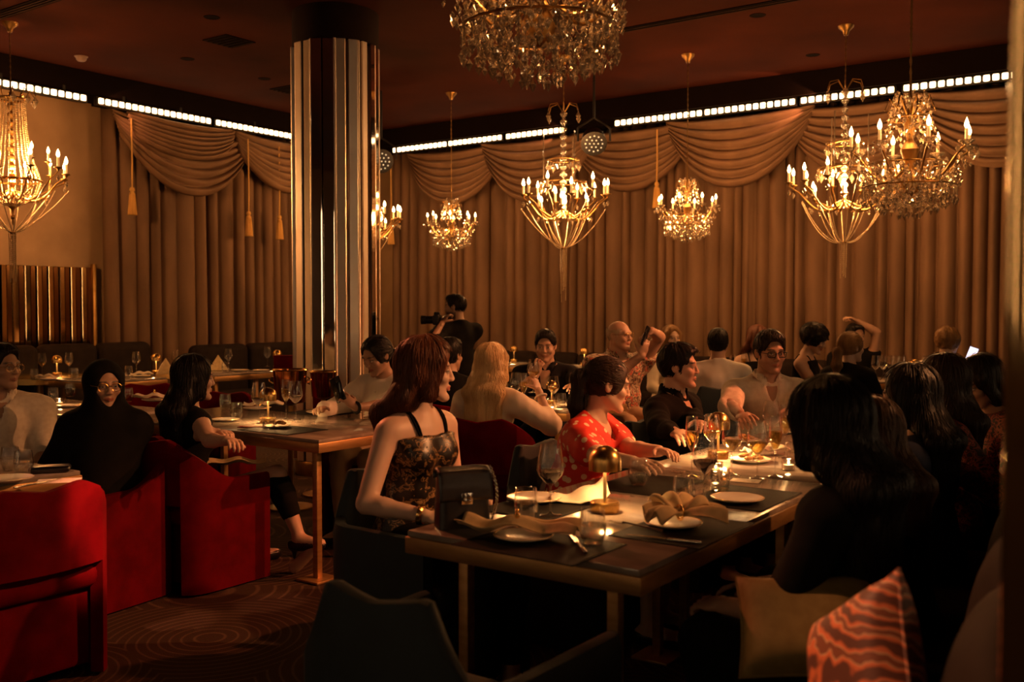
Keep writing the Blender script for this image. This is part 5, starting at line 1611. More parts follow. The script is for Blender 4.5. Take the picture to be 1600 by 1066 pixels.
def make_hair(I, H, hf):
    Hh, Rh, hs, nb, up, fw, rx = I['Hh'], I['Rh'], I['hs'], I['nb'], I['up'], I['fw'], I['rx']
    kind = H['kind']; c1, c2 = HAIRC[H.get('color', 'black')]
    m = hair_mat(H.get('color', 'black'), c1, c2)
    F = Field()
    th = H.get('th', 0.014)
    h = max(hf * 1.15, 0.005)
    E3 = lambda x, y, z: np.asarray(Hh(x, y, z))
    if kind in ('short', 'curly'):
        if kind == 'short':
            F.ell(Hh(0, -0.014, 0.032), V3(0.0775, 0.098, 0.089) * hs + np.array([th * 0.35, th * 0.6, th * 0.9], np.float32), Rh, 0.02)
            F.ell(E3(0, 0.015, 0.080), V3(0.060, 0.078, 0.044) * hs + th * 0.4, Rh, 0.02)
            F.ell(E3(0, 0.118, -0.005), V3(0.084, 0.084, 0.100) * hs, Rh, 0.008, '-')
            for sg in (-1, 1): F.ell(E3(sg * 0.088, 0.004, -0.022), V3(0.028, 0.032, 0.046) * hs, Rh, 0.006, '-')
            F.ell(E3(0, 0.0, -0.100), V3(0.12, 0.16, 0.050) * hs, Rh, 0.01, '-')
            for sg in (-1, 1): F.ell(E3(sg * 0.078, 0.062, -0.022), V3(0.030, 0.042, 0.060) * hs, Rh, 0.006, '-')
        else:
            I['cranium'](F, th)
            vol = H.get('vol', 0.03)
            F.ell(E3(0, -0.02, 0.04), V3(0.085, 0.105, 0.09) * hs + vol, Rh, 0.02)
            F.ell(E3(0, 0.115, -0.03), V3(0.075, 0.075, 0.072) * hs, Rh, 0.008, '-')
            F.ell(E3(0, 0.02, -0.13), V3(0.14, 0.16, 0.06) * hs, Rh, 0.01, '-')
        wr, wf = (0.0035, 95) if kind == 'short' else (0.013, 75)
        V, Q = field_mesh(F, h, wr=wr, wf=wf, seed=I['seed'])
        if H.get('bald'):     # ring of hair only
            q = (V - I['hc0']) @ Rh / hs
            keep = (q[:, 2] < 0.055 + 0.3 * np.clip(-q[:, 1] - 0.05, 0, 1))
            Q = Q[keep[Q].all(1)]
        nstr = H.get('strands', 500)
    elif kind == 'pony':
        I['cranium'](F, th)
        F.ell(E3(0, 0.120, -0.008), V3(0.084, 0.085, 0.106) * hs, Rh, 0.008, '-')
        for sg in (-1, 1): F.ell(E3(sg * 0.092, 0.004, -0.016), V3(0.026, 0.030, 0.036) * hs, Rh, 0.005, '-')
        F.ell(E3(0, 0.0, -0.105), V3(0.12, 0.17, 0.045) * hs, Rh, 0.01, '-')
        for sg in (-1, 1): F.ell(E3(sg * 0.09, 0.03, -0.06), V3(0.03, 0.05, 0.05) * hs, Rh, 0.006, '-')
        pz = H.get('pz', 0.02)
        p0 = E3(0, -0.100, pz); p1 = E3(0, -0.132, pz - 0.02); L = H.get('length', 0.25)
        p2 = p1 - 0.012 * fw - V3(0, 0, L * 0.5); p3 = p2 - V3(0, 0, L * 0.5) - fw * 0.01
        F.cone(p0, p1, 0.024, 0.030, 0.02); F.cone(p1, p2, 0.032, 0.036, 0.02); F.cone(p2, p3, 0.036, 0.012, 0.02)
        V, Q = field_mesh(F, h, wr=0.003, wf=80, seed=I['seed'], zstretch=0.4)
        nstr = H.get('strands', 800)
    elif kind == 'bun':
        I['cranium'](F, th)
        F.ell(E3(0, 0.120, -0.008), V3(0.084, 0.085, 0.106) * hs, Rh, 0.008, '-')
        for sg in (-1, 1): F.ell(E3(sg * 0.092, 0.004, -0.016), V3(0.026, 0.030, 0.036) * hs, Rh, 0.005, '-')
        F.ell(E3(0, 0.0, -0.105), V3(0.12, 0.17, 0.045) * hs, Rh, 0.01, '-')
        F.ell(E3(0, -0.10, H.get('pz', 0.0)), V3(0.045, 0.04, 0.045), Rh, 0.02)
        V, Q = field_mesh(F, h, wr=0.003, wf=80, seed=I['seed']); nstr = H.get('strands', 300)
    else:   # long, falling hair
        L = H.get('length', 0.40); vol = H.get('vol', 0.0); wdt = H.get('width', 1.0)
        I['cranium'](F, th + vol)
        F.ell(E3(0, -0.01, 0.055), V3(0.070, 0.085, 0.070) * hs + th + vol * 0.6, Rh, 0.02)
        F.ell(E3(0, 0.120, -0.010), V3(0.066, 0.085, 0.112) * hs, Rh, 0.010, '-')
        F.ell(E3(0, 0.10, -0.06), V3(0.058, 0.06, 0.09) * hs, Rh, 0.010, '-')
        bk = H.get('back', 0.085)
        base = E3(0, -0.05, -0.03)
        down = V3(0, 0, -1.0)
        for qx in range(9):
            x = (qx - 4) / 4
            isfront = H.get('front') and abs(x) > 0.7 and (H['front'] == 'both' or H['front'] * x > 0)
            a = E3(x * 0.068, -0.030 - 0.040 * (1 - x * x), -0.005)
            mid_ = E3(x * 0.080, -0.045 - 0.040 * (1 - x * x), -0.10)
            sh_ = nb + rx * x * 0.092 * wdt * I['S'] - fw * (bk + 0.022 * (1 - abs(x))) + up * 0.005
            if isfront: sh_ = nb + rx * x * 0.085 * I['S'] + fw * 0.070
            mid_ = 0.5 * mid_ + 0.5 * (a + sh_) / 2
            jl = (0.035 * math.sin(qx * 2.7 + I['seed']) - 0.05 * x * x)
            end = sh_ - V3(0, 0, max(0.02, L - 0.16 + jl)) + rx * x * 0.015 * wdt + (fw * 0.05 if isfront else fw * -0.005)
            r0 = 0.030 + vol * 0.7
            F.cone(a, mid_, r0, 0.031 + vol * 0.8, 0.03); F.cone(mid_, sh_, 0.031 + vol * 0.8, 0.032 + vol, 0.03); F.cone(sh_, end, 0.032 + vol, H.get('tip', 0.012), 0.03)
        for sg in (-1, 1):    # hair in front of the ears
            F.cone(E3(sg * 0.066, 0.035, 0.055), E3(sg * 0.080, 0.01, -0.07), 0.020 + vol * 0.5, 0.026 + vol * 0.5, 0.02)
        V, Q = field_mesh(F, h * 1.15, wr=0.0035, wf=70, seed=I['seed'], zstretch=0.22)
        nstr = H.get('strands', 1300)
    # strands combed down over the surface
    rnd = np.random.RandomState(int(I['seed'] * 10) + 5)
    if len(V) and nstr:
        used = np.unique(Q)
        start = V[used][rnd.randint(0, len(used), nstr)].astype(np.float32)
        P = start.copy(); paths = [P.copy()]
        nst = H.get('steps', 12 if kind in ('long', 'pony') else 5); stp = (0.028 if kind == 'long' else 0.022) * (0.7 if kind in ('short', 'curly') else 1)
        crown = E3(0, -0.01 if kind != 'pony' else 0.06, 0.12)
        jit = rnd.normal(0, 0.25 if kind != 'curly' else 0.9, (nstr, 3)).astype(np.float32)
        rw = 0.0008 * H.get('sw', 1.0)
        for s_ in range(nst):
            d0 = F.eval(P); e = 0.004
            G = np.stack([F.eval(P + np.eye(3, dtype=np.float32)[a] * e) - d0 for a in range(3)], -1) / e
            G /= np.maximum(1e-5, np.linalg.norm(G, axis=1, keepdims=True))
            P = P - G * (d0[:, None] - 0.0015 - 0.0015 * s_ / nst)
            if s_ == 0: paths[0] = P.copy()
            rad = P - crown; tdir = np.tile(V3(0, 0, -1), (nstr, 1)) + 0.9 * rad / np.maximum(0.03, np.linalg.norm(rad, axis=1, keepdims=True)) * smooth01(1 - np.linalg.norm(rad, axis=1, keepdims=True) / 0.2)
            if kind == 'pony' or kind == 'bun':
                tie = E3(0, -0.12, H.get('pz', 0.02)); w_ = ((P - I['hc0']) @ Rh)[:, 1:2] > -0.095
                dv = tie - P; dv /= np.linalg.norm(dv, axis=1, keepdims=True); tdir = np.where(w_, dv, tdir)
            if kind == 'short': tdir = -np.tile(Rh[:, 1], (nstr, 1)) * 0.3 + tdir * 0.5 + np.tile(Rh[:, 1], (nstr, 1)) * 0.5 * (((P - I['hc0']) @ Rh)[:, 2:3] > 0.05)
            tdir = tdir + jit * 0.6
            tdir = tdir - G * (tdir * G).sum(1, keepdims=True)
            tdir /= np.maximum(1e-5, np.linalg.norm(tdir, axis=1, keepdims=True))
            P = P + tdir * stp
            paths.append(P.copy())
        A = np.stack(paths, 1)                     # (n, steps, 3)
        qa = ((A - I['hc0']) @ Rh) / hs
        bad = ((qa[..., 1] > 0.040 + 0.25 * np.abs(qa[..., 0])) & (np.abs(qa[..., 0]) < 0.075) & (qa[..., 2] < 0.078) & (qa[..., 2] > -0.14))
        bad = np.logical_or.accumulate(bad, axis=1)
        keep = ~bad[:, 1]; A = A[keep]; bad = bad[keep]; nstr = len(A)
        for s_ in range(2, A.shape[1]): A[:, s_] = np.where(bad[:, s_][:, None], A[:, s_ - 1] + 1e-5, A[:, s_])
        n_, m_ = A.shape[:2]
        T = np.gradient(A, axis=1); T /= np.maximum(1e-6, np.linalg.norm(T, axis=2, keepdims=True))
        cen = I['hc0']; N_ = A - cen; N_[..., 2] *= 0.2
        B = np.cross(T, N_); B /= np.maximum(1e-6, np.linalg.norm(B, axis=2, keepdims=True)); N2 = np.cross(B, T)
        w_ = (rw * rnd.uniform(0.7, 1.6, (n_, 1)) * np.linspace(1.2, 0.35, m_)[None])[..., None]
        ring = np.stack([A + B * w_ * 1.7, A + N2 * w_ * 1.3, A - B * w_ * 1.7], 2).reshape(n_, m_ * 3, 3)
        f = []
        for s_ in range(m_ - 1):
            for k in range(3):
                k2 = (k + 1) % 3; f.append((s_ * 3 + k, s_ * 3 + k2, (s_ + 1) * 3 + k2, (s_ + 1) * 3 + k))
        f = np.array(f); Qs = (f[None] + (np.arange(n_) * m_ * 3)[:, None, None]).reshape(-1, 4)
        Q = np.concatenate([Q, Qs + len(V)]); V = np.concatenate([V, ring.reshape(-1, 3)])
    link('hair', fast_mesh('hair', V, Q), m, I['t'], smooth='done')

def make_scarf(I, m):
    """head scarf and loose cape to the waist"""
    Hh, Rh, hs, nb, up, fw, rx, S = I['Hh'], I['Rh'], I['hs'], I['nb'], I['up'], I['fw'], I['rx'], I['S']
    F = Field(); I['cranium'](F, 0.016)
    F.cone(Hh(0, -0.03, 0.02), nb - up * 0.02, 0.09, 0.085, 0.04)
    F.ell(Hh(0, 0.030, -0.125), V3(0.062, 0.055, 0.035), Rh, 0.03)
    F.cone(Hh(0, 0.01, -0.06), nb + fw * 0.03, 0.075, 0.085, 0.04)
    F.ell(Hh(0, 0.125, -0.012), V3(0.064, 0.098, 0.100) * hs, Rh, 0.010, '-')
    for sg in (-1, 1):
        F.cone(nb - up * 0.02, nb + rx * sg * I['sw'] * 0.95 - up * 0.05, 0.08, 0.080, 0.05)
        F.cone(nb + rx * sg * I['sw'] * 0.95 - up * 0.05, I['arms']['R' if sg > 0 else 'L'][1] - up * 0.02, 0.080, 0.085, 0.05)
    F.cone(nb - up * 0.08, I['hip'] + fw * 0.06 + V3(0, 0, 0.03), 0.15, 0.20, 0.08)
    F.cone(nb - up * 0.08 + fw * 0.05, I['hip'] + fw * 0.2 + V3(0, 0, 0.05), 0.10, 0.16, 0.08)
    V, Q = field_mesh(F, I['hc'], wr=0.006, wf=20, seed=3.3, zstretch=0.45)
    link('headscarf', fast_mesh('scarf', V, Q), m, I['t'], smooth='done')

def wpt(I, p):
    return Vector((I['RZ'] @ np.asarray(p, np.float32) + np.array([I['pos'][0], I['pos'][1], 0], np.float32)).tolist())
# ================================================================== the guests
white_m = mat('white cotton', (0.86, 0.78, 0.68), (0.76, 0.68, 0.57), scale=12, rough=0.85, bump=0.15, bscale=300)
cream_m = mat('cream satin', (0.88, 0.75, 0.57), (0.76, 0.63, 0.46), scale=8, rough=0.55, bump=0.1, bscale=200)
linenw_m = mat('white linen', (0.78, 0.70, 0.57), (0.68, 0.59, 0.47), scale=40, rough=0.85, bump=0.25, bscale=350)
black_m = mat('black cloth', (0.008, 0.007, 0.0065), (0.005, 0.0045, 0.004), scale=14, rough=0.9, spec=0.12, bump=0.15, bscale=300)
navy_m = mat('dark suit cloth', (0.012, 0.010, 0.012), (0.008, 0.007, 0.009), scale=30, rough=0.85, spec=0.15, bump=0.15, bscale=400)
blue_m = mat('dark blue cloth', (0.010, 0.018, 0.055), (0.007, 0.012, 0.04), scale=14, rough=0.8)
tan_m = mat('tan trousers', (0.42, 0.27, 0.15), (0.34, 0.21, 0.11), scale=10, rough=0.8)
polka_m = spots_mat('red polka dot cotton', (0.62, 0.030, 0.016), (0.82, 0.62, 0.42), scale=24, size=0.30, randomness=0.8)
hawaii_m = floral_mat('leaf print shirt', [(0.10, 0.05, 0.03), (0.50, 0.38, 0.24), (0.14, 0.08, 0.05), (0.55, 0.10, 0.05), (0.60, 0.46, 0.30)], scale=20, warp=0.5)
sequin_m = floral_mat('dark floral lace', [(0.010, 0.006, 0.005), (0.012, 0.008, 0.006), (0.010, 0.006, 0.005), (0.30, 0.17, 0.07), (0.012, 0.008, 0.006), (0.35, 0.22, 0.1)], scale=34, warp=0.3, rough=0.35)
print_m = floral_mat('red leopard print', [(0.02, 0.008, 0.006), (0.30, 0.05, 0.03), (0.05, 0.012, 0.008), (0.38, 0.10, 0.05), (0.03, 0.01, 0.008)], scale=30, warp=0.3)

u2, w2 = (U.x, U.y), (W.x, W.y)
nw = (-W.x, -W.y); nu = (-U.x, -U.y)
TZ = 0.755
def T(px, py, z): return on(px, py, z)

person('front', 'woman with long auburn hair in a dark strappy top at the front table, looking right', (668, 534), (0.80, -0.60), 3.72, lean=3, head=(1.0, 0.16, -0.05),
       armR=(at(664, 806, 3.42), (-0.7, -0.2, -0.7)), armL=on(742, 770, 0.72), skin='fair', hair=dict(kind='long', color='auburn', length=0.42, vol=0.006, strands=1700, width=1.05, sw=0.9),
       top=dict(kind='cami', mat=sequin_m, cut=0.035, double=True, strapmat=black_m, name='strappy_top'), bottom=dict(mat=black_m), hands=(30, 40))
person('polka', 'woman in a red polka dot dress with ponytail leaning over the front table', (957, 563), (0.92, -0.40), 4.35, build=1.16, lean=13, head=(1.0, 0.10, -0.20),
       armR=on(1034, 742, 0.815), armL=on(1046, 712, 0.82), skin='light', hair=dict(kind='pony', color='dark', length=0.24, pz=0.035, th=0.012),
       top=dict(mat=polka_m, sleeve=0.62, sinf=0.014, vee=0.15, dress=0.1, name='dress'), hands=(25, 30))
person('young', 'young man in a black shirt at the front table, looking right', (1062, 541), (0.80, -0.60), 5.30, female=False, lean=2, head=(0.95, -0.34, -0.02),
       skin='light', hair=dict(kind='short', color='black', th=0.020), top=dict(mat=black_m, collar=True, vee=0.10, sleeve=2, name='shirt'), bottom=dict(mat=black_m), armR=on(1085, 712, 0.78), armL=on(1110, 690, 0.80))
person('host', 'man with dark-rimmed glasses in a white shirt at the end of the front table', (1204, 521), (0.12, -1.0), 5.55, female=False, lean=4, head=(0.18, -1.0, -0.06),
       skin='mid', hair=dict(kind='short', color='black', th=0.020), top=dict(mat=linenw_m, collar=True, vee=0.10, sleeve=1.75, name='shirt', wr=0.007), bottom=dict(mat=black_m), glasses='square', beard=0.25,
       armR=(on(1166, 684, 0.80), (-0.8, 0.2, -0.3)), armL=on(1235, 690, 0.80))
person('blonde', 'woman with long blonde hair in a cream shirt, back turned, raising a glass', (768, 541), (0.40, 0.90), 6.0, lean=2, head=(0.45, 0.9, 0.0),
       armR=(at(842, 612, 6.05), (0.6, -0.2, -0.8)), armL=at(745, 660, 6.4), skin='light', hair=dict(kind='long', color='blonde', length=0.42, strands=1300, vol=0.004),
       top=dict(mat=cream_m, sleeve=1.35, sinf=0.02, name='shirt', wr=0.009), bottom=dict(mat=tan_m), hands=(70, 35))
person('suit', 'smiling man in a dark suit at the table facing the blonde woman', (852, 518), (-0.15, -1.0), 7.4, female=False, build=1.08, lean=7, head=(-0.15, -1.0, -0.14), smile=1.0,
       armR=(at(836, 588, 7.15), (-0.6, -0.2, -0.8)), armL=on(905, 632, 0.80), skin='tan', hair=dict(kind='short', color='black', th=0.012), top=dict(mat=navy_m, collar=True, vee=0.16, sleeve=2, name='jacket'), bottom=dict(mat=navy_m), hands=(75, 50), palms=((( -0.3, -1, 0.2), (0.25, -0.1, 0.9)), None))
person('hawaii', 'heavy man in a leaf-print shirt holding up a phone', (968, 502), (0.35, -0.95), 7.55, female=False, build=1.28, lean=2, head=(0.8, -0.75, 0.02), smile=0.8,
       armL=(at(1018, 517, 7.35), (0.8, 0.2, 0.75)), armR=(at(1003, 556, 7.25), (-0.2, -0.5, -0.8)), skin='tan', hair=dict(kind='short', color='grey', th=0.007, bald=True, strands=60),
       top=dict(mat=hawaii_m, sleeve=0.8, collar=True, vee=0.10, sinf=0.02, name='shirt'), bottom=dict(mat=tan_m), glasses='round', hands=(60, 65), palms=(((0.2, -1, 0), (0.2, -0.1, 0.9)), ((0.3, -0.2, 1.0), (-0.7, -0.1, -0.6))))
person('farblonde', 'distant woman with fair hair beside the man holding up a phone', (1049, 511), (0.2, -1.0), 9.5, head=(0.35, -1, 0), skin='light', hair=dict(kind='long', color='ash', length=0.3, strands=300),
       top=dict(mat=cream_m, sleeve=2), bottom=dict(mat=black_m))
person('whiteback', 'man in a white shirt seen from behind, right of the young man', (1122, 516), (0.15, 1.0), 7.9, female=False, lean=3, build=1.08, head=(0.25, 1, 0.02), skin='tan', hair=dict(kind='short', color='black', th=0.016),
       top=dict(mat=white_m, sleeve=0.9, name='shirt', wr=0.008), bottom=dict(mat=black_m))
person('farred', 'distant woman with dark red hair near the curtains, above the white-shirted host', (1186, 511), (0.1, -1.0), 9.5, head=(0.7, -0.8, -0.1), skin='light', hair=dict(kind='long', color='auburn', length=0.4, strands=300),
       top=dict(kind='cami', mat=black_m, name='top'), bottom=dict(mat=black_m))
person('curly', 'woman with short curly black hair in a sleeveless black dress on the right', (1281, 512), (0.85, -0.55), 8.5, lean=6, head=(0.9, -0.45, -0.4), skin='tan', hair=dict(kind='curly', color='black', vol=0.022),
       top=dict(kind='cami', mat=black_m, cut=0.09, name='dress', dress=0.1), armR=on(1315, 594, 0.80), armL=on(1322, 588, 0.80))
person('darkbun', 'person with tied fair hair in a dark top, turned away, on the right', (1331, 521), (0.75, 0.65), 7.7, lean=4, head=(0.95, 0.35, -0.02), skin='light', hair=dict(kind='pony', color='ash', length=0.2, pz=-0.01),
       top=dict(mat=black_m, sleeve=2, name='top'), bottom=dict(mat=black_m), build=1.1)
person('armup', 'distant person with one arm over the head, near the right-hand curtains', (1338, 507), (0.0, -1.0), 9.6, female=False, head=(0.2, -1, -0.1), skin='tan', hair=dict(kind='short', color='black'),
       top=dict(mat=black_m, sleeve=0.8, name='shirt'), bottom=dict(mat=black_m), armL=(at(1340, 503, 9.55), (1.0, 0, 0.2)), hands=(30, 50))
person('curlyblond', 'person with fluffy blond hair in a white shirt holding a phone on the right', (1483, 515), (0.45, 0.9), 8.2, female=False, lean=3, head=(0.75, 0.65, -0.12), skin='light', hair=dict(kind='curly', color='ash', vol=0.012),
       top=dict(mat=white_m, sleeve=1.8, collar=True, name='shirt'), bottom=dict(mat=black_m), armR=(at(1530, 580, 8.15), (0.6, -0.3, -0.7)), hands=(55, 35))
person('photographer', 'man in a black T-shirt standing with a camera in front of the curtains', (710, 445), (-0.62, 0.78), 8.9, female=False, scale=0.93, stand=True, hip_z=0.825, lean=2, head=(-1.0, 0.28, -0.06),
       skin='tan', hair=dict(kind='short', color='black', th=0.004, strands=200), beard=0.75, top=dict(mat=black_m, sleeve=0.85, name='tshirt', sinf=0.02), bottom=dict(mat=black_m), armL=(at(690, 506, 8.65), (-0.4, -0.3, -0.8)), armR=(at(697, 512, 9.0), (0.7, -0.3, -0.8)), hands=(60, 60))
person('hidden', 'dark-haired person half hidden behind the auburn-haired woman', (703, 531), (-0.2, 1.0), 6.9, female=False, head=(0.5, 0.85, 0), skin='tan', hair=dict(kind='short', color='black', th=0.018), top=dict(mat=black_m, sleeve=2), bottom=dict(mat=black_m))
person('blouse', 'woman in a white blouse with tied dark hair looking down at a phone', (580, 531), (-0.45, -0.90), 6.15, lean=8, head=(-0.62, -0.72, -0.42), skin='mid', hair=dict(kind='pony', color='black', length=0.2, pz=-0.03),
       top=dict(mat=white_m, sleeve=1.85, sinf=0.024, cuff=0.9, name='blouse', buttons=True, wr=0.009, neck=0.008), bottom=dict(mat=tan_m), armR=(on(503, 640, 0.80), (-0.6, 0.2, -0.6)), armL=(at(549, 640, 5.75), (0.6, 0.2, -0.8)), hands=(35, 55), palms=(None, ((0.5, -0.6, 0.3), (-0.6, -0.1, 0.6))))
k3 = at(450, 722, 5.45)
person('longdark', 'woman with long dark hair and sleeveless top in the red chair at the left', (304, 559), (0.75, 0.66), 5.15, lean=2, head=(0.85, 0.55, -0.03), skin='light', hair=dict(kind='long', color='black', length=0.40, strands=900, width=0.9),
       top=dict(mat=black_m, sleeve=0.02, name='top', inf=0.008, neck=0.01), bottom=dict(mat=black_m, cut=0.72), armR=(on(356, 690, 0.80), (-0.75, 0.35, -0.55)), armL=(on(362, 684, 0.79), (-0.5, 0.1, -0.8)), hands=(50, 50),
       legs=((at(432, 742, 5.3), at(466, 835, 5.25), at(500, 850, 5.2)), None))
person('scarf', 'person in a black headscarf and cape seated in a red chair', (163, 567), (-0.5, -0.86), 4.85, lean=2, twist=30, head=(0.62, -0.80, -0.06), skin='mid', hair=None, headscarf=black_m, top=dict(mat=black_m, sleeve=2, name='cape'), bottom=dict(mat=black_m), glasses='round')
person('leftedge', 'person with glasses in a cream shirt cut off by the left edge', (2, 541), (0.45, -0.9), 5.15, female=False, build=1.05, lean=3, head=(0.95, -0.35, 0.0), skin='mid', hair=dict(kind='short', color='black', th=0.014),
       top=dict(mat=linenw_m, sleeve=1.15, collar=True, vee=0.1, name='shirt', wr=0.007), bottom=dict(mat=black_m), glasses='round')
# the women on the right-hand banquette
person('rightlong', 'woman with very long black hair seen from behind in the right foreground', (1290, 603), (-0.80, 0.60), 2.68, lean=7, head=(-0.55, 0.83, -0.1), skin='tan', hair=dict(kind='long', color='black', length=0.58, vol=0.012, strands=1900, width=1.35, bk=0.10),
       top=dict(mat=black_m, sleeve=0.9, name='dress', dress=0.25, inf=0.014), legs=((Vector((0.84, 3.1, 0.53)), Vector((0.66, 3.28, 0.36)), Vector((0.60, 3.22, 0.34))), None))
person('strap', 'woman with brown hair and a bare shoulder behind the long-haired woman on the right', (1346, 630), (-0.70, 0.72), 3.15, lean=9, sway=4, head=(-0.8, 0.6, -0.15), skin='light', hair=dict(kind='long', color='brown', length=0.44, strands=1200, vol=0.003, width=0.8),
       top=dict(kind='cami', mat=black_m, cut=0.02, name='top'), bottom=dict(mat=black_m, skirt=True, cut=0.3))
person('bluetop', 'dark-haired woman in a dark blue top on the right banquette', (1416, 576), (-0.75, 0.66), 3.75, lean=4, head=(-0.8, 0.5, -0.1), skin='tan', hair=dict(kind='long', color='black', length=0.36, strands=900), top=dict(mat=blue_m, sleeve=0.9, name='top'), bottom=dict(mat=black_m))
person('print', 'woman in a red leopard-print top on the right banquette', (1473, 559), (-0.80, 0.30), 4.25, lean=2, head=(-0.7, 0.75, 0.0), skin='tan', hair=dict(kind='long', color='dark', length=0.30, strands=700), top=dict(mat=print_m, sleeve=1.9, sinf=0.016, name='top'), bottom=dict(mat=black_m),
       armL=at(1490, 735, 3.9))
person('rightend', 'dark-haired woman farthest along the right banquette, head bowed', (1522, 563), (-0.90, -0.20), 4.6, lean=5, head=(-0.92, -0.15, -0.42), skin='mid', hair=dict(kind='long', color='black', length=0.36, strands=600), top=dict(mat=print_m, sleeve=1.9, name='top'), bottom=dict(mat=black_m))

# ---------------- their chairs
def seat_for(key, proto, label, fwd=0.09, dirv=None):
    I = PEOPLE[key]; d = Vector((*(dirv or I['face']), 0)).normalized()
    return chair(proto, (I['pos'][0] + d.x * fwd, I['pos'][1] + d.y * fwd), d, label)
seat_for('front', teal0, 'dark teal armchair of the auburn-haired woman', dirv=w2)
seat_for('polka', teal0, 'dark teal armchair of the woman in the polka dot dress', dirv=w2)
seat_for('young', teal0, 'dark teal armchair of the young man in black', dirv=w2)
seat_for('host', teal0, 'dark teal armchair of the man with dark-rimmed glasses')
seat_for('blonde', red0, 'red velvet armchair of the blonde woman, seen from behind', dirv=(0.30, 0.95))
seat_for('suit', teal0, 'dark teal armchair of the smiling man in the suit')
seat_for('hawaii', teal0, 'dark teal armchair of the man in the leaf-print shirt')
seat_for('whiteback', teal0, 'dark teal armchair of the man in white seen from behind')
seat_for('curly', red0, 'red velvet armchair of the curly-haired woman in black')
seat_for('darkbun', teal0, 'dark teal armchair of the person with tied fair hair')
seat_for('curlyblond', red0, 'red velvet armchair of the person with fluffy blond hair')
seat_for('hidden', red0, 'red velvet armchair behind the auburn-haired woman', dirv=(-0.2, 1.0))
seat_for('blouse', red0, 'red velvet armchair of the woman in the white blouse', dirv=nu)
seat_for('longdark', red0, 'red velvet armchair of the long-haired woman on the left', dirv=(0.55, 0.83), fwd=0.05)
seat_for('scarf', red0, 'red velvet armchair of the person in the black headscarf', dirv=(-0.50, -0.86))
seat_for('leftedge', red0, 'red velvet armchair at the left edge behind the cream shirt')
chair(teal0, (-0.13, 2.36), u2, 'empty dark teal armchair in the front foreground, back towards the camera')
chair(red0, (-1.93, 3.76), nw, 'empty red velvet armchair in the lower left corner')
chair(red0, (-3.02, 8.2), (0.3, -1.0), 'red velvet armchair behind the table with the rolled napkins on the left')
chair(red0, (-2.28, 7.4), (-0.3, -1.0), 'red velvet armchair just behind the long-haired woman on the left')
chair(red0, (-2.9, 5.75), (0.2, 1.0), 'red velvet armchair tucked behind the person in the black headscarf')
chair(red0, (1.98, 8.9), (0.2, -1.0), 'red velvet armchair in the distance between the two white-shirted men')
# ================================================================== things on the tables
# --- the front table
lamp(on(945, 800, TZ), TZ + 0.0005, 'brass mushroom lamp nearest the camera on the front table', 1.15, 1.06)
lamp(on(1122, 716, TZ), TZ + 0.0005, 'brass mushroom lamp among the wine glasses on the front tables', 4.2)
lamp(K1 + U * 2.80 + W * 0.50, TZ + 0.0005, 'brass mushroom lamp showing above the long black hair on the right', 2.5)
rzU = PHI + math.pi / 2
placemat(on(842, 852, TZ), PHI, 'black placemat under the folded gold napkin at the table end', TZ)
placemat(on(852, 790, TZ), PHI + math.pi / 2, 'black placemat under the empty plate beside the handbag', TZ)
placemat(on(1068, 828, TZ), PHI + math.pi / 2, 'black placemat under the bow-tied gold napkin', TZ)
placemat(on(1010, 757, TZ), PHI + math.pi / 2, 'black placemat before the woman in polka dots', TZ)
placemat(on(1160, 778, TZ), PHI + math.pi / 2, 'black placemat before the woman with very long black hair', TZ)
PZ = TZ + 0.0035
pl(835, 783, 'empty cream plate beside the tall red wine glass and handbag', PZ)
napkin(on(902, 783, PZ), PZ, 0.15, 'pale napkin peaked up against the nearest brass lamp', 'peak', linen_pale, seed=2)
napkin(on(812, 836, PZ), PZ, PHI + 0.35, 'long folded gold napkin at the near end of the front table', 'fold', linen, 1.05, 3, ring=True, over=0.018)
pl(818, 842, 'cream plate under the folded gold napkin at the table end', PZ, 0.9)
pl(1052, 822, 'cream plate under the bow-tied gold napkin', PZ, 0.92)
napkin(on(1062, 822, PZ), PZ, 0.2, 'gold napkin tied in a bow on a plate at the right of the front table', 'bow', linen, 1.0, 5, ring=True, over=0.017)
pl(1152, 783, 'bare cream plate in front of the long-haired woman in the right foreground', PZ, 0.95)
cutlery(on(903, 851, PZ), PZ, 0.75 + PHI, 'table_knife', 'knife lying beside the folded gold napkin')
cutlery(on(992, 826, TZ), TZ + 0.0035, 0.85, 'table_fork', 'fork lying between the near lamp and the bow-tied napkin')
cutlery(on(1040, 846, TZ), TZ + 0.0035, 1.1, 'table_knife', 'knife lying below the bow-tied napkin')
cutlery(on(1085, 742, TZ), TZ + 0.0005, 0.9, 'table_fork', 'fork beside the hands of the woman in polka dots')
gl('red', 860, 806, 'tall glass of red wine in front of the red polka dot dress', PZ, 1.02)
gl('tumbler', 822, 812, 'stemless glass in front of the empty plate and handbag', PZ)
gl('tumbler', 926, 850, 'stemless glass at the near end right of the folded napkin', PZ)
gl('tumbler', 997, 758, 'glass of water before the hands of the woman in polka dots', PZ)
gl('red', 1101, 785, 'glass of red wine right of the water tumblers on the front table', TZ, 1.02)
gl('flute', 1081, 745, 'champagne flute left of the glasses, by the polka dot woman\'s hands', TZ)
gl('white', 1143, 742, 'glass of white wine right of the second lamp', TZ, 1.05)
gl('white', 1183, 748, 'glass of white wine in front of the white-shirted host', TZ, 1.08)
gl('flute', 1211, 745, 'tall champagne flute nearest the long black hair', TZ, 1.0)
gl('flute', 1226, 716, 'champagne flute behind the tall flute by the long black hair', TZ)
gl('flute', 1244, 690, 'champagne flute farthest along the front tables', TZ)
gl('white', 1112, 722, 'wine glass just in front of the second brass lamp', TZ)
gl('tumbler', 1068, 792, 'empty stemless glass behind the bow-tied napkin', TZ)
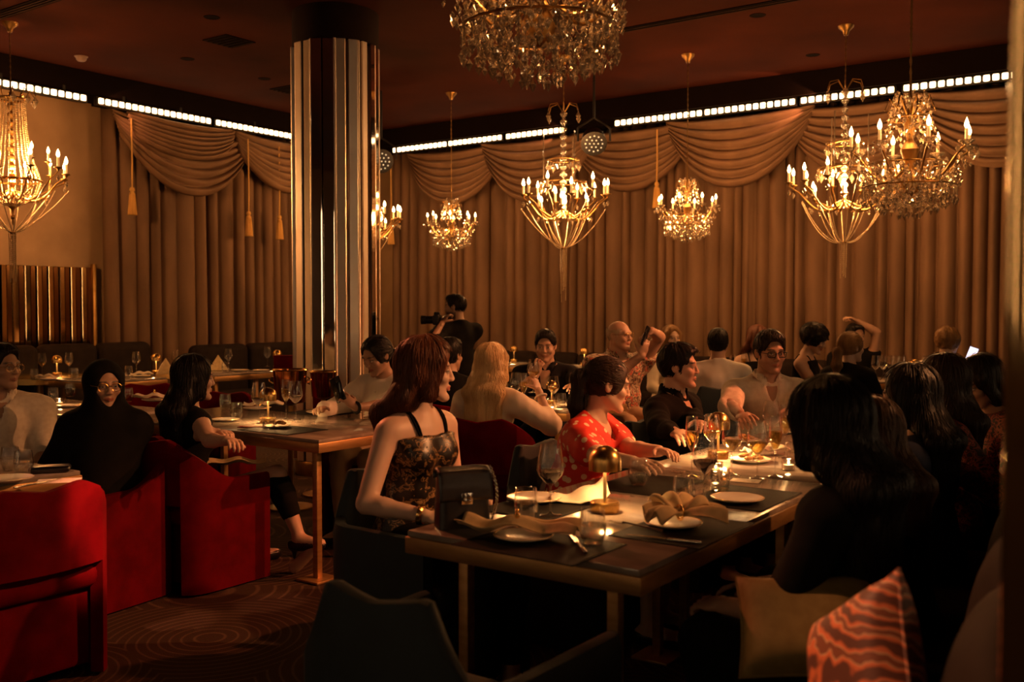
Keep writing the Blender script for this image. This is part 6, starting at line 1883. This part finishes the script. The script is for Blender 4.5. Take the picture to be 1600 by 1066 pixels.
gl('rocks', 1125, 768, 'short straight glass behind the bare plate', TZ)
gl('rocks', 1112, 755, 'short straight glass beside the red wine glass', TZ, 0.9)
gl('rocks', 1240, 722, 'short straight glass by the champagne flutes', TZ)
gl('empty', 1205, 700, 'empty wine glass before the host\'s hand', TZ)
def card(px, py, rz, label, z, d=(0.11, 0.075), m=None, th=0.002):
    p = on(px, py, z); t = thing('menu_card', label, 'card', (p.x, p.y, z + 0.0005), rz)
    MB().box((0, 0, th / 2), (d[0], d[1], th), r=0.0006, seg=1).build('sheet', m or paper_m, t)
    mb = MB()
    for k in range(4): mb.box((0, d[1] * (0.3 - 0.2 * k), th + 0.0002), (d[0] * 0.7, 0.002, 0.0004))
    mb.build('printed_lines', mat('faded ink', (0.3, 0.2, 0.12), rough=0.9), t)
card(1165, 752, PHI + 0.2, 'cream card on the front table behind the bare plate', TZ)
pl(1172, 722, 'cream plate behind the white wine glasses', TZ, 0.95, food=3)
napkin(on(1195, 712, TZ), TZ + 0.018, 0.4, 'crumpled pale napkin on the plate before the host', 'fold', linen_pale, 0.6, 9)
pl(1228, 676, 'cream plate at the far end of the front tables', TZ)
pl(1160, 690, 'cream plate before the host\'s right hand', TZ, 0.9, food=5)
tea_m = emit_mat('tealight flame', (1.0, 0.55, 0.18), 25.0)
def tealight(px, py, label, z=TZ):
    p = on(px, py, z); t = thing('tealight', label, 'candle', (p.x, p.y, z + 0.0005))
    MB().lathe([(0.0, 0.003), (0.024, 0.0), (0.028, 0.002), (0.030, 0.05), (0.027, 0.05), (0.025, 0.006)], 18, caps=False).build('holder', glass_m, t)
    MB().lathe([(0.0, 0.022), (0.021, 0.022), (0.021, 0.005), (0.0, 0.004)], 16).build('wax', paper_m, t)
    MB().lathe([(0.0, 0.024), (0.005, 0.030), (0.0, 0.044)], 8).build('flame', tea_m, t)
    point_light('tealight_glow', (p.x, p.y, z + 0.06), 0.5, AMBER, 0.01)
tealight(1118, 742, 'lit tealight in a glass between the wine glasses on the front table')
tealight(1232, 735, 'lit tealight in a glass by the champagne flutes')

# handbag: boxy body, flap, clasp, chain
hb = on(722, 822, TZ)
t = thing('handbag', 'black leather handbag with silver clasp and chain on the front table', 'bag', (hb.x, hb.y, TZ + 0.001), heading(0.35, -0.94) + math.pi)
bag_m = mat('black bag leather', (0.020, 0.019, 0.020), (0.014, 0.013, 0.014), scale=60, rough=0.28, spec=0.6, bump=0.08, bscale=250)
def bagf(i, j):
    a = 2 * math.pi * i; e = 0.32
    c, s_ = math.cos(a), math.sin(a)
    cx = math.copysign(abs(c) ** e, c); sy = math.copysign(abs(s_) ** e, s_)
    hgt = 0.165 * j
    return (cx * (0.082 - 0.006 * j), sy * (0.043 - 0.016 * j), hgt)
mb = MB().grid(bagf, 40, 10, closed_u=True)
mb.f.append(tuple(range(39, -1, -1))); mb.f.append(tuple(9 * 40 + k for k in range(40)))
mb.build('body', bag_m, t)
flap = [(-0.03, 0.150), (-0.030, 0.172), (0.0, 0.184), (0.032, 0.172), (0.044, 0.13), (0.047, 0.085)]
mb = MB()
def flapf(i, j):
    k = j * (len(flap) - 1); q = min(int(k), len(flap) - 2); f = k - q
    y = flap[q][0] + (flap[q + 1][0] - flap[q][0]) * f; z = flap[q][1] + (flap[q + 1][1] - flap[q][1]) * f
    x = (i - 0.5) * 2
    return (x * 0.084, -y, z - 0.004 * abs(x) ** 6)
fo = MB().grid(flapf, 16, 24).build('flap', bag_m, t, angle=180)
sd = fo.modifiers.new('t', 'SOLIDIFY'); sd.thickness = 0.006
cl_ = MB().box((0, -0.050, 0.092), (0.036, 0.006, 0.036), r=0.003).build('clasp', chrome, t)
for k in range(4):
    a = math.pi / 4 + k * math.pi / 2
    MB().lathe([(0.0, 0.0), (0.007, 0.001), (0.007, 0.003), (0.0, 0.004)], 10, (0.009 * math.cos(a), -0.053, 0.092 + 0.009 * math.sin(a)), Matrix.Rotation(math.pi / 2, 3, 'X')).build('clasp_petal', chrome, cl_)
ch = []
for k in range(30):
    f = k / 29; ch.append(Vector((0.078 + 0.018 * math.sin(f * 3.1), -0.035 - 0.012 * math.sin(f * 3.1), 0.185 - 0.175 * f)))
for k in range(29):
    c = (ch[k] + ch[k + 1]) / 2; d = (ch[k + 1] - ch[k]).normalized(); s_ = d.cross(Vector((0, 1, 0) if k % 2 else (1, 0, 0))).normalized()
    MB().tube([c + d * 0.0055 * math.cos(2 * math.pi * q / 10) + s_ * 0.004 * math.sin(2 * math.pi * q / 10) for q in range(11)], 0.0014, 5).build('chain_link', chrome, t)

# wristwatch of the woman in front, bracelet on others (worn: parts)
I = PEOPLE['front']; sh_, el_, wr_, _ = I['arms']['R']
dd = Vector((wr_ - el_).tolist()).normalized(); a1 = dd.orthogonal().normalized(); a2 = dd.cross(a1)
cw = Vector((wr_ - 0.012 * (wr_ - el_) / np.linalg.norm(wr_ - el_)).tolist())
wb = MB().tube([cw + (a1 * math.cos(2 * math.pi * q / 20) + a2 * math.sin(2 * math.pi * q / 20)) * 0.030 for q in range(21)], 0.0055, 6, flat=2.0).build('watch_strap', brass, I['t'])
MB().ball(cw + Vector((0, 0, 0.032)), (0.015, 0.015, 0.005), 12, 6).build('watch_face', brass, wb)
I = PEOPLE['blouse']; sh_, el_, wr_, _ = I['arms']['L']
dd = Vector((wr_ - el_).tolist()).normalized(); a1 = dd.orthogonal().normalized(); a2 = dd.cross(a1); cw = Vector(wr_.tolist())
wb = MB().tube([cw + (a1 * math.cos(2 * math.pi * q / 20) + a2 * math.sin(2 * math.pi * q / 20)) * 0.030 for q in range(21)], 0.0055, 6, flat=2.0).build('watch_strap', black_metal, I['t'])
I = PEOPLE['blonde']; sh_, el_, wr_, _ = I['arms']['R']
dd = Vector((wr_ - el_).tolist()).normalized(); a1 = dd.orthogonal().normalized(); a2 = dd.cross(a1); cw = Vector((wr_ * 0.85 + el_ * 0.15).tolist())
MB().tube([cw + (a1 * math.cos(2 * math.pi * q / 20) + a2 * math.sin(2 * math.pi * q / 20)) * 0.033 for q in range(21)], 0.006, 6, flat=1.6).build('bracelet', white_m, I['t'])

# phones and the camera
phone_m = mat('phone glass', (0.01, 0.01, 0.012), rough=0.12)
screen_m = emit_mat('lit phone screen', (0.75, 0.75, 1.0), 0.9)
def phone(pos, up, nrm, label, lit=False):
    t = thing('phone', label, 'phone', pos)
    z = Vector(up).normalized(); y = Vector(nrm); y = (y - z * y.dot(z)).normalized(); x = y.cross(z)
    M = Matrix((x, y, z)).transposed().to_4x4()
    MB().box((0, 0, 0), (0.074, 0.008, 0.150), r=0.006, M=M).build('case', phone_m, t)
    MB().box(M @ Vector((0, 0.0042, 0)), (0.068, 0.001, 0.142), M=M).build('screen', screen_m if lit else phone_m, t)
    MB().box(M @ Vector((0.02, -0.0045, 0.055)), (0.028, 0.002, 0.028), r=0.004, seg=1, M=M).build('camera_bump', black_metal, t)
I = PEOPLE['blouse']; hp = I['arms']['L'][3]; p = wpt(I, np.mean(hp[1:], 0)); phone(p + Vector((-0.02, -0.015, 0.045)), (-0.35, 0.25, 0.9), (0.3, 0.9, 0.3), 'dark phone in the hand of the woman in the white blouse')
I = PEOPLE['hawaii']; p = wpt(I, np.mean(I['arms']['R'][3][1:], 0)); phone(p + Vector((0.01, -0.035, 0.03)), (0.35, 0.1, 1), (-0.9, 0.5, 0.2), 'phone held up by the man in the leaf-print shirt')
I = PEOPLE['curlyblond']; p = wpt(I, np.mean(I['arms']['R'][3][1:], 0)); phone(p + Vector((0.02, -0.03, 0.06)), (0.35, 0, 0.9), (-0.3, -1, 0.2), 'lit phone held by the person with fluffy blond hair', True)
cp = at(683, 500, 8.72)
t = thing('camera_body', 'black photo camera in the hands of the standing photographer', 'camera', cp, heading(-1.0, 0.15))
MB().box((0, 0, 0), (0.13, 0.06, 0.09), r=0.012).build('body', black_metal, t)
MB().lathe([(0.035, 0.03), (0.035, 0.10), (0.040, 0.102), (0.040, 0.14), (0.03, 0.14)], 18, (0, 0, 0), Matrix.Rotation(-math.pi / 2, 3, 'X')).build('lens_barrel', black_metal, t)
MB().box((0, 0, 0.055), (0.05, 0.05, 0.03), r=0.008).build('viewfinder', black_metal, t)
p = wpt(PEOPLE['blonde'], np.mean(PEOPLE['blonde']['arms']['R'][3][1:], 0))
glass('white', (p.x + 0.02, p.y - 0.005), p.z - 0.075, 'white wine glass raised by the blonde woman')

# --- pillows on the right banquette
def pillow(pos, M, size, m, label, seed=0):
    t = thing('cushion', label, 'cushion', pos)
    def f(sgn):
        def fn(i, j):
            x = (i - 0.5) * 2; y = (j - 0.5) * 2
            e = max(0, (1 - x ** 4)) * max(0, (1 - y ** 4))
            pin = 1 - 0.10 * (1 - abs(x)) * (abs(y) > 0) * abs(y) ** 3
            return M @ Vector((x * size[0] / 2 * (1 - 0.07 * (1 - y * y)), sgn * (0.004 + size[2] / 2 * e ** 0.55), y * size[1] / 2 * (1 - 0.07 * (1 - x * x))))
        return fn
    mb = MB().grid(f(1), 21, 21).grid(f(-1), 21, 21, flip=True)
    o = mb.build('cover', m, t, angle=180)
    pts = []
    for (x0, y0, x1, y1) in ((-1, -1, 1, -1), (1, -1, 1, 1), (1, 1, -1, 1), (-1, 1, -1, -1)):
        for k in range(10):
            x = x0 + (x1 - x0) * k / 10; y = y0 + (y1 - y0) * k / 10
            pts.append(M @ Vector((x * size[0] / 2 * (1 - 0.07 * (1 - y * y)), 0, y * size[1] / 2 * (1 - 0.07 * (1 - x * x)))))
    pts.append(pts[0]); MB().tube(pts, 0.005, 6).build('piping', m, t)
def band_mat():
    m = bpy.data.materials.new('orange patterned cushion'); m.use_nodes = True
    nt = m.node_tree; N = nt.nodes; L = nt.links; b = N['Principled BSDF']; b.inputs['Roughness'].default_value = 0.6
    tc = N.new('ShaderNodeTexCoord')
    wv = N.new('ShaderNodeTexWave'); wv.wave_type = 'RINGS'; wv.rings_direction = 'Y'; wv.inputs['Scale'].default_value = 9; wv.inputs['Distortion'].default_value = 3.0; wv.inputs['Detail'].default_value = 1.5; wv.inputs['Detail Scale'].default_value = 2.5
    L.new(tc.outputs['Object'], wv.inputs['Vector'])
    cr = N.new('ShaderNodeValToRGB'); el = cr.color_ramp.elements
    el[0].position = 0.2; el[0].color = (0.10, 0.03, 0.02, 1); el[1].position = 0.42; el[1].color = (0.55, 0.14, 0.05, 1)
    e = el.new(0.72); e.color = (0.60, 0.17, 0.07, 1); e = el.new(0.8); e.color = (0.60, 0.42, 0.25, 1); e = el.new(0.88); e.color = (0.20, 0.06, 0.03, 1)
    L.new(wv.outputs['Fac'], cr.inputs[0]); L.new(cr.outputs[0], b.inputs['Base Color'])
    return m
Mb = Matrix.Rotation(PHI + math.pi / 2, 3, 'Z')
def facing(n, roll):
    n = Vector(n).normalized(); x = n.cross(Vector((0, 0, 1))).normalized(); z = x.cross(n)
    return Matrix((x, n, z)).transposed() @ Matrix.Rotation(R(roll), 3, 'Y')
pillow(at(1352, 1075, 1.78), facing((-0.97, -0.12, 0.22), 36), (0.30, 0.34, 0.13), band_mat(), 'orange patterned cushion leaning on the foreground banquette')
pillow(at(1262, 978, 2.45), facing((-0.25, -0.75, 0.6), 6), (0.34, 0.26, 0.12), mat('olive cushion', (0.30, 0.22, 0.07), (0.24, 0.17, 0.05), scale=30, rough=0.7), 'olive cushion on the foreground banquette beside the long-haired woman')

# --- left middle table (white blouse / long dark hair)
lamp(on(419, 661, TZ), TZ + 0.0005, 'brass mushroom lamp on the table of the woman in the white blouse', 3.6)
placemat(on(442, 672, TZ), PHI, 'black placemat under the small food plate on the left middle table', TZ)
placemat(on(505, 645, TZ), PHI, 'black placemat before the woman in the white blouse', TZ)
pl(432, 668, 'small plate of food by the lamp on the left middle table', PZ, 0.75, food=7)
pl(500, 646, 'cream plate before the woman in the white blouse', PZ, 0.9)
pl(402, 640, 'cream plate behind the lamp on the left middle table', TZ, 0.95)
napkin(on(412, 638, TZ), TZ + 0.018, 0.1, 'folded pale napkin behind the lamp on the left middle table', 'fold', linen_pale, 0.75, 12)
pl(352, 658, 'cream plate beside the clasped hands of the long-haired woman', TZ, 0.85)
gl('red', 405, 662, 'red wine glass just left of the lamp on the left middle table', TZ, 1.05)
gl('red', 462, 656, 'red wine glass near the right hand of the woman in the white blouse', TZ, 1.02)
gl('flute', 447, 655, 'empty-looking flute between the lamp and the hand on the left middle table', TZ)
gl('tumbler', 370, 655, 'stemless glass left of the lamp on the left middle table', TZ)
gl('rocks', 420, 672, 'short straight glass in front of the lamp on the left middle table', TZ)
gl('tumbler', 352, 640, 'stemless glass behind the hands of the long-haired woman', TZ)
card(395, 668, PHI + 0.5, 'dark red folded card by the hands of the long-haired woman', TZ, (0.16, 0.05), red_velvet, 0.004)
I = PEOPLE['longdark']
napkin(wpt(I, I['legj'][0][1] * 0.45 + I['legj'][0][0] * 0.55), float(I['legj'][0][1][2]) + 0.075, heading(0.9, 0.3) + math.pi / 2, 'gold napkin laid over the lap of the long-haired woman on the left', 'fold', linen, 1.0, 15)
# --- table behind the headscarf
pl(243, 627, 'cream plate on the table right of the headscarf', TZ, 1.0)
napkin(on(243, 626, TZ), TZ + 0.018, 0.15, 'folded napkin with ring on the table right of the headscarf', 'fold', linen_pale, 0.85, 21, ring=True)
gl('tumbler', 200, 628, 'stemless glass touching the headscarf on its right', TZ)
gl('tumbler', 83, 628, 'stemless glass, left one of two left of the headscarf', TZ)
gl('tumbler', 110, 620, 'stemless glass, right one of two left of the headscarf', TZ)
pl(108, 636, 'cream plate left of the headscarf', TZ, 0.9)
tealight(93, 634, 'lit tealight left of the headscarf')
# --- lower left table
Z0 = 0.735
pl(12, 752, 'cream plate on the lower left table', Z0 + 0.0005, 1.0)
gl('tumbler', 37, 742, 'stemless glass on the lower left table, right one', Z0 + 0.0005)
gl('tumbler', 16, 735, 'stemless glass on the lower left table, left one', Z0 + 0.0005)
card(92, 752, 0.3, 'cream card on the lower left table', Z0, (0.16, 0.10))
t = thing('clutch', 'small black clutch on the lower left table', 'bag', (*on(78, 738, Z0).xy, Z0 + 0.001), 0.35)
MB().box((0, 0, 0.014), (0.16, 0.09, 0.026), r=0.012, seg=3).build('body', bag_m, t); MB().box((0, -0.03, 0.028), (0.15, 0.04, 0.003), r=0.001).build('flap', bag_m, t)
cutlery(on(58, 757, Z0), Z0 + 0.0005, -0.4, 'table_knife', 'knife on the lower left table beside the plate')
# --- tables by the left banquette
lamp(on(89, 588, TZ), TZ + 0.0008, 'brass mushroom lamp on the round table at the left', 1.8)
lamp(on(244, 584, TZ), TZ + 0.0005, 'brass mushroom lamp beside the pyramid napkin on the left', 1.8)
lamp(on(433, 576, TZ), TZ + 0.0005, 'brass mushroom lamp just left of the mirrored column', 1.8)
RZ_ = TZ + 0.0008
gl('empty', 66, 588, 'wine glass left of the lamp on the round table', RZ_)
gl('empty', 108, 587, 'wine glass right of the lamp on the round table', RZ_)
gl('tumbler', 54, 594, 'stemless glass at the left side of the round table', RZ_)
gl('tumbler', 116, 592, 'stemless glass at the right side of the round table', RZ_)
pl(75, 594, 'cream plate on the round table at the left', RZ_)
napkin(on(75, 594, TZ), RZ_ + 0.018, 0.2, 'folded napkin on the round table at the left', 'fold', linen_pale, 0.6, 31)
gl('empty', 213, 585, 'wine glass left of the pyramid napkin on the left', TZ)
gl('empty', 275, 582, 'wine glass right of the pyramid napkin on the left', TZ)
gl('tumbler', 201, 588, 'stemless glass on the table with the pyramid napkin', TZ)
napkin(on(259, 585, TZ), TZ + 0.0005, 0.9, 'gold napkin folded as a pyramid on the left', 'pyramid', linen, 1.1, 33)
pl(222, 589, 'cream plate on the table with the pyramid napkin', TZ, 0.9)
napkin(on(222, 589, TZ), TZ + 0.018, 0.3, 'folded napkin left of the pyramid napkin', 'fold', linen_pale, 0.6, 34)
gl('empty', 357, 578, 'wine glass left on the table next to the mirrored column', TZ)
gl('empty', 418, 573, 'wine glass right on the table next to the mirrored column', TZ)
gl('tumbler', 352, 581, 'stemless glass on the table next to the mirrored column', TZ)
napkin(on(341, 579, TZ), TZ + 0.0005, 0.6, 'patterned napkin folded as a pyramid next to the mirrored column', 'pyramid', linen, 1.1, 35)
pl(375, 580, 'cream plate on the table next to the mirrored column', TZ, 0.95)
pl(408, 580, 'cream plate beside the dark red box by the mirrored column', TZ, 0.9)
p = on(446, 583, TZ); t = thing('menu_box', 'dark red box standing on a table by the mirrored column', 'box', (p.x, p.y, TZ + 0.0005), 0.1)
MB().box((0, 0, 0.085), (0.22, 0.09, 0.17), r=0.006).build('case', red_velvet, t); MB().box((0, 0, 0.172), (0.224, 0.094, 0.012), r=0.004).build('lid', red_velvet, t)
# --- copper wine buckets on stands
copper = mat('polished copper', (0.75, 0.33, 0.12), (0.65, 0.27, 0.09), scale=6, rough=0.14, metal=1.0)
def bucket(px, py, D, s, label):
    p = at(px, py, D); zt = p.z
    t = thing('wine_bucket', label, 'wine bucket', (p.x, p.y, 0))
    h = 0.22 * s; r = 0.115 * s
    MB().lathe([(r * 0.82, zt - h), (r * 0.86, zt - h + 0.01), (r * 0.97, zt - 0.02), (r, zt), (r * 0.96, zt), (r * 0.92, zt - 0.02), (r * 0.8, zt - h + 0.02)], 28).build('bucket', copper, t)
    MB().tube([(r * 1.01 * math.cos(2 * math.pi * q / 28), r * 1.01 * math.sin(2 * math.pi * q / 28), zt) for q in range(29)], 0.006, 6).build('rim', brass, t)
    for sg in (-1, 1): MB().tube([(sg * (r + 0.028 * math.sin(math.pi * q / 8)), 0, zt - 0.05 - 0.045 * q / 8) for q in range(9)], 0.005, 6).build('handle', brass, t)
    MB().lathe([(0.16, 0.0), (0.16, 0.012), (0.02, 0.03), (0.018, zt - h - 0.02), (r * 0.7, zt - h)], 20).build('stand', brass_dark, t)
bucket(453, 578, 7.0, 1.05, 'larger copper wine bucket on a stand before the mirrored column')
bucket(505, 581, 7.5, 0.86, 'smaller copper wine bucket on a stand before the mirrored column')
# --- table of the blonde woman and the suited man
gl('flute', 818, 640, 'champagne flute by the raised hand of the blonde woman', TZ)
gl('white', 865, 636, 'white wine glass before the suited man', TZ)
gl('white', 897, 628, 'white wine glass in the left hand of the suited man', TZ)
gl('tumbler', 876, 638, 'stemless glass on the table of the suited man', TZ)
gl('rocks', 858, 642, 'short glass at the near edge of the suited man\'s table', TZ)
gl('empty', 806, 634, 'wine glass left on the table of the suited man', TZ)
pl(893, 636, 'cream plate before the suited man', TZ, 0.9)
tealight(848, 645, 'lit tealight on the table of the suited man')
lamp(on(862, 632, TZ), TZ + 0.0005, 'brass mushroom lamp behind the glasses of the suited man', 2.2, 0.8)
napkin(on(835, 655, 0.5), 0.52, 0.3, 'gold napkin draped over a lap by the red chair', 'fold', linen, 0.9, 51)
# --- far tables by the curtains
lamp(on(637, 565, TZ), TZ + 0.0005, 'small brass lamp on the far table right of the mirrored column', 1.6)
lamp(on(803, 566, TZ), TZ + 0.0005, 'small brass lamp on the far table left of the suited man', 1.6)
lamp(on(913, 571, TZ), TZ + 0.0005, 'small brass lamp on the far table right of the suited man', 1.6)
gl('empty', 617, 570, 'wine glass on the far table right of the mirrored column', TZ)
gl('empty', 597, 571, 'wine glass at the edge of the mirrored column', TZ)
pl(640, 571, 'plate on the far table right of the mirrored column', TZ)
pl(925, 577, 'plate by the far lamp right of the suited man', TZ)
gl('tumbler', 936, 577, 'stemless glass by the far lamp right of the suited man', TZ)
gl('white', 1145, 588, 'wine glass in the distance right of the man seen from behind', TZ)
gl('flute', 1162, 590, 'flute in the distance between the two white-shirted men', TZ)
for k, (px, kind) in enumerate(((1368, 'red'), (1380, 'empty'), (1392, 'red'), (1400, 'empty'), (1409, 'empty'), (1418, 'tumbler'), (1446, 'empty'), (1452, 'tumbler'))):
    gl(kind, px, 594, '%s in the row on the far right table, number %s from the left' % ({'red': 'red wine glass', 'empty': 'wine glass', 'tumbler': 'stemless glass'}[kind], ['one', 'two', 'three', 'four', 'five', 'six', 'seven', 'eight'][k]), TZ)
lamp(on(1430, 596, TZ), TZ + 0.0005, 'brass mushroom lamp on the far right table with the row of glasses', 2.0)
for g_ in GP.values():
    pass
